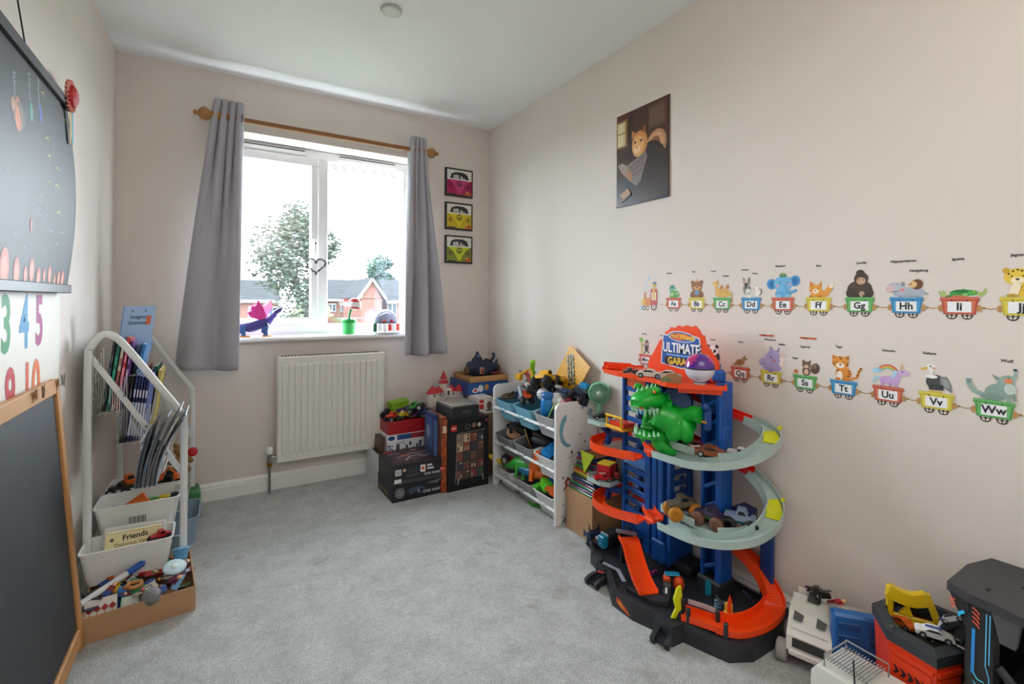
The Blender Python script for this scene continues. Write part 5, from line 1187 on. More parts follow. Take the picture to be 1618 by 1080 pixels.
dinosaur('big green toy crocodile across the bottom tier', (1.485, 2.33, .115), (0, 0, 285), 1.5, '#3aa83a', '#2f7fb0')
monster('large red rescue truck in the far bottom bin', (1.51, 2.43, .135), 100, .15, '#b8161c', '#ccc', '#222', '#ddd')
toy_brick('big blue toy brick at the back of the near bottom bin', (1.54, 2.08, .145), (10, -10, 30), '#1c58b0', 3, 2, .04, .026)
toy_brick('big lime toy brick at the front of the near bottom bin', (1.475, 2.075, .13), (10, -10, 70), '#5cc22c', 3, 2, .04, .026)
toy_brick('big orange toy brick at the front of the near bottom bin', (1.49, 2.0, .13), (20, -10, 20), '#e8641a', 3, 2, .04, .026)
# middle tier
ds = thing('tan_disc', 'tan round wooden disc in the far middle bin', 'toy', (1.51, 2.46, .335), (35, -25, 0))
B().lathe([(.0, .006), (.04, .006), (.046, .003), (.046, -.003), (.0, -.004)], n=22).build('disc', mat('#b98a68', .6), ds)
B().lathe([(.012, .006), (.012, .01), (.0, .01)], n=14).build('boss', mat('#a37652', .6), ds)
block('black toy case in the far middle bin', (1.56, 2.44, .33), (20, 0, 30), (.09, .06, .04), '#26262a', 'toy_case', cat='toy')
ht = thing('pirate_hat', 'black pirate hat with gold edge in the centre middle bin', 'hat', (1.49, 2.27, .345), (70, 0, 60))
B().lathe([(.0, .03), (.03, .028), (.038, .0), (.056, -.004), (.058, 0), (.04, .006)], n=22).build('crown', mat('#1b1b1d', .7), ht)
B().tube([(.058 * math.cos(2 * PI * k / 28), .058 * math.sin(2 * PI * k / 28), -.002) for k in range(28)], .003, 6, closed=True).build('gold_edge', mat('#b08a3a', .35, .7), ht)
bg = thing('black_pouch', 'black soft pouch spilling from the centre middle bin', 'pouch', (1.515, 2.17, .335), (0, 8, 10))
B().sph((0, 0, .02), (.055, .08, .028), 14, 8, jit=.0).build('bag', mat('#1e1f22', .7, 0, .1, .3, 40), bg)
B().tube(smooth([(-.03, -.04, .04), (-.045, 0, .052), (-.03, .04, .04)], 4), .004, 6).build('strap', BLK, bg)
for k, (c_, lb) in enumerate((('#1c78c2', 'bright blue toy panel standing in the near middle bin'), ('#2a9fd0', 'cyan toy panel in the near middle bin'), ('#1a55a0', 'deep blue toy panel in the near middle bin'), ('#e0641c', 'orange toy block in the near middle bin'))):
    block(lb, (1.50 + .02 * k, 2.07 - .03 * k, .315 + .012 * (k % 2)), (20 * k, 10, 30 * k), (.07, .045, .02), c_)
# bottom tier
stick('yellow toy handle sticking out of the far bottom bin', (1.50, 2.52, .12), (1.42, 2.62, .165), .014, '#d9b41c', '#c8a010', 'toy_wrench', 'toy')
toy_car('red toy fire truck in the bottom tier of the rack', (1.50, 2.39, .145), 110, .12, '#b3141c', kind='van', trim='#d8d8d8')
monster('black and white toy buggy in the far bottom bin', (1.52, 2.47, .135), 40, .09, '#2a2a2e', acc='#d8d8d8')
robot('red toy robot in the far bottom bin', (1.555, 2.42, .165), (70, 10, 20), 1.0, '#a8161e', '#3a3a3e', '#8a1a1e')
dinosaur('blue green toy dinosaur tail in the bottom tier', (1.50, 2.30, .125), (30, 10, 285), 1.0, '#1f6f9c', '#4fae6a')
dinosaur('dark striped orange dinosaur in the near bottom bin', (1.52, 2.15, .14), (20, -10, 300), 1.0, '#c8641f', '#8a4a1c')
for k, (c_, lb) in enumerate((('#52b830', 'green toy brick in the near bottom bin'), ('#1c58b0', 'blue toy brick in the near bottom bin'), ('#e0661a', 'large orange toy brick in the near bottom bin'), ('#c8641f', 'brown orange toy brick in the near bottom bin'), ('#1f8f4a', 'dark green toy brick in the near bottom bin'))):
    toy_brick(lb, (1.47 + .03 * (k % 3), 2.10 - .035 * k + .03, .115 + .018 * (k % 2)), (15 * (k % 2), -10, 40 * k), c_, 3, 2, .024, .02)
bl = thing('lime_plate', 'lime green plastic plate on the carpet under the toy rack', 'toy', (1.51, 2.20, .001))
B().lathe([(.0, .004), (.045, .004), (.06, .012), (.062, .012), (.05, 0), (.0, 0)], n=22).build('dish', pls('#52b830'), bl)
B().lathe([(.05, .0085), (.052, .010), (.05, .0105)], n=22).build('ring', pls('#3f9a24'), bl)
# yellow studded base plate leaning on the wall
yp = thing('base_plate', 'yellow studded base plate tilted against the right wall', 'base plate', (1.662, 2.10, .733), (0, 10, 0))
ang = R(28); ca_, sa_ = math.cos(ang), math.sin(ang)
YU, YV = Vector((0, -ca_, -sa_)), Vector((0, -sa_, ca_))
B().prism([(-.108, -.108), (.108, -.108), (.108, .108), (-.108, .108)], (0, 0, 0), YU, YV, -.002, .002).build('plate', pls('#e0a614'), yp)
b = B()
for i in range(14):
    for j in range(14):
        p = YU * (-.0975 + i * .015) + YV * (-.0975 + j * .015); n_ = YU.cross(YV).normalized()
        b.cyl(p + n_ * .002, p + n_ * .0045, .0042, n=6)
o = b.build('studs', pls('#e0a614'), yp); o['kind'] = 'stuff'
n_ = YU.cross(YV).normalized(); tile0 = None
for k in range(8):
    for j in range(3):
        p = YU * (-.062 + .0155 * k + .0155 * (j - 1)) + YV * (.062 - .0155 * k + .0155 * (j - 1)) + n_ * .006
        q = pls(['#5b7f82', '#3f5a66', '#7d9a98', '#2c3f4c'][(k + j) % 4])
        B().box((0, 0, 0), (.003, .0148, .0148), (28, 0, 0), b=.0006).build('mosaic_tile', q, yp, p)
# mint hand fan
fn_ = thing('hand_fan', 'mint green round hand fan beside the toy rack', 'fan', (1.662, 1.872, .655), (0, 0, 46))
MINT = pls('#7fcba0')
B().lathe([(.052, -.022), (.056, -.018), (.056, .012), (.052, .016), (.049, .016), (.052, .012), (.052, -.018), (.047, -.022)], (0, 0, 0), (-1, 0, 0), 28).build('shroud', MINT, fn_)
B().lathe([(.013, .018), (.012, .024), (.002, .025)], (0, 0, 0), (-1, 0, 0), 16).build('hub', pls('#c9e4d6'), fn_)
b = B()
for k in range(36):
    a = 2 * PI * k / 36; b.tube([(-.021, .012 * math.cos(a), .012 * math.sin(a)), (-.018, .052 * math.cos(a + .12), .052 * math.sin(a + .12))], .0013, 4)
o = b.build('grille', pls('#a6dcbf'), fn_); o['kind'] = 'stuff'
for k in range(5):
    a = 2 * PI * k / 5
    B().prism([(.010, -.004), (.046, -.018), (.048, .012), (.010, .006)], (0, 0, 0), (0, math.cos(a), math.sin(a)), (.3, -math.sin(a), math.cos(a)), -.0008, .0008).build('blade', pls('#5fae84'), fn_)
B().lathe([(.051, .0), (.05, .004), (.0, .006)], (.018, 0, 0), (1, 0, 0), 24).build('back_cover', MINT, fn_)
B().tube([(0, 0, -.05), (.004, 0, -.10), (.004, 0, -.17)], [.013, .014, .013], 12).build('grip', MINT, fn_)
# cardboard box and magnetic tile pile
kb = thing('cardboard_carton', 'brown cardboard carton between the toy rack and the garage', 'box', (1.585, 1.805, 0))
B().box((0, 0, .10), (.22, .20, .20), b=.002).build('carton', CARD, kb)
B().box((0, -.1008, .10), (.03, .001, .20)).build('tape', mat('#a57f52', .4), kb)
tc_ = ['#8a2430', '#2f7d3c', '#c2b020', '#274a8c', '#6a2f6a', '#b8561c', '#20303c', '#3c8f6a', '#7c2a1c', '#364a2c']
for k in range(16):
    t = thing('magnetic_tile', '%s translucent magnetic tile, number %s up the pile on the carton' % (['wine red', 'green', 'yellow', 'blue', 'purple', 'orange', 'charcoal', 'teal', 'brown', 'olive'][k % 10], ['one', 'two', 'three', 'four', 'five', 'six', 'seven', 'eight', 'nine', 'ten', 'eleven', 'twelve', 'thirteen', 'fourteen', 'fifteen', 'sixteen'][k]), 'magnetic tile', (1.585 + rnd.uniform(-.006, .006), 1.805 + rnd.uniform(-.006, .006), .201 + k * .011), (0, 0, rnd.uniform(-3, 3)), 'magnetic tile pile')
    w_ = .19 - .004 * k
    B().box((0, 0, .005), (w_ - .012, w_ - .012, .005)).build('pane', mat(tc_[k % 10], .15), t)
    for (c, d) in (((0, -w_ / 2 + .005, .005), (w_, .010, .010)), ((0, w_ / 2 - .005, .005), (w_, .010, .010)), ((-w_ / 2 + .005, 0, .005), (.010, w_ - .02, .010)), ((w_ / 2 - .005, 0, .005), (.010, w_ - .02, .010))): B().box(c, d, b=.002).build('edge', mat(tc_[(k * 3 + 1) % 10], .2), t)
tri = thing('magnetic_triangle', 'yellow green triangular magnetic tile leaning on the tile pile', 'magnetic tile', (1.488, 1.78, .30), (0, 12, 0))
B().prism([(-.05, .10), (.05, .10), (0, 0)], (0, 0, 0), (0, -1, 0), (0, 0, 1), -.003, .003).build('pane', mat('#a3b52a', .15), tri)
B().tube([(0, .05, .10), (0, -.05, .10), (0, 0, 0)], .004, 6, closed=True).build('edge', mat('#6c7a1c', .2), tri)
# ------------------------------------------------------------------ tall toy car garage
GO = Vector((1.50, 1.30, 0))
ga = thing('toy_garage', 'tall blue and orange toy car garage with spiral ramps by the wall', 'toy garage', GO)
def gp(b, name, m=None, par=None): return b.build(name, m, ga if par is None else par, -GO if par is None else None)
GB, GB2, ORG, GRY, YEL, RED_, DK, TEAL = pls('#0f4fa0'), pls('#0b3c80'), mat('#f0480f', .32), mat('#a9bdb8', .35), mat('#d2d40f', .4), mat('#e02410', .32), mat('#2a2d33', .42), pls('#1a86a8')
out = [(1.362, 1.585), (1.40, 1.625), (1.53, 1.655), (1.69, 1.665), (1.69, .905), (1.585, .888), (1.43, .888), (1.36, .925), (1.333, .995), (1.312, 1.06), (1.262, 1.062), (1.272, 1.15), (1.246, 1.225), (1.244, 1.325), (1.315, 1.43), (1.308, 1.49), (1.345, 1.515)]
gp(B().prism(out, (0, 0, 0), (1, 0, 0), (0, 1, 0), .0, .040), 'base', DK)
cx_, cy_ = 1.52, 1.27
inn = [(cx_ + (x - cx_) * .93, cy_ + (y - cy_) * .955) for x, y in out]
b = B()
n = len(out)
vs = [(x, y, .040) for x, y in out] + [(x * .99 + cx_ * .01, y * .99 + cy_ * .01, .062) for x, y in out] + [(x, y, .062) for x, y in inn] + [(x, y, .046) for x, y in inn]
b.add(vs, [(j * n + k, j * n + (k + 1) % n, (j + 1) * n + (k + 1) % n, (j + 1) * n + k)[::-1] for j in range(3) for k in range(n)] + [tuple(range(3 * n, 4 * n))[::-1]])
gp(b, 'deck_rim', DK)
for (x, y, a) in ((1.30, 1.455, 20), (1.275, 1.10, 40)):
    d = Vector((-math.cos(R(a)), -math.sin(R(a)) * .4, 0)).normalized(); s_ = Vector((-d.y, d.x, 0))
    b = B()
    for k in (-1, 1): b.sweep([Vector((x, y, .022)) + s_ * .024 * k, Vector((x, y, .02)) + s_ * .024 * k + d * .035, Vector((x, y, .012)) + s_ * .024 * k + d * .055], [(-.007, -.012), (.007, -.012), (.007, .014), (-.007, .014)])
    b.box(Vector((x, y, .012)) + d * .018, (.05, .05, .014), (0, 0, math.degrees(math.atan2(d.y, d.x))))
    gp(b, 'track_connector', DK)
    gp(B().box(Vector((x, y, .041)) + d * -.006, (.008, .026, .003), (0, 0, math.degrees(math.atan2(d.y, d.x)) + 20)), 'red_mark', pls('#c8402c'))
draw('flame_logo', ga, Vector((1.2448, 1.272, .022)) - GO, (.02, -1, 0), (0, 0, 1), [('p', [(-.03, .022), (-.012, .020), (.004, .010), (.02, .004), (.036, -.012), (.03, -.014), (.012, -.010), (-.01, -.006), (-.03, .004)], '#e0501c'), ('p', [(-.02, .018), (0, .008), (.03, -.010), (.0, -.004), (-.02, .006)], '#e8a820'), ('t', '*Hot Wheels', -.002, .007, .013, '#b01820', .85, -28)])
# dark machinery at the foot of the towers
for (c, d) in (((1.60, 1.47, .085), (.10, .20, .09)), ((1.588, 1.137, .075), (.10, .10, .06)), ((1.50, 1.60, .075), (.10, .06, .05)), ((1.44, 1.60, .07), (.05, .05, .04)), ((1.62, 1.30, .065), (.10, .12, .04))): gp(B().box(c, d, b=.008), 'plinth', DK)
for k in range(5): gp(B().box((1.547, 1.385 + .04 * k, .09), (.006, .022, .05), b=.002), 'grille_block', mat('#191b1f', .4))
# left lift tower: two posts, rungs, rail
def post(x, y, z0, z1, w_, m=GB, n_='tower_post', r=0): return gp(B().box((x, y, (z0 + z1) / 2), (w_[0], w_[1], z1 - z0), (0, 0, r), b=.003), n_, m)
post(1.565, 1.588, .07, .815, (.028, .016)); post(1.545, 1.425, .07, .815, (.03, .03)); post(1.552, 1.318, .07, .815, (.030, .016)); post(1.665, 1.318, .07, .815, (.030, .016)); post(1.665, 1.59, .07, .815, (.030, .016), GB2)
for x, y, w_ in ((1.541, 1.388, (.022, .026)), (1.541, 1.356, (.022, .026))): post(x, y, .06, .82, w_, GB, 'lift_rail')
post(1.552, 1.372, .05, .82, (.012, .10), GB2, 'lift_back')
pn = None
ZR = [.205 + .0445 * k for k in range(13)]
for k, z in enumerate(ZR):
    gp(B().box((1.556, 1.507, z), (.010, .15, .022), (0, 0, -6), b=.002), 'floor_panel', GB)
    gp(B().box((1.609, 1.318, z + .006), (.085, .010, .022), b=.002), 'floor_panel', GB)
    if k in (1, 5, 10): gp(B().box((1.60, 1.49, z + .005), (.06, .12, .016), b=.003), 'red_tray', RED_)
    if k in (0, 2, 3, 6, 7, 9): gp(B().sph((1.553, 1.50, z + .022), (.006, .016, .010), 10, 6), 'car_silhouette', GB2)
    if k in (1, 3, 4, 6, 8, 10): gp(B().sph((1.612, 1.312, z + .026), (.015, .006, .010), 10, 6), 'car_silhouette', GB2)
gp(B().box((1.556, 1.507, .14), (.014, .16, .13), (0, 0, -6), b=.003), 'tower_skirt', GB)
gp(B().box((1.609, 1.318, .14), (.10, .012, .14), b=.003), 'tower_skirt', GB)
gp(B().box((1.535, 1.36, .115), (.03, .07, .08), b=.006), 'lift_foot', GB)
for k in range(7): gp(B().box((1.5485, 1.447 + .02 * k, .14), (.003, .004, .11)), 'skirt_rib', GB2)
gp(B().box((1.549, 1.507, .43), (.02, .14, .05), (0, 0, -6), b=.004), 'clear_panel', mat('#4a78b8', .15))
# right tower
post(1.612, 1.135, .08, .83, (.022, .08), GB); post(1.560, 1.106, .10, .83, (.020, .020), GB); post(1.560, 1.172, .10, .83, (.020, .012), GB)
post(1.588, 1.099, .09, .83, (.070, .012), GB, 'tower_face'); post(1.588, 1.172, .10, .83, (.06, .010), GB2, 'tower_face')
for k in range(9):
    z = .15 + .075 * k
    if .26 < z < .33 or .53 < z < .60: continue
    gp(B().box((1.558, 1.139, z), (.012, .06, .014), (-32, 0, 0), b=.002), 'diagonal_slat', GB)
gp(B().box((1.588, 1.093, .63), (.055, .012, .08), b=.006), 'tower_collar', GB)
gp(B().box((1.578, 1.15, .76), (.04, .05, .10), b=.003), 'dark_inset', GB2)
gp(B().box((1.60, 1.125, .545), (.12, .13, .018), b=.004), 'ramp_bracket', GB2)
gp(B().box((1.588, 1.135, .085), (.09, .09, .03), b=.006), 'tower_shoe', DK)
post(1.676, .992, .0, .30, (.02, .045), GB2, 'rear_leg')
gp(B().sweep(smooth([(1.66, 1.30, .50), (1.65, 1.24, .47), (1.63, 1.17, .44)], 4), [(-.02, -.004), (.02, -.004), (.02, .004), (-.02, .004)]), 'cross_arm', GB2)
gp(B().sweep(smooth([(1.66, 1.31, .79), (1.62, 1.24, .765), (1.58, 1.17, .74)], 4), [(-.006, -.014), (.006, -.014), (.006, .014), (-.006, .014)]), 'cross_arm', GB2)
# top deck
dk = [(1.45, 1.60), (1.435, 1.50), (1.445, 1.40), (1.435, 1.29), (1.415, 1.225), (1.425, 1.185), (1.540, 1.064), (1.62, 1.13), (1.69, 1.20), (1.69, 1.60), (1.58, 1.66), (1.50, 1.67)]
gp(B().prism(dk, (0, 0, 0), (1, 0, 0), (0, 1, 0), .810, .820), 'top_deck', ORG)
b = B()
for i in range(len(dk) - 1):
    if i == 8: continue
    b.sweep([(dk[i][0], dk[i][1], .824), (dk[i + 1][0], dk[i + 1][1], .824)], [(-.003, -.014), (.003, -.014), (.003, .003), (-.003, .003)])
gp(b, 'deck_rail', ORG)['kind'] = 'stuff'
gp(B().prism([(1.45, 1.20), (1.545, 1.085), (1.60, 1.12), (1.50, 1.22)], (0, 0, 0), (1, 0, 0), (0, 1, 0), .790, .811), 'deck_underside', ORG)
gp(B().box((1.600, 1.138, .848), (.04, .045, .05), b=.010), 'tower_cap', GB)
gp(B().sweep([(1.60, 1.58, .822), (1.53, 1.62, .826), (1.49, 1.64, .830)], U_track(.05, .02, .003)), 'launch_chute', ORG)
gp(B().box((1.56, 1.505, .77), (.014, .14, .05), (0, 0, -6), b=.002), 'orange_gallery', pls('#e05a1c'))
# sign
sg = [(1.475, .823), (1.475, .865), (1.41, .965), (1.392, .972), (1.382, 1.0), (1.365, 1.008), (1.355, 1.022), (1.335, 1.018), (1.318, 1.03), (1.298, 1.024), (1.278, 1.033), (1.258, 1.026), (1.238, 1.032), (1.222, 1.018), (1.212, 1.0), (1.198, .996), (1.19, .965), (1.168, .94), (1.135, .90), (1.13, .823)]
gp(B().prism([(-y, z) for y, z in sg], (1.60, 0, 0), (0, -1, 0), (0, 0, 1), 0, .012), 'sign_board', ORG)
so = Vector((1.5875, 1.30, .93)) - GO
S = [('p', [(-.105, -.062), (-.095, .06), (-.07, .062), (0, .052), (.07, .062), (.088, .055), (.10, -.03), (.09, -.062), (.0, -.075)], '#d8d8dc'), ('p', [(-.100, -.058), (-.090, .055), (-.065, .057), (0, .047), (.065, .057), (.083, .05), (.094, -.03), (.085, -.058), (.0, -.07)], '#2c58a8'),
     ('e', 0, .055, .068, .022, '#e8e4d8', -4), ('e', 0, .055, .064, .019, '#2c6cb8', -4), ('p', [(-.055, .06), (-.03, .07), (.03, .066), (.055, .055), (.06, .046), (.03, .045), (-.02, .04), (-.05, .046)], '#e0601c'), ('e', -.035, .056, .018, .012, '#a8203c'), ('t', '*Hot Wheels', .004, .055, .028, '#f2c832', .85, -3),
     ('t', '*ULTIMATE', -.001, .003, .058, '#15172a', .72), ('t', '*ULTIMATE', -.003, .006, .055, '#f0eef2', .72), ('r', -.072, -.024, .075, -.019, '#7fb0dc'), ('p', [(-.08, -.03), (.08, -.03), (.085, -.045), (.08, -.064), (-.08, -.064), (-.085, -.045)], '#2a2020'), ('t', '*GARAGE', 0, -.047, .04, '#f0c83a', .85)]
draw('sign_print', ga, so, (0, -1, 0), (0, 0, 1), S, rough=.35)
# grey spiral ramps with yellow inserts, red feeders
UP = [(1.455, 1.30, .533), (1.442, 1.20, .541), (1.440, 1.11, .549), (1.462, 1.025, .569), (1.525, .968, .595), (1.60, .948, .630), (1.645, .962, .656), (1.662, 1.005, .676), (1.664, 1.06, .688)]
LO = [(1.455, 1.27, .268), (1.442, 1.18, .279), (1.440, 1.095, .290), (1.462, 1.012, .309), (1.525, .955, .333), (1.60, .937, .369), (1.645, .95, .408), (1.662, .99, .455), (1.664, 1.05, .498)]
for nm, P, zz in (('upper', UP, .570), ('lower', LO, .312)):
    q = smooth(P, 6)
    gp(B().sweep(q, [(-.030, .024), (-.026, .024), (-.026, 0), (.026, 0), (.026, .018), (.030, .018), (.030, -.008), (-.030, -.008)], sm=False), 'spiral_ramp', GRY)
    k0 = int(len(q) * .66); gp(B().sweep([p + Vector((0, 0, .002)) for p in q[k0:k0 + 8]], [(-.024, 0), (.024, 0), (.024, .003), (-.024, .003)]), 'ramp_insert', YEL)
    gp(B().box(q[k0 + 4] + Vector((.032, -.012, .03)), (.02, .008, .012), b=.002), 'insert_tab', YEL)
    pl_ = [(1.465, 1.29), (1.462, 1.13), (1.478, 1.045), (1.53, .995), (1.60, .978), (1.63, .995), (1.55, 1.07), (1.55, 1.20), (1.51, 1.29)]
    gp(B().prism(pl_, (0, 0, 0), (1, 0, 0), (0, 1, 0), zz, zz + .006), 'parking_plate', GRY)
    gp(B().sweep([(1.463, 1.29, zz + .016), (1.461, 1.20, zz + .016), (1.462, 1.135, zz + .016)], [(-.002, -.014), (.002, -.014), (.002, .014), (-.002, .014)]), 'parking_wall', GRY)
    gp(B().sweep([(1.476, 1.05, zz + .018), (1.53, .998, zz + .026), (1.60, .975, zz + .045)], [(-.002, -.014), (.002, -.014), (.002, .014), (-.002, .014)]), 'parking_wall', GRY)
    gp(B().sweep([(1.463, 1.29, zz + .016), (1.51, 1.30, zz + .016)], [(-.002, -.014), (.002, -.014), (.002, .014), (-.002, .014)]), 'parking_wall', GRY)
    gp(B().box((1.455, 1.325, P[0][2] + .003), (.05, .05, .012), b=.002), 'ramp_joint', ORG)
    gp(B().sweep([(1.458, 1.30, P[0][2] + .004), (1.468, 1.345, P[0][2] + .012), (1.485, 1.375, P[0][2] + .016)], U_track(.044, .018, .003)), 'ramp_entry', ORG)
    gp(B().box((1.445, 1.335, P[0][2] - .008), (.008, .02, .02), b=.002), 'entry_clip', ORG)
gp(B().sweep([(1.664, 1.06, .690), (1.664, 1.16, .705), (1.664, 1.42, .765)], U_track(.044, .016, .003)), 'feeder_track', RED_)
gp(B().box((1.655, 1.135, .683), (.03, .03, .03), b=.005), 'feeder_bracket', RED_)
gp(B().sweep([(1.664, 1.05, .500), (1.664, 1.16, .527), (1.664, 1.32, .56)], U_track(.044, .016, .003)), 'feeder_track', RED_)
gp(B().prism([(1.58, 1.0), (1.66, 1.02), (1.675, 1.08), (1.60, 1.08)], (0, 0, 0), (1, 0, 0), (0, 1, 0), .335, .38), 'rear_bin', mat('#1c2660', .4))
dr_ = []
for k in range(4): dr_.append(('p', [(-.03 + k * .016, -.008), (-.022 + k * .016, -.008), (-.016 + k * .016, .008), (-.024 + k * .016, .008)], '#c8503c'))
draw('hazard_print', ga, Vector((1.4585, 1.245, .316)) - GO, (0, -1, 0), (0, 0, 1), dr_)
# left orange loops
for nm, P in (('u', [(1.61, 1.60, .50), (1.575, 1.665, .487), (1.52, 1.70, .473), (1.465, 1.675, .468), (1.43, 1.60, .472), (1.42, 1.50, .484), (1.425, 1.41, .497), (1.43, 1.375, .500)]), ('l', [(1.61, 1.59, .262), (1.575, 1.645, .245), (1.52, 1.68, .224), (1.465, 1.655, .216), (1.43, 1.58, .222), (1.42, 1.48, .236), (1.425, 1.395, .251), (1.43, 1.36, .255)])):
    gp(B().sweep(smooth(P, 6), [(-.026, .012), (-.022, .012), (-.022, 0), (.022, 0), (.022, .028), (.026, .028), (.026, -.006), (-.026, -.006)]), 'orange_loop', ORG)
    gp(B().box((1.405, 1.50, P[5][2] + .006), (.008, .13, .018), b=.002), 'loop_guard', ORG)
    z = P[3][2]
    gp(B().sweep([(1.56, 1.60, z + .05), (1.52, 1.64, z + .055)], [(-.010, -.012), (.010, -.012), (.010, .012), (-.010, .012)]).sweep([(1.52, 1.64, z + .055), (1.525, 1.66, z + .005)], [(-.010, -.012), (.010, -.012), (.010, .012), (-.010, .012)], (1, 0, 0)).sweep([(1.52, 1.64, z + .055), (1.49, 1.665, z + .10)], [(-.010, -.012), (.010, -.012), (.010, .012), (-.010, .012)], (1, 0, 0)), 'support_arm', GB2)
    pz = z + .105
    pc = [(1.44, 1.70), (1.445, 1.62), (1.47, 1.585), (1.55, 1.60), (1.57, 1.67), (1.54, 1.72), (1.47, 1.73)]
    if nm == 'l': pz -= .012
    gp(B().prism(pc, (0, 0, 0), (1, 0, 0), (0, 1, 0), pz, pz + .005), 'car_platform', GRY)
    b = B()
    for i in range(len(pc)): b.sweep([(pc[i][0], pc[i][1], pz + .005), (pc[(i + 1) % len(pc)][0], pc[(i + 1) % len(pc)][1], pz + .005)], [(-.002, -.010), (.002, -.010), (.002, .010), (-.002, .010)])
    gp(b, 'platform_rim', GRY)['kind'] = 'stuff'
# yellow gate with red flap on the upper platform
gp(B().box((1.465, 1.60, .605), (.008, .008, .05), b=.002).box((1.455, 1.50, .60), (.008, .008, .05), b=.002).box((1.46, 1.55, .627), (.010, .108, .010), b=.003).box((1.46, 1.55, .582), (.012, .108, .008), b=.002), 'yellow_gate', pls('#e6b80f'))
gp(B().prism([(1.47, 1.59), (1.47, 1.50), (1.53, 1.49), (1.53, 1.58)], (0, 0, 0), (1, 0, 0), (0, 1, .0), .585, .602), 'red_flap', pls('#e03a14'))
gp(B().box((1.50, 1.54, .577), (.10, .11, .010), b=.003), 'gate_floor', pls('#e6a00f'))
# launch slide on the base
gp(B().sweep(smooth([(1.435, 1.445, .155), (1.415, 1.40, .148), (1.38, 1.34, .115), (1.35, 1.275, .08), (1.33, 1.225, .068)], 6), [(-.036, .012), (-.032, .012), (-.032, 0), (.032, 0), (.032, .012), (.036, .012), (.036, -.005), (-.036, -.005)]), 'launch_slide', ORG)
gp(B().box((1.437, 1.447, .172), (.085, .012, .016), (0, 0, -52), b=.003), 'slide_bar', mat('#6c6a72', .4))
gp(B().box((1.442, 1.452, .095), (.05, .02, .10), (0, 0, -52), b=.004), 'slide_post', DK)
gp(B().prism([(1.29, 1.30), (1.31, 1.20), (1.36, 1.16), (1.40, 1.19), (1.36, 1.26)], (0, 0, 0), (1, 0, 0), (0, 1, 0), .046, .064), 'slide_landing', DK)
# low orange curve round the right end
gp(B().sweep(smooth([(1.655, 1.22, .235), (1.656, 1.12, .212), (1.655, 1.03, .178), (1.650, .970, .125), (1.630, .938, .090), (1.58, .924, .078), (1.50, .922, .074), (1.42, .945, .072), (1.385, .99, .072)], 6), [(-.034, .014), (-.030, .014), (-.030, 0), (.030, 0), (.030, .030), (.034, .030), (.034, -.006), (-.034, -.006)]), 'low_curve_track', ORG)
gp(B().sweep(smooth([(1.392, .98, .072), (1.37, 1.03, .070), (1.345, 1.085, .068)], 5), U_track(.056, .016, .004)), 'launch_lane', ORG)
for p in ((1.372, .945), (1.408, 1.0), (1.33, 1.055), (1.362, 1.10)): gp(B().box((p[0], p[1], .075), (.014, .014, .07), (0, 0, 30), b=.003), 'lane_clamp', DK)
gp(B().sweep([(1.415, 1.0, .10), (1.40, 1.04, .10), (1.38, 1.095, .096)], [(-.001, -.008), (.001, -.008), (.001, .008), (-.001, .008)]), 'lane_screen', mat('#b8b0b4', .15))
gp(B().prism([(1.40, .90), (1.47, .893), (1.50, .90), (1.45, .925)], (0, 0, 0), (1, 0, 0), (0, 1, 0), .06, .066), 'curve_tray', DK)
# small fittings on the base
gp(B().prism([(0, 0), (.022, .030), (.016, .062), (.034, .098), (.050, .105), (.052, .07), (.044, .05), (.05, .03), (.03, .016), (.016, -.004)], (1.318, 1.118, .048), (.80, -.30, 0), (.15, .22, .85), 0, .010), 'yellow_flipper', YEL)
gp(B().box((1.452, 1.225, .105), (.055, .022, .004), (8, 0, -35), b=.0015), 'teal_hood', TEAL)
gp(B().box((1.435, 1.235, .075), (.024, .03, .05), (0, 0, -35), b=.006), 'crusher_arm', pls('#e04a14'))
gp(B().sph((1.465, 1.205, .075), (.022, .02, .028), 12, 8), 'crusher_arm', pls('#e04a14'))
gp(B().prism([(-.010, 0), (.010, 0), (.011, .045), (0, .062), (-.010, .045)], (1.535, 1.13, .05), (.5, -.85, 0), (0, 0, 1), 0, .004), 'teal_arrow', TEAL)
gp(B().box((1.505, 1.055, .068), (.012, .055, .035), (0, -30, -32), b=.002), 'screen_block', DK)
draw('screen_print', ga, Vector((1.4975, 1.0525, .070)) - GO, (.53, -.85, 0), (.42, .26, .87), [('r', -.02 + .009 * k, -.013 + .009 * j, -.013 + .009 * k, -.006 + .009 * j, '#5f8fb0') for k in range(5) for j in range(3)])
gp(B().cyl((1.462, .998, .046), (1.462, .998, .085), .015, n=14).cyl((1.474, 1.005, .046), (1.474, 1.005, .105), .013, n=14), 'fuel_pump', pls('#dba52c'))
gp(B().box((1.462, .995, .105), (.008, .012, .045), (0, 6, 0), b=.002).prism([(-.006, 0), (.006, 0), (0, .02)], (1.462, .992, .125), (.7, -.7, 0), (0, 0, 1), -.003, .003), 'fuel_nozzle', pls('#e0401c'))
gp(B().tube(smooth([(1.60, .985, .05), (1.59, 1.0, .085), (1.575, 1.02, .11)], 4), .005, 6), 'blue_lever', pls('#1c2c48'))
gp(B().box((1.415, 1.565, .09), (.03, .035, .05), b=.004), 'teal_box', TEAL)
for k in range(3): gp(B().box((1.40, 1.56, .08 + .014 * k), (.004, .026, .004)), 'box_slot', pls('#0f5c78'))
gp(B().tube(smooth([(1.36, 1.56, .05), (1.365, 1.585, .085), (1.39, 1.60, .07)], 4), .008, 6), 'corner_hinge', DK)
gp(B().sweep([(1.33, 1.47, .0655), (1.345, 1.40, .0655), (1.31, 1.33, .0655)], [(-.008, 0), (.008, 0), (.008, .001), (-.008, .001)]), 'lane_print', mat('#8a94a0', .5))
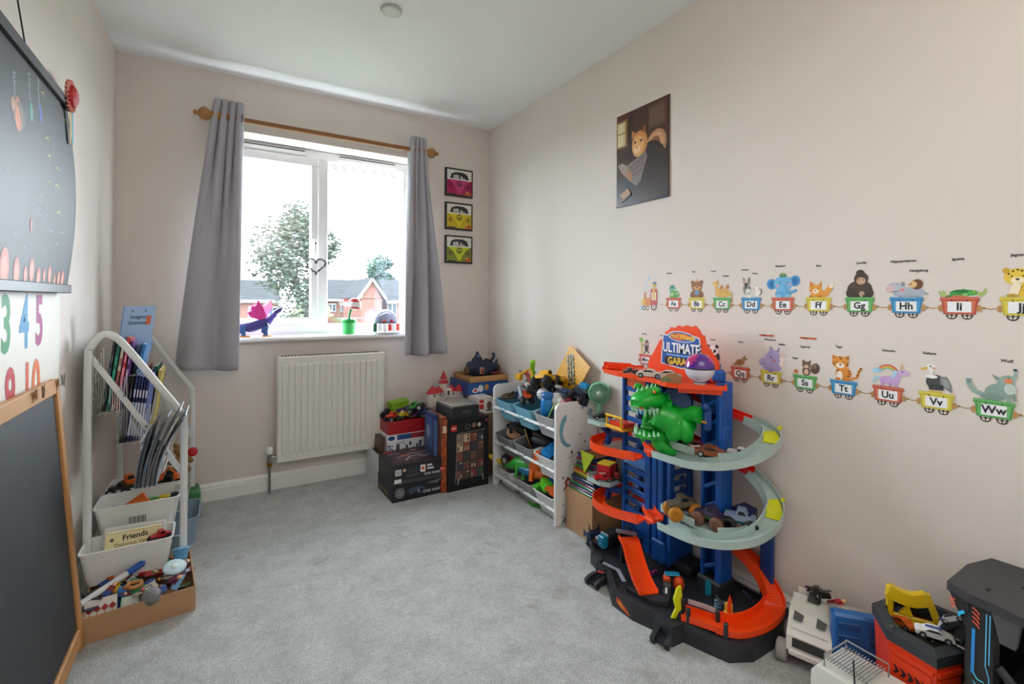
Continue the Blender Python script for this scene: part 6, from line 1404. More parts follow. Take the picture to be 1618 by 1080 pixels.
# green dinosaur clinging to the lift
dn = bpy.data.objects.new('dinosaur', None); COL.objects.link(dn); dn.parent = ga; dn.location = -GO
DG, DG2, TOO = mat('#0fa52c', .3), mat('#0a7a1e', .4), pls('#a8d8b8')
def dp(b, n_, m): return b.build(n_, m, dn)
HC = Vector((1.405, 1.30, .705))      # head: mouth open towards the room
f_ = Vector((-.86, .02, -.10)).normalized(); s_ = f_.cross(Vector((0, 0, 1))).normalized(); u_ = s_.cross(f_).normalized()
def hp_(f, s, u): return HC + f_ * f + s_ * s + u_ * u
def jaw(prof, m, n_):
    vs = []
    for (f, u0, u1, w_) in prof: vs += [hp_(f, -w_, u0), hp_(f, -w_ * .8, u1), hp_(f, w_ * .8, u1), hp_(f, w_, u0)]
    n = len(prof)
    fs = [(i * 4 + k, i * 4 + (k + 1) % 4, (i + 1) * 4 + (k + 1) % 4, (i + 1) * 4 + k) for i in range(n - 1) for k in range(4)] + [(0, 1, 2, 3), (n * 4 - 4, n * 4 - 1, n * 4 - 2, n * 4 - 3)]
    ob = dp(B().add(vs, fs, True), n_, m)
    md = ob.modifiers.new('round', 'SUBSURF'); md.levels = 1; md.render_levels = 2
    return ob
jaw([(-.07, -.02, .06, .055), (-.04, .0, .085, .068), (-.01, .012, .095, .070), (.02, .022, .090, .066), (.045, .026, .082, .056), (.062, .030, .070, .040), (.068, .034, .058, .022)], DG, 'upper_jaw')
jaw([(-.07, -.07, .02, .052), (-.04, -.085, -.045, .062), (-.01, -.096, -.064, .066), (.02, -.100, -.074, .064), (.042, -.098, -.076, .052), (.058, -.092, -.074, .034), (.064, -.086, -.074, .018)], DG, 'lower_jaw')
for s0 in (-1, 1): dp(B().tube([hp_(-.045, s0 * .058, .04), hp_(-.05, s0 * .06, -.02), hp_(-.035, s0 * .058, -.07)], [.016, .013, .016], 8), 'cheek', DG)
dp(B().sph(hp_(-.055, 0, -.022), (.03, .052, .06), 14, 8), 'throat', mat('#0a5a18', .5))
dp(B().sph(hp_(.0, 0, -.058), (.045, .03, .014), 12, 6), 'tongue', mat('#0d7a22', .5))
for k in range(11):
    a = R(-85 + 170 * k / 10); c = hp_(.012 + .050 * math.cos(a), .060 * math.sin(a), .026); dp(B().cyl(c, c - u_ * (.030 if k % 2 else .020), .0075, .0006, 6), 'tooth', TOO)
for k in range(9):
    a = R(-80 + 160 * k / 8); c = hp_(.008 + .048 * math.cos(a), .056 * math.sin(a), -.078); dp(B().cyl(c, c + u_ * (.024 if k % 2 else .016), .0065, .0006, 6), 'tooth', TOO)
for s0 in (-1, 1):
    dp(B().sph(hp_(.0, s0 * .048, .092), (.018, .014, .012), 10, 6), 'brow', DG)
    dp(B().sph(hp_(.016, s0 * .052, .088), .0065, 8, 6), 'eye', pls('#d8781c'))
for k in range(5): dp(B().cyl(hp_(-.05 + .024 * k, 0, .086), hp_(-.052 + .024 * k, 0, .104), .009, .003, 6), 'crest', DG)
dp(B().tube(smooth([(1.42, 1.275, .70), (1.455, 1.245, .68), (1.49, 1.215, .665), (1.51, 1.20, .64)], 4), [.050, .052, .055, .058, .06, .06, .058, .056, .055, .052, .05, .045, .04], 8), 'body', DG)
dp(B().sph((1.455, 1.215, .655), (.04, .04, .055), 8, 6, rot=(10, 20, 0)), 'shoulder', DG)
dp(B().sph((1.47, 1.185, .65), (.03, .032, .05), 8, 6, rot=(-10, -10, 20)), 'thigh', DG)
dp(B().tube([(1.48, 1.20, .70), (1.49, 1.165, .715), (1.495, 1.135, .712)], [.028, .03, .032], 10), 'arm', DG)
dp(B().tube(smooth([(1.46, 1.28, .62), (1.45, 1.285, .59), (1.46, 1.26, .565), (1.49, 1.23, .555), (1.52, 1.20, .552)], 4), [.038, .038, .036, .035, .034, .033, .031, .029, .027, .024, .021, .018, .015, .011, .008, .005, .003], 10), 'tail', DG)
dp(B().tube(smooth([(1.40, 1.325, .635), (1.398, 1.328, .61), (1.395, 1.322, .592), (1.385, 1.315, .588)], 3), .006, 6), 'claw_hand', DG)
gp(B().lathe([(.055, -.012), (.06, -.008), (.06, .008), (.055, .012)], (1.50, 1.25, .735), (-.8, -.55, .2), 22), 'blue_wheel', GB2)
gp(B().box((1.515, 1.125, .70), (.02, .03, .09), (0, 8, 30), b=.008).box((1.505, 1.125, .745), (.03, .03, .03), b=.010), 'drone', GB2)
gp(B().box((1.503, 1.128, .69), (.004, .02, .008)), 'drone_stripe', pls('#d8a03c'))
# things parked on the garage
bl_ = thing('two_tone_ball', 'purple and white ball resting on the top deck of the garage', 'ball', (1.497, 1.143, .8265))
B().sph((0, 0, .060), (.053, .053, .053), 28, 10, bot=.03).build('upper_half', mat('#55208c', .12, coat=.6), bl_)
B().sph((0, 0, .058), (.053, .053, .053), 28, 10, top=-.03).build('lower_half', mat('#d2cfdc', .15, coat=.5), bl_)
B().lathe([(.0525, .0575), (.0528, .0585), (.0528, .060), (.0525, .061)], n=28).build('seam', BLK, bl_)
for a in (35, 250): B().sph((.0, .0, .060), (.0534, .0534, .0534), 10, 4, rot=(48, 0, a), bot=.82).build('pink_patch', mat('#b0246e', .15, coat=.6), bl_)
B().lathe([(.022, .0), (.024, .002), (.018, .006)], n=20).build('foot', mat('#b8b6bc', .4), bl_)
wc = thing('cardboard_car', 'faceted brown cardboard model on the garage top deck', 'model', (1.452, 1.235, .822), (0, 0, -50))
B().prism([(-.034, 0), (.034, 0), (.038, .018), (.02, .034), (-.012, .034), (-.036, .018)], (0, 0, 0), (1, 0, 0), (0, 0, 1), -.02, .02).build('shell', mat('#a07a58', .7), wc)
B().prism([(-.03, .004), (.0, .004), (-.01, .026), (-.03, .02)], (0, -.0202, 0), (1, 0, 0), (0, 0, 1), -.0005, .0005).build('green_patch', mat('#6c8a5c', .7), wc)
toy_car('white sports car at the front edge of the garage top deck', (1.470, 1.355, .8215), -60, .102, '#d8d4cc', trim=None)
toy_car('white car with dark roof behind on the garage top deck', (1.515, 1.30, .8215), -58, .10, '#cfcbc4', glass='#222')
toy_car('small black topped toy van at the left of the garage top deck', (1.475, 1.470, .8215), 150, .06, '#3a3f42', trim='#c8b8b0', kind='truck')
toy_car('orange toy car on the garage top deck beside the small van', (1.53, 1.42, .8215), -40, .08, '#e0581c')
toy_car('silver blue toy motorbike car between the white cars', (1.458, 1.30, .8215), 40, .05, '#5c6a94', kind='racer')
toy_car('black toy car on the upper side platform of the garage', (1.505, 1.675, .584), 150, .09, '#1b1c20')
toy_car('white and blue toy car beside the yellow gate', (1.495, 1.62, .584), 60, .06, '#c8ccd8', trim='#2c4fa8', kind='racer')
rbk = thing('red_brick_cube', 'red and yellow brick cube on the lower side platform', 'toy block', (1.515, 1.655, .317), (0, 0, 20))
for i in range(2):
    for j in range(2):
        B().box((-.017 + .034 * i, 0, .016 + .033 * j), (.032, .064, .031), b=.002).build('cube', pls('#b8141c'), rbk)
B().box((0, 0, .068), (.066, .064, .006), b=.002).build('yellow_top', pls('#e0c014'), rbk)
toy_car('red and white toy fire engine on the lower side platform', (1.475, 1.635, .317), -25, .078, '#c01c20', trim='#d8d8d8', kind='truck', rim='#ddd')
monster('small red toy truck at the back of the lower side platform', (1.53, 1.61, .317), 60, .05, '#b01c24')
monster('gold wheeled monster truck on the lower ramp of the garage', (1.492, 1.205, .318), -20, .115, '#5a5240', '#c8821c', '#b8781c', '#2a2a24', rot=(0, -8, -30))
monster('green framed monster truck with brown wheels on the lower ramp', (1.512, 1.105, .318), -80, .105, '#3a2f4a', '#7a523c', '#6a4636', '#3fa52c')
monster('teal and silver pickup monster truck on the lower ramp', (1.575, 1.03, .318), -62, .11, '#8a9ab4', '#20242c', '#1d1d1f', '#1c8ca0')
toy_car('brown sports car at the front of the upper ramp', (1.492, 1.085, .577), -62, 0.111, '#8a4a24', glass='#15171a')
toy_car('red toy racing car on the upper ramp', (1.488, 1.175, .577), 70, 0.078, '#c4182c', kind='racer', trim='#e6e6e6')
toy_car('black toy car at the left end of the upper ramp', (1.492, 1.235, .577), 100, 0.098, '#24262a', trim='#7a5a3c')
toy_car('dark red toy car behind on the upper ramp', (1.52, 1.17, .577), -60, 0.091, '#7a1c28')
toy_car('silver toy van behind the brown sports car', (1.53, 1.12, .577), -60, 0.085, '#b8b4ac', trim='#6c2a2c')
toy_car('white pickup toy car beside the right tower', (1.575, 1.035, .577), -70, 0.078, '#e0e0de', kind='truck')
toy_car('black and white toy car tipped up beside the yellow flipper', (1.408, 1.212, .062), 0, .06, '#2a2a2c', trim='#ececec', rot=(0, -62, 35))
toy_car('blue and red toy car under the orange slide', (1.47, 1.33, .047), 20, .05, '#3a2a7c', trim='#c8205c', kind='racer')
t = monster('dark blue toy vehicle on the carpet behind the garage base', (1.50, 1.725, .001), 60, .12, '#16284a', '#c8c020', '#1c2c50')
# ------------------------------------------------------------------ alphabet train wall stickers
WU, WV = (0, -1, 0), (0, 0, 1)
INK = '#23252b'
def E(cx, cy, rx, ry, c, rot=0): return ('e', cx, cy, rx, ry, c, rot)
def eyes(x, y, d=.09, r=.022): return [E(x - d, y, r, r * 1.2, '#1d1d1f'), E(x + d, y, r, r * 1.2, '#1d1d1f')]
AN = {}
AN['alligator'] = [E(.05, .12, .3, .12, '#4c9a52'), E(-.12, .3, .14, .2, '#58a85c'), ('p', [(-.1, .42), (.3, .38), (.34, .3), (.05, .24), (.3, .16), (.28, .1), (-.1, .16)], '#58a85c'), E(-.1, .2, .09, .12, '#b8d48a'), E(.02, .46, .05, .05, '#e8f0d8'), E(.02, .46, .02, .03, '#1d1d1f'), ('p', [(-.32, .48), (.12, .5), (-.02, .72), (-.22, .7)], '#3f8f82'), ('p', [(-.36, .44), (.22, .46), (.2, .52), (-.34, .52)], '#7fc0ae'), ('p', [(.2, .05), (.42, .3), (.36, .05)], '#4c9a52'), E(-.15, .05, .12, .05, '#4c9a52')]
AN['bear'] = [E(0, .2, .4, .24, '#8a6238'), E(0, .6, .34, .3, '#94693c'), E(-.27, .82, .11, .11, '#8a6238'), E(.27, .82, .11, .11, '#8a6238'), E(0, .52, .18, .14, '#c79a66'), E(0, .57, .05, .035, '#2a1c14')] + eyes(0, .66, .13) + [('p', [(-.1, .84), (.08, .84), (-.02, 1.04)], '#d99a86'), E(-.22, .55, .06, .04, '#d98a6a'), E(.22, .55, .06, .04, '#d98a6a'), E(0, .28, .14, .12, '#6c94c8'), E(-.3, .12, .12, .1, '#7c5630'), E(.3, .12, .12, .1, '#7c5630')]
AN['camel'] = [E(.05, .2, .46, .18, '#d9ad5a'), E(-.3, .42, .1, .28, '#d9ad5a', 14), E(-.36, .72, .2, .11, '#deb564', -12), E(-.1, .36, .15, .14, '#cfa250'), E(.22, .36, .15, .14, '#cfa250'), E(-.02, .52, .09, .09, '#b9763c'), E(.3, .55, .09, .09, '#b9763c'), E(-.02, .6, .06, .05, '#c98a4a'), E(.3, .63, .06, .05, '#c98a4a'), E(-.3, .76, .022, .03, '#1d1d1f'), ('p', [(-.3, .8), (-.24, .92), (-.2, .8)], '#a87a3a'), E(-.5, .68, .05, .04, '#e8c88a'), ('l', [(.48, .3), (.56, .14), (.54, -.1)], .05, '#cfa250'), E(.54, -.14, .05, .07, '#a87a3a')]
AN['donkey'] = [E(.0, .1, .4, .12, '#d8d2c8'), E(-.22, .4, .2, .28, '#8d8a88', 10), E(-.14, .28, .14, .16, '#dcd6cc'), E(-.36, .78, .06, .2, '#7d7a78', 12), E(-.12, .8, .06, .2, '#7d7a78', -8), E(-.36, .78, .03, .13, '#d8a8a0', 12), ('p', [(-.32, .7), (-.16, .72), (-.22, .5), (-.3, .5)], '#3a3a3c'), E(-.28, .46, .025, .04, '#1d1d1f'), E(-.08, .46, .025, .04, '#1d1d1f'), E(-.12, .22, .06, .05, '#a09a94'), E(.34, .22, .14, .14, '#f0ece0'), E(.28, .46, .09, .1, '#f2eee4'), ('l', [(.3, .28), (.28, .42)], .07, '#f2eee4'), ('p', [(.18, .46), (.08, .42), (.18, .4)], '#e0a03c'), ('l', [(.42, .1), (.52, .3), (.48, .42)], .04, '#4a4a4c'), E(-.1, .06, .2, .06, '#e4ded4')]
AN['elephant'] = [E(0, .18, .36, .2, '#5fa8d8'), E(-.52, .62, .22, .24, '#3f8fc8'), E(.52, .74, .22, .24, '#3f8fc8'), E(-.5, .62, .13, .15, '#2a6ea8'), E(.52, .74, .13, .15, '#2a6ea8'), E(0, .62, .42, .36, '#6fb4e0'), ('l', [(.08, .58), (.14, .36), (.3, .24), (.52, .3), (.6, .36)], .13, '#62a6d4')] + eyes(.02, .68, .17, .025) + [E(-.24, .54, .08, .05, '#e09a9c'), E(.3, .6, .07, .05, '#e09a9c'), E(-.18, .08, .14, .1, '#7fbfe6'), E(.2, .08, .14, .1, '#7fbfe6'), E(0, 1.0, .16, .08, '#4a7a4a'), E(0, 1.05, .1, .07, '#5f945a'), E(.02, 1.1, .03, .03, '#d8c04a')]
AN['fox'] = [E(.05, .16, .36, .16, '#e0983a'), E(-.12, .36, .26, .2, '#e6a445'), ('p', [(-.36, .42), (-.34, .72), (-.16, .54)], '#d98a2c'), ('p', [(.0, .52), (.12, .72), (.12, .44)], '#d98a2c'), E(-.12, .28, .14, .1, '#f2dcb4'), E(-.12, .3, .03, .025, '#2a1c14')] + eyes(-.12, .4, .1) + [E(.4, .34, .11, .26, '#e0983a', -35), E(.5, .48, .07, .1, '#f2e4c8', -35), E(-.28, .05, .1, .06, '#c07a2c'), E(.05, .05, .1, .06, '#c07a2c'), E(-.26, .3, .05, .035, '#e07a5c')]
AN['gorilla'] = [E(0, .34, .44, .34, '#4c4036'), E(-.3, .18, .18, .2, '#43382f'), E(.3, .18, .18, .2, '#43382f'), E(.05, .74, .25, .26, '#4c4036'), E(.02, .98, .15, .12, '#43382f'), E(.05, .66, .16, .14, '#c9a488'), E(.05, .6, .1, .06, '#d8b89c')] + eyes(.05, .7, .07) + [('l', [(-.01, .6), (.05, .575), (.11, .6)], .02, '#5a3a2c'), E(.08, .14, .1, .12, '#b8957a'), E(-.12, .06, .14, .07, '#3a3028'), E(.24, .06, .14, .07, '#3a3028')]
AN['hippo'] = [E(.08, .18, .5, .2, '#a9b4c0'), E(-.3, .36, .3, .2, '#b4bec9', -12), E(-.5, .34, .14, .15, '#d8b8bc', -10), E(-.1, .5, .06, .09, '#8a94a0'), E(-.32, .52, .045, .06, '#f4f4f4'), E(-.32, .52, .02, .035, '#1d1d1f'), E(-.12, .28, .08, .06, '#e08a86'), ('l', [(-.46, .24), (-.3, .22), (-.2, .26)], .02, '#5c4a50'), E(.32, .48, .17, .19, '#6f4a30'), E(.2, .48, .12, .12, '#e0b882'), E(.15, .5, .02, .025, '#1d1d1f'), E(.09, .47, .025, .02, '#2a1c14'), ('l', [(.54, .16), (.66, .14)], .03, '#8a94a0'), E(.1, .04, .3, .05, '#98a3b0')]
AN['iguana'] = [('l', [(-.4, -.1), (-.34, .04), (-.18, .08)], .07, '#3f8f4a'), E(.06, .16, .32, .12, '#3f9a4c'), ('p', [(-.2, .2), (-.08, .27), (.02, .24), (.1, .3), (.2, .25), (.3, .26), (.34, .18), (.0, .14)], '#2f7d3c'), E(.34, .16, .13, .09, '#4cab55'), E(.38, .2, .03, .03, '#e8d84a'), E(.39, .2, .014, .018, '#1d1d1f'), ('p', [(-.5, .05), (-.56, .24), (-.46, .16), (-.42, .3), (-.36, .14), (-.3, .06)], '#a9c06a'), ('p', [(.46, .05), (.5, .22), (.58, .14), (.62, .3), (.68, .3), (.64, .12), (.56, .04)], '#a9c06a'), E(0, .03, .2, .05, '#c87a54'), E(.15, .1, .08, .05, '#7fc06a')]
AN['jaguar'] = [E(.1, .3, .3, .3, '#e0bc3a'), E(-.1, .66, .32, .27, '#e6c545'), E(-.36, .86, .09, .09, '#c9a42c'), E(.16, .88, .09, .09, '#c9a42c'), E(-.1, .54, .16, .11, '#f0e4c4'), E(-.1, .58, .045, .035, '#3a2a1c')] + eyes(-.1, .68, .13) + [E(x, y, .03, .026, '#3a2c18') for x, y in ((-.3, .76), (-.2, .84), (0, .84), (.1, .76), (.14, .64), (-.1, .88), (.1, .4), (.22, .32), (.06, .22), (.28, .44), (.3, .2), (.18, .12), (-.02, .34))] + [('p', [(-.2, .48), (-.3, .1), (-.1, .04), (.0, .4)], '#f0e4c4'), E(-.22, .06, .14, .06, '#b8943a')]
AN['monkey'] = [('l', [(-.3, 0), (-.3, .5), (-.34, .8)], .1, '#c9b45a'), E(-.36, .9, .16, .13, '#7fae52'), E(-.2, .86, .1, .08, '#8fbc5c'), E(.08, .38, .14, .2, '#4a4340'), E(.1, .68, .14, .13, '#4a4340'), E(.12, .66, .09, .08, '#c9a488'), ('p', [(-.04, .76), (.24, .78), (.12, .92)], '#3a3634'), ('l', [(.0, .45), (-.2, .62)], .06, '#4a4340'), ('l', [(.16, .45), (.28, .56)], .06, '#4a4340'), ('l', [(.02, .24), (-.1, .06)], .07, '#4a4340'), ('l', [(.14, .24), (.3, .12)], .07, '#4a4340')]
AN['bird'] = [E(0, .24, .26, .2, '#5c5c60', 20), ('p', [(-.3, .62), (-.34, .4), (-.16, .3), (-.1, .36)], '#4a4a4e'), E(.2, .42, .13, .12, '#6c6c70'), ('p', [(.3, .44), (.42, .4), (.3, .38)], '#d8a03c'), E(.22, .45, .02, .02, '#111'), E(.02, .18, .16, .1, '#b8b4ac')]
AN['panda'] = [E(.1, .24, .32, .3, '#f0eeea'), E(.22, .34, .2, .28, '#34353a'), E(0, .68, .32, .26, '#f4f2ee'), E(-.26, .88, .1, .1, '#2c2d32'), E(.24, .9, .1, .1, '#2c2d32'), E(-.12, .66, .08, .1, '#2c2d32', 20), E(.12, .66, .08, .1, '#2c2d32', -20), E(0, .58, .045, .03, '#1d1d1f'), E(-.1, .06, .14, .1, '#2c2d32'), E(.24, .06, .14, .1, '#2c2d32')]
AN['quail'] = [E(-.02, .24, .26, .17, '#a8855a', 18), E(.2, .44, .11, .1, '#b08c60'), ('p', [(.3, .48), (.4, .44), (.3, .41)], '#7a5a34'), ('p', [(-.24, .2), (-.46, .1), (-.2, .08)], '#8a6a42'), E(-.04, .24, .15, .08, '#8a6a42', 20), E(.22, .46, .02, .02, '#111'), ('l', [(.0, .1), (.0, 0)], .025, '#c8963c'), ('l', [(.08, .1), (.08, 0)], .025, '#c8963c'), ('l', [(.2, .52), (.26, .62)], .03, '#5c4428')]
AN['rhino'] = [E(.05, .2, .44, .24, '#a99acb'), E(.1, .62, .34, .4, '#ab9dcd'), E(-.3, .42, .3, .2, '#b4a6d4', 12), ('p', [(-.36, .58), (-.42, .98), (-.22, .66)], '#d0ccd6'), ('p', [(-.5, .5), (-.56, .68), (-.42, .56)], '#d0ccd6'), ('p', [(-.02, .96), (-.08, 1.2), (.08, 1.06)], '#9588bc'), ('p', [(.24, .96), (.38, 1.18), (.38, .92)], '#9588bc'), E(.0, .66, .03, .04, '#1d1d1f'), E(.14, .52, .08, .06, '#d8848c'), ('l', [(-.5, .34), (-.3, .3), (-.18, .36)], .02, '#6a5c8c'), E(.5, .4, .12, .16, '#f0dcd8'), E(.52, .62, .12, .1, '#f4e2de'), E(.46, .82, .04, .12, '#eccfca', 8), E(.6, .8, .04, .12, '#eccfca', -10), E(.5, .64, .014, .02, '#222'), E(.58, .64, .014, .02, '#222'), E(0, .05, .16, .1, '#998bc0')]
AN['squirrel'] = [E(.42, .36, .18, .24, '#5c4434', -10), E(.4, .46, .09, .12, '#8a6c54', -10), E(.06, .2, .18, .2, '#6c5240'), E(.06, .48, .19, .16, '#745845'), ('p', [(-.12, .56), (-.1, .72), (.02, .62)], '#5c4434'), ('p', [(.12, .62), (.24, .72), (.24, .56)], '#5c4434'), E(.06, .42, .1, .07, '#dcc0a0'), E(.06, .18, .09, .12, '#dcc0a0')] + eyes(.06, .5, .08) + [E(-.38, .14, .1, .1, '#c87a4a'), E(-.38, .14, .05, .05, '#a85c34'), E(-.44, .06, .12, .04, '#d8b48a'), E(.06, .45, .025, .02, '#2a1c14')]
AN['tiger'] = [E(.0, .3, .3, .3, '#d98a2f'), E(-.12, .74, .32, .27, '#e0943a'), ('p', [(-.42, .84), (-.42, 1.06), (-.24, .96)], '#c8742c'), ('p', [(.02, .96), (.2, 1.06), (.2, .84)], '#c8742c'), E(-.12, .62, .16, .11, '#f4e6d0'), E(-.12, .66, .045, .035, '#3a1c14')] + eyes(-.12, .76, .13) + [('l', [(.28, .1), (.5, .2), (.56, .46), (.66, .6)], .09, '#d98a2f')] + [('l', [(x - .03, y), (x + .05, y + .02)], .035, '#3a2214') for x, y in ((-.38, .72), (-.36, .64), (.14, .72), (.12, .64), (-.14, .94), (-.1, .88), (.2, .4), (.22, .3), (.16, .2), (-.2, .4), (.5, .28), (.56, .44), (.62, .56))] + [E(-.14, .2, .12, .2, '#f4e6d0'), E(-.2, .06, .1, .06, '#c8742c'), E(.12, .06, .14, .06, '#c8742c')]
AN['unicorn'] = [('a', .0, .5, .3, .36, 20, 160, '#d05a4a'), ('a', .0, .5, .25, .3, 20, 160, '#e0b84a'), ('a', .0, .5, .2, .25, 20, 160, '#7fb87a'), E(-.34, .6, .16, .09, '#8fc4e0'), E(-.42, .56, .1, .07, '#a9d4ea'), E(.05, .26, .34, .16, '#c6a4d4'), ('l', [(.28, .3), (.38, .56)], .18, '#c6a4d4'), E(.5, .6, .19, .11, '#ccacd8', -10), ('p', [(.38, .72), (.44, .98), (.48, .72)], '#e0b070'), E(.46, .62, .02, .03, '#222'), ('l', [(-.16, .2), (-.18, 0)], .11, '#bb98ca'), ('l', [(.24, .2), (.28, 0)], .11, '#bb98ca'), ('l', [(.08, .16), (.08, 0)], .09, '#ae8abf'), ('l', [(-.26, .34), (-.44, .28), (-.46, .1)], .1, '#a8cfe4'), ('l', [(.26, .66), (.2, .46), (.16, .36)], .12, '#a9d4ea')]
AN['vulture'] = [E(-.02, .4, .28, .26, '#4a4a4c', 12), ('p', [(.1, .6), (.3, .62), (.42, .3), (.44, .06), (.24, .2), (.1, .36)], '#808484'), ('p', [(.14, .54), (.32, .5), (.38, .2), (.22, .26)], '#9aa0a0'), ('l', [(-.12, .56), (-.16, .74), (-.1, .86)], .12, '#e6e4e2'), E(-.14, .9, .16, .13, '#eeecea'), ('p', [(-.26, .92), (-.46, .84), (-.42, .78), (-.24, .84)], '#d8b44a'), E(-.16, .94, .025, .03, '#222'), E(-.06, .88, .06, .045, '#e0a08a'), E(-.14, .58, .18, .07, '#f2f0ee'), ('l', [(-.12, .16), (-.16, .02)], .05, '#d8b44a'), ('l', [(.06, .16), (.08, .02)], .05, '#d8b44a'), E(-.02, .03, .22, .04, '#d8b44a'), ('p', [(-.24, .3), (-.2, .1), (.2, .12), (.2, .3)], '#3c3c3e')]
AN['wolf'] = [E(.1, .3, .34, .28, '#8aa39a', 20), E(.28, .62, .2, .28, '#8fa89f', -22), ('p', [(.16, .78), (.36, .74), (.52, 1.02), (.56, .9), (.5, .72), (.36, .56), (.16, .6)], '#97afa6'), ('p', [(.46, 1.0), (.5, 1.08), (.56, 1.04), (.54, .92)], '#97afa6'), ('p', [(.14, .78), (-.06, .88), (.06, .68)], '#7d968d'), E(.5, 1.08, .05, .04, '#3a4a46'), E(.34, .7, .1, .09, '#e0885c'), ('l', [(-.2, .14), (-.48, .26), (-.62, .5), (-.64, .66)], .15, '#93aca3'), ('l', [(-.6, .5), (-.64, .66)], .1, '#7d968d'), E(-.05, .12, .3, .11, '#7d968d'), ('l', [(.3, .36), (.36, .04)], .11, '#8aa39a'), ('l', [(.44, .36), (.5, .06)], .09, '#7d968d'), E(.38, .44, .14, .18, '#c2cfc9'), E(.36, .8, .02, .015, '#222')]
COLS = {'r': ('#b8523f', '#d0745a'), 'y': ('#c4b53a', '#d9cb55'), 'g': ('#4f9a52', '#6fb56a'), 'b': ('#2f7fb5', '#4f9cca')}
def wagon(label, y, z, w_, letters, col, animal, caps, group='alphabet train wagons', coupling=True, amul=1.0):
    """flat vinyl sticker: y,z = foot of the wagon on the wall; w_ = wagon width"""
    t = thing('wall_sticker', label, 'wall sticker', (XR - .0004, y, z), group=group)
    a, b_ = COLS[col]
    S = [E(-.2, .13, .15, .15, '#4a3f3a'), E(.2, .13, .15, .15, '#4a3f3a'), E(-.2, .12, .1, .1, '#e6dfd6'), E(.2, .12, .1, .1, '#e6dfd6')]
    for cx in (-.2, .2):
        S += [('l', [(cx - .1, .12), (cx + .1, .12)], .03, '#4a3f3a'), ('l', [(cx, .02), (cx, .22)], .03, '#4a3f3a'), E(cx, .12, .04, .04, '#4a3f3a')]
    S += [E(-.5, .36, .07, .12, '#b88a54'), E(.5, .36, .07, .12, '#b88a54'), ('p', [(-.42, .16), (.42, .16), (.48, .66), (-.48, .66)], a), ('p', [(-.37, .2), (.37, .2), (.42, .62), (-.42, .62)], b_), ('p', [(-.52, .62), (.52, .62), (.5, .75), (-.5, .75)], a), ('p', [(-.5, .67), (.5, .67), (.49, .73), (-.49, .73)], b_), ('r', -.31, .23, .31, .59, '#eef0f2'), ('l', [(-.2, .59), (-.2, .66)], .025, '#3a2f2a'), ('l', [(.2, .59), (.2, .66)], .025, '#3a2f2a')]
    draw('wagon', t, (0, 0, 0), WU, WV, S, w_, eps=.00006)
    draw('lettering', t, (-.0014, 0, 0), WU, WV, [('t', '*' + letters, 0, .41, .36, INK, .95)], w_)
    if animal: draw('animal', t, (-.0002, 0, .73 * w_), WU, WV, AN[animal], w_ * amul, eps=.00005)
    for (tx, cx, cy, sz) in caps: draw('caption', t, (0, 0, 0), WU, WV, [('t', '*' + tx, cx, cy, sz, '#2a2a2c', 1, 0)], w_)
    if coupling: draw('coupling', t, (0, 0, 0), WU, WV, [('l', [(.62, .38), (.78, .345), (.98, .38)], .035, '#a8895c'), E(.62, .38, .04, .04, '#9a7a4c'), E(.98, .38, .04, .04, '#9a7a4c')], w_)
    return t

W_ = .0795
Z1, Z2 = 1.085, .819
for (L, c, an, y, caps, lb) in (
    ('Aa', 'r', 'alligator', 1.444, [('Alligator', -.3, 2.12, .12)], 'red letter A wagon sticker carrying a green alligator'),
    ('Bb', 'y', 'bear', 1.323, [('Bear', -.2, 2.13, .12)], 'yellow letter B wagon sticker carrying a brown bear'),
    ('Cc', 'g', 'camel', 1.204, [('Camel', -.5, 2.1, .12), ('Chicks', .2, 1.82, .12)], 'green letter C wagon sticker carrying a camel'),
    ('Dd', 'b', 'donkey', 1.081, [('Donkey', -.32, 2.08, .12), ('Duck', .18, 1.88, .12)], 'blue letter D wagon sticker carrying a grey donkey'),
    ('Ee', 'r', 'elephant', .961, [('Elephant', -.12, 2.16, .13)], 'red letter E wagon sticker carrying a blue elephant'),
    ('Ff', 'y', 'fox', .842, [('Fox', 0, 2.08, .13)], 'yellow letter F wagon sticker carrying an orange fox'),
    ('Gg', 'g', 'gorilla', .721, [('Gorilla', .05, 2.1, .13)], 'green letter G wagon sticker carrying a dark gorilla'),
    ('Hh', 'b', 'hippo', .601, [('Hippopotamus', -.1, 2.08, .13), ('Hedgehog', .36, 1.71, .13)], 'blue letter H wagon sticker carrying a hippopotamus'),
    ('Ii', 'r', 'iguana', .483, [('Iguana', -.04, 2.05, .13)], 'red letter I wagon sticker carrying a green iguana'),
    ('Jj', 'y', 'jaguar', .364, [('Jaguar', -.1, 2.08, .13)], 'yellow letter J wagon sticker cut by the right picture edge')):
    wagon(lb, y, Z1, W_, L, c, an, caps)
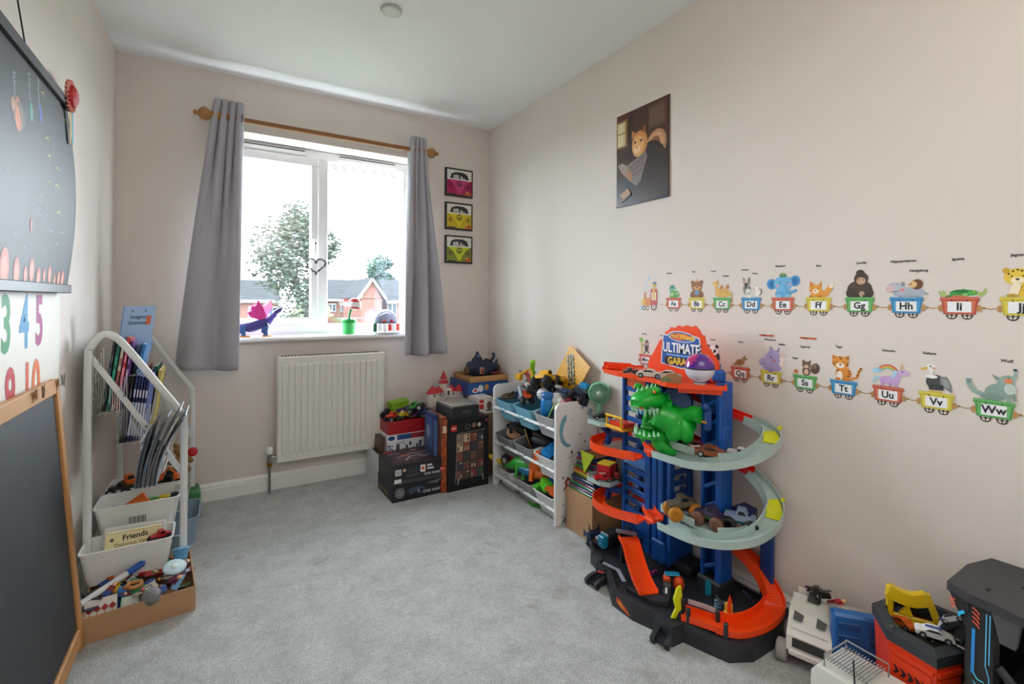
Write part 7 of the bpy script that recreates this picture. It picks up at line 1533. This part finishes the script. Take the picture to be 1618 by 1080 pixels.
for (L, c, an, y, caps, lb) in (
    ('Mm', 'r', 'monkey', 1.607, [('Monkey', -.1, 1.98, .12)], 'letter M wagon sticker with a monkey and palm behind the garage'),
    ('Nn', 'y', 'bird', 1.490, [('Nightingale', -.1, 1.98, .12)], 'letter N wagon sticker hidden behind the garage sign'),
    ('Oo', 'g', None, 1.367, [], 'letter O wagon sticker hidden behind the garage sign'),
    ('Pp', 'b', 'panda', 1.245, [('Panda', 0, 1.98, .12)], 'letter P wagon sticker with a panda behind the garage sign'),
    ('Qq', 'r', 'quail', 1.123, [('Quail', 0, 1.98, .12)], 'red letter Q wagon sticker carrying a small brown quail'),
    ('Rr', 'y', 'rhino', 1.003, [('Rhinoceros', -.05, 2.2, .12), ('Rabbit', .5, 2.02, .12)], 'yellow letter R wagon sticker carrying a purple rhinoceros'),
    ('Ss', 'g', 'squirrel', .884, [('Squirrel', 0, 2.0, .13), ('Snail', -.44, 1.46, .12)], 'green letter S wagon sticker carrying a squirrel'),
    ('Tt', 'b', 'tiger', .765, [('Tiger', -.18, 2.12, .13)], 'blue letter T wagon sticker carrying an orange tiger'),
    ('Uu', 'r', 'unicorn', .645, [('Unicorn', .02, 2.12, .13)], 'red letter U wagon sticker carrying a unicorn and rainbow'),
    ('Vv', 'y', 'vulture', .531, [('Vulture', -.2, 2.14, .13)], 'yellow letter V wagon sticker carrying a vulture'),
    ('Ww', 'g', 'wolf', .414, [('Wolf', .3, 2.08, .14)], 'green letter W wagon sticker carrying a howling wolf')):
    wagon(lb, y, Z2, W_ * .98, L, c, an, caps)
te = thing('engine_sticker', 'pink and yellow train engine sticker leading the upper row', 'wall sticker', (XR - .0004, 1.585, Z1))
S = [E(-.36, .12, .1, .12, '#4a3f3a'), E(-.14, .12, .1, .12, '#4a3f3a'), E(.32, .2, .2, .2, '#4a3f3a'), E(-.36, .12, .06, .07, '#e0d8ce'), E(-.14, .12, .06, .07, '#e0d8ce'), E(.32, .2, .13, .13, '#e0d8ce'), E(.32, .2, .05, .05, '#8a4a44'), ('r', -.4, .26, .1, .7, '#d99a5a'), ('r', -.34, .26, -.28, .7, '#c8703f'), ('r', -.2, .26, -.14, .7, '#c8703f'), ('r', -.06, .26, 0, .7, '#c8703f'), E(-.44, .46, .12, .22, '#e0c05a'), ('r', .08, .3, .56, 1.1, '#b8524f'), ('r', .16, .56, .48, 1.0, '#e8dccb'), ('p', [(.04, 1.08), (.6, 1.08), (.5, 1.18), (.14, 1.18)], '#c8706a'), ('r', -.38, .7, -.26, .92, '#c87a50'), ('e', -.32, .94, .12, .05, '#d89a6a'), ('l', [(.34, .6), (.32, 1.1), (.34, 1.34)], .12, '#d9b44a'), E(.36, 1.4, .12, .09, '#d9b44a'), E(.36, 1.5, .12, .06, '#4f8fae'), E(.4, 1.42, .02, .025, '#222'), ('p', [(-.62, .04), (-.5, .3), (-.4, .26), (-.42, .04)], '#7aa0b8')]
draw('engine', te, (0, 0, 0), WU, WV, S, .085, eps=.00005)
draw('steam', te, (0, 0, 0), WU, WV, [E(-.34, 1.25, .05, .09, '#a9cfe4'), E(-.22, 1.5, .05, .09, '#a9cfe4'), E(-.05, 1.8, .06, .13, '#a9cfe4', 10), E(-.38, 1.05, .04, .05, '#c9dfea')], .085)
draw('coupling', te, (0, 0, 0), WU, WV, [('l', [(.75, .36), (.86, .33), (1.0, .36)], .035, '#a8895c')], .085)
# ------------------------------------------------------------------ toys on the carpet in the lower right corner
wt_ = thing('white_toy_truck', 'large white toy rover truck on the carpet by the skirting', 'toy truck', (1.608, .80, 0), (0, 0, -162), s=.95)
WHP = mat('#d8d6cf', .4); DG_ = mat('#3a3a3a', .5)
# local x = forward (towards the camera), y = left
B().prism([(-.085, .05), (-.085, .135), (-.03, .185), (.05, .165), (.095, .105), (.10, .06), (.06, .045)], (0, 0, 0), (1, 0, 0), (0, 0, 1), -.062, .062).build('cab', WHP, wt_)
for s0 in (-1, 1):
    B().prism([(-.03, .105), (-.005, .16), (.035, .15), (.055, .11)], (0, s0 * .0625, 0), (1, 0, 0), (0, 0, 1), -.001, .001).build('side_window', GLASSD, wt_)
    B().prism([(.0, -.014), (.03, -.014), (.03, .010), (.008, .014)], (.05, s0 * .032, .1665), (.8, 0, -.6), (0, 1, 0), -.001, .0015).build('roof_light', mat('#4c4a48', .3), wt_)
    B().box((.088, s0 * .045, .07), (.02, .012, .05), b=.004).build('bull_bar', WHP, wt_)
    for x_ in (-.055, .07):
        B().use(mat('#9a9894', .7)).lathe([(.016, 0), (.03, .002), (.034, .008), (.034, .028), (.03, .034), (.012, .034)], (x_, s0 * .060, .034), (0, s0, 0), 18).use(mat('#c8c81c', .5)).cyl((x_, s0 * .062, .034), (x_, s0 * .092, .034), .014, n=12).build('wheel', None, wt_)
    B().tube([(-.02, s0 * .065, .05), (.03, s0 * .068, .045), (.06, s0 * .06, .06)], .006, 6).build('side_step', pls('#c8c81c'), wt_)
B().prism([(-.045, -.018), (.0, -.018), (.0, .018), (-.045, .018)], (.0, 0, .186), (.97, 0, -.24), (0, 1, 0), -.001, .002).build('roof_hatch', mat('#4c4a48', .3), wt_)
B().box((.099, 0, .088), (.004, .09, .028), (0, -8, 0), b=.002).build('windscreen', mat('#2a2c26', .1), wt_)
B().box((.098, 0, .055), (.012, .11, .02), b=.004).build('bumper', WHP, wt_)
B().box((-.01, 0, .04), (.13, .09, .02), b=.004).build('chassis', DG_, wt_)
B().box((-.068, .0, .155), (.006, .12, .06), (0, -30, 0), b=.003).build('tail_door', WHP, wt_)
B().box((-.09, .0, .10), (.02, .11, .08), b=.006).build('rear_frame', mat('#6c6e70', .5), wt_)
draw('panel_print', wt_, (.0705, .0, .143), (0, 1, 0), (-.6, 0, .8), [('l', [(-.05, -.022), (.05, -.022)], .0015, '#8a8880')])
toy_car('black toy dragster lying on the white truck roof', (1.635, .80, .1925), 100, .085, '#1d1e20', kind='racer', trim='#3a3a3a', rot=(0, 8, 60))
figure('small red toy figure lying on the white truck roof', (1.63, .765, .185), (80, 0, 60), .9, '#b01c28', '#7a1420')
figure('small yellow toy figure lying on the white truck roof', (1.615, .745, .185), (80, 0, 20), .9, '#d8c020', '#333')
# blue case
bc = thing('blue_case', 'blue plastic carry case with clear lid behind the camper', 'case', (1.608, .672, 0), (0, 0, 40), s=1.12)
B().box((0, 0, .095), (.035, .13, .19), b=.006).build('shell', pls('#1d66b0'), bc)
for k in range(5):
    B().box((-.019, -.04 + .0 * k, .03 + .033 * k), (.004, .05, .018), b=.001).build('rib', pls('#17528f'), bc)
    B().box((-.019, .03, .03 + .033 * k), (.004, .05, .018), b=.001).build('rib', pls('#17528f'), bc)
B().box((.03, 0, .095), (.025, .125, .18), b=.004).build('clear_lid', mat('#c8c8c4', .1, alpha=.35), bc)
for k in range(3): B().box((.03, -.03 + .03 * k, .05 + .05 * k), (.015, .035, .03), b=.004).build('packed_toy', pls('#b5744a'), bc)
for k in range(6): B().prism([(-.007, 0), (.007, 0), (.005, .012), (-.005, .012)], (-.0, -.066, .03 + .026 * k), (1, 0, 0), (0, -.6, .8), -.001, .008).build('yellow_clip', pls('#d8c41c'), bc)
# red container playset
rc = thing('red_container', 'red hexagonal toy container with charcoal rim full of cars', 'toy container', (1.58, .505, 0))
RC = pls('#d93a14'); RIM = mat('#2c3238', .5)
hexo = [(-.109, .046), (-.022, .112), (.06, .098), (.118, .072), (.118, -.045), (-.02, -.070), (-.052, -.082), (-.129, -.058)]
b = B(); n = len(hexo)
zt = .285
vs = [(x * .9, y * .9, 0) for x, y in hexo] + [(x, y, zt) for x, y in hexo] + [(x * .95, y * .95, zt) for x, y in hexo] + [(x * .85, y * .85, .2) for x, y in hexo]
b.add(vs, [(j * n + k, j * n + (k + 1) % n, (j + 1) * n + (k + 1) % n, (j + 1) * n + k)[::-1] for j in range(3) for k in range(n)] + [tuple(range(n)), tuple(range(3 * n, 4 * n))[::-1]])
b.build('tub', RC, rc)
b = B()
vs = [(x * 1.04, y * 1.04, zt - .02) for x, y in hexo] + [(x * 1.04, y * 1.04, zt + .004) for x, y in hexo] + [(x * .80, y * .78, zt + .010) for x, y in hexo] + [(x * .78, y * .76, zt - .03) for x, y in hexo]
b.add(vs, [(j * n + k, j * n + (k + 1) % n, (j + 1) * n + (k + 1) % n, (j + 1) * n + k)[::-1] for j in range(3) for k in range(n)])
b.build('rim', RIM, rc)
B().prism([(x * .77, y * .75) for x, y in hexo], (0, 0, 0), (1, 0, 0), (0, 1, 0), zt - .045, zt - .035).build('inner_tray', mat('#1d2126', .6), rc)
for i in (4, 6, 7):
    p0, p1 = Vector((hexo[i][0], hexo[i][1], 0)), Vector((hexo[(i + 1) % n][0], hexo[(i + 1) % n][1], 0))
    d = (p0 - p1).normalized(); nrm = Vector((-d.y, d.x, 0))
    if nrm.dot((p0 + p1) / 2) < 0: nrm = -nrm
    m_ = (p0 + p1) / 2; L_ = (p1 - p0).length
    uu = Vector((0, 0, 1)).cross(nrm).normalized()
    for zz in (.20, .08):
        q = m_ * (.9 + .1 * zz / zt)
        B().prism([(-L_ * .40, -.032), (L_ * .40, -.032), (L_ * .40, .032), (-L_ * .40, .032)], (q.x, q.y, zz), uu, (0, 0, 1), -.002, .004).build('side_panel', RC, rc)
        S = []
        for k in range(5 if L_ > .1 else 3):
            cx = (k - (2 if L_ > .1 else 1)) * L_ * .15
            S.append(('p', [(cx - .008, .010), (cx - .001, .010), (cx + .007, 0), (cx - .001, -.010), (cx - .008, -.010), (cx - .001, 0)], '#1c1c1e'))
        draw('arrow_print', rc, (q.x + nrm.x * .0045, q.y + nrm.y * .0045, zz), uu, (0, 0, 1), S)
        B().prism([(-L_ * .46, .040), (L_ * .46, .040), (L_ * .46, .050), (-L_ * .46, .050)], (q.x, q.y, zz), uu, (0, 0, 1), -.002, .008).build('ridge', RC, rc)
for k in (0, 3, 5): B().cyl((hexo[k][0] * .92, hexo[k][1] * .92, zt + .006), (hexo[k][0] * .92, hexo[k][1] * .92, zt + .011), .005, n=8).build('screw', mat('#7a7e82', .3, .8), rc)
yg = thing('yellow_gantry', 'yellow plastic gantry frame standing in the red container', 'toy part', (1.605, .545, .25), (0, 0, -62))
YG = mat('#e0bc0c', .4)
B().box((-.05, 0, .045), (.016, .014, .11), (0, 0, 0), b=.003).build('upright', YG, yg)
B().prism([(.02, .10), (.035, .10), (.075, -.01), (.055, -.01)], (0, 0, 0), (1, 0, 0), (0, 0, 1), -.007, .007).build('brace', YG, yg)
B().sweep(smooth([(-.055, 0, .085), (-.03, 0, .075), (.0, 0, .073), (.03, 0, .085)], 4), [(-.012, -.014), (.012, -.014), (.012, .018), (-.012, .018)]).build('top_cradle', YG, yg)
B().box((.0, 0, .02), (.12, .010, .016), b=.003).build('lower_bar', YG, yg)
B().box((-.005, 0, .005), (.115, .05, .010), b=.003).build('foot', YG, yg)
B().prism([(-.03, 0), (-.01, .03), (.0, .0)], (.0, .0, .03), (1, 0, 0), (0, 0, 1), -.005, .005).build('gusset', YG, yg)
toy_car('white police toy car at the front of the red container', (1.528, .475, .292), -65, .075, '#dedede', trim='#2c4fa0')
toy_car('white and blue toy car tipped on its side in the red container', (1.60, .46, .30), 20, .075, '#d8dce2', trim='#2c4fa0', rot=(70, 0, 160))
toy_car('black toy car in the middle of the red container', (1.565, .475, .268), -50, .07, '#1e1f22')
toy_car('teal toy car at the left of the red container', (1.515, .545, .262), 40, .06, '#1f8f86', kind='racer')
toy_car('purple toy car behind the yellow gantry', (1.62, .59, .262), 20, .06, '#3a2a5c')
toy_car('orange toy car under the yellow gantry', (1.57, .555, .262), 70, .06, '#c8581c')
card('white ribbed plastic piece tucked at the rim of the red container', (1.545, .432, .285), (20, 30, 40), (.04, .022, .004), '#d8d8d4', [('r', -.015 + .008 * k, -.009, -.012 + .008 * k, .009, '#a9a9a6') for k in range(4)], 'plastic_piece', 'toy part')
# toy camper with roof rack
cm = thing('toy_camper', 'white and red toy camper with grey roof rack at the picture edge', 'toy camper', (1.375, .515, 0), (0, 0, -92), s=1.3)
CWH = mat('#dcdcd6', .4)
B().prism([(-.11, .06), (-.11, .135), (-.10, .15), (.20, .15), (.21, .135), (.21, .06)], (0, 0, 0), (1, 0, 0), (0, 0, 1), -.05, .05).build('upper_body', CWH, cm)
B().prism([(-.115, .02), (-.115, .085), (-.112, .09), (.213, .09), (.213, .02)], (0, 0, 0), (1, 0, 0), (0, 0, 1), -.051, .051).build('lower_body', pls('#b01c24'), cm)
for s0 in (-1, 1):
    B().prism([(-.02, .1), (-.02, .135), (.12, .135), (.12, .1)], (0, s0 * .0505, 0), (1, 0, 0), (0, 0, 1), -.001, .001).build('side_window', GLASSD, cm)
    for x_ in (-.06, .15): B().cyl((x_, s0 * .045, .025), (x_, s0 * .056, .025), .025, n=16).build('wheel', TYRE, cm)
B().box((-.1125, 0, .118), (.003, .075, .03), b=.001).build('windscreen', mat('#4a3c34', .15), cm)
b = B()
for k in range(13): b.cyl((-.086 + .0055 * k, -.038, .164), (-.086 + .0055 * k, .038, .164), .0012, n=6)
o = b.build('rack_slats', mat('#8d8f90', .4), cm); o['kind'] = 'stuff'
for s0 in (-1, 1):
    B().tube([(-.09, s0 * .04, .15), (-.09, s0 * .04, .174), (-.015, s0 * .04, .174), (-.015, s0 * .04, .15)], .0016, 6).build('rack_rail', mat('#8d8f90', .4), cm)
B().tube([(-.09, -.04, .172), (-.09, .04, .172)], .0016, 6).build('rack_front', mat('#8d8f90', .4), cm)
B().tube([(-.03, -.052, .15), (-.032, -.054, .205)], .0015, 5).build('aerial', BLK, cm)
draw('roof_print', cm, (.10, 0, .1502), (1, 0, 0), (0, 1, 0), [('l', [(-.02, -.02), (.02, -.02), (.02, .015)], .006, '#b8342c'), ('l', [(-.03, .02), (.0, .02)], .006, '#b8342c')])
# black tower playset
BO = Vector((1.56, .36, 0))
bt = thing('black_tower_toy', 'black angular tower playset with glowing blue markings', 'toy tower', BO)
BT, BT2 = mat('#232325', .45), mat('#141518', .35)
def bp_(b, n_, m): return b.build(n_, m, bt, -BO)
XY = ((1, 0, 0), (0, 1, 0))
bp_(B().prism([(1.462, .432), (1.60, .434), (1.692, .412), (1.70, .20), (1.50, .20), (1.425, .30), (1.438, .350), (1.440, .388)], (0, 0, 0), *XY, .455, .475), 'roof', mat('#37363a', .5))
def hexa(bot, zb, top_, zt_):
    v = [(x, y, zb) for x, y in bot] + [(x, y, zt_) for x, y in top_]
    return B().add(v, [(0, 1, 2, 3), (4, 5, 6, 7), (0, 1, 5, 4), (1, 2, 6, 5), (2, 3, 7, 6), (3, 0, 4, 7)])
bp_(hexa([(1.452, .398), (1.447, .39), (1.50, .39), (1.50, .398)], .395, [(1.466, .43), (1.442, .388), (1.53, .388), (1.53, .43)], .455), 'upper_cowl', BT)
bp_(B().prism([(1.446, .392), (1.441, .348), (1.475, .345), (1.480, .392)], (0, 0, 0), *XY, 0, .456), 'front_column', BT)
bp_(B().prism([(1.48, .405), (1.69, .405), (1.69, .393), (1.48, .393)], (0, 0, 0), *XY, 0, .456), 'side_panel', BT2)
bp_(B().prism([(1.66, .21), (1.69, .21), (1.69, .39), (1.66, .39)], (0, 0, 0), *XY, 0, .456), 'rear_column', BT2)
bp_(B().prism([(1.45, .345), (1.66, .345), (1.66, .22), (1.52, .22)], (0, 0, 0), *XY, .25, .262), 'middle_floor', BT)
bp_(B().tube(smooth([(1.46, .345, .33), (1.46, .31, .30), (1.49, .26, .29)], 5), .010, 8), 'curved_arm', mat('#3a3a3e', .4))
bp_(hexa([(1.43, .335), (1.425, .31), (1.445, .31), (1.45, .335)], .40, [(1.44, .35), (1.43, .305), (1.46, .305), (1.46, .35)], .455), 'cross_beam', mat('#4a494c', .5))
for p in ((1.50, .37), (1.58, .33)): bp_(B().box((p[0], p[1], .476), (.014, .006, .002)), 'roof_slot', BLK)
bp_(B().cyl((1.58, .30, .262), (1.58, .30, .34), .012, n=10), 'red_core', pls('#8a1020'))
draw('cowl_print', bt, Vector((1.4545, .4095, .428)) - BO, (-.49, -.87, 0), (.05, .13, .99), [('l', [(-.018, .016), (-.011, .010), (-.005, .016)], .004, '#e05a3c'), ('l', [(-.018, .008), (-.011, .002), (-.005, .008)], .004, '#e05a3c'), ('l', [(-.018, .0), (-.012, -.006), (-.008, .0)], .004, '#e05a3c'), ('l', [(.0, -.018), (.003, -.010), (.016, .0)], .006, '#2ab8e8')], lift=.0012)
S = [('l', [(.012, .445), (.010, .33), (.016, .305), (.016, .02)], .002, '#5fc0f0'), ('l', [(.018, .445), (.016, .335)], .002, '#5fc0f0'), ('l', [(-.010, .40), (-.012, .30)], .006, '#2a8fd8')]
for k in range(4): S += [('l', [(-.012, .447 - .010 * k), (-.004, .442 - .010 * k), (.0, .436 - .010 * k)], .003, '#e05a3c')]
for k in range(2): S += [('l', [(-.010, .302 - .018 * k), (-.003, .292 - .018 * k), (.008, .292 - .018 * k)], .003, '#4fc8e8')]
for k in range(3): S += [('l', [(-.014, .255 - .008 * k), (-.006, .248 - .008 * k), (.004, .248 - .008 * k)], .003, '#4fc8e8')]
S += [('p', [(-.014, .14), (-.002, .22), (.008, .22), (.0, .14)], '#2a8fd8')]
draw('column_print', bt, Vector((1.4435, .370, 0)) - BO, (-.11, -.99, 0), (0, 0, 1), S, lift=.0012)
gy = thing('grey_pod_toy', 'grey rounded toy pod at the right picture edge', 'toy', (1.40, .285, 0), (0, 0, 20))
B().prism([(-.03, .22), (-.045, .27), (-.03, .32), (.03, .33), (.05, .28), (.03, .22)], (0, 0, 0), (1, 0, 0), (0, 0, 1), -.03, .03).build('pod', mat('#3c3c40', .3), gy)
B().tube([(0, 0, 0), (0, 0, .23)], .012, 8).build('stalk', mat('#5a5a5e', .4), gy)
B().cyl((-.02, .031, .28), (-.02, .033, .28), .006, n=10).build('lamp', pls('#d8d8dc'), gy)
B().box((0, 0, .004), (.07, .06, .008), b=.002).build('foot', mat('#3c3c40', .3), gy)
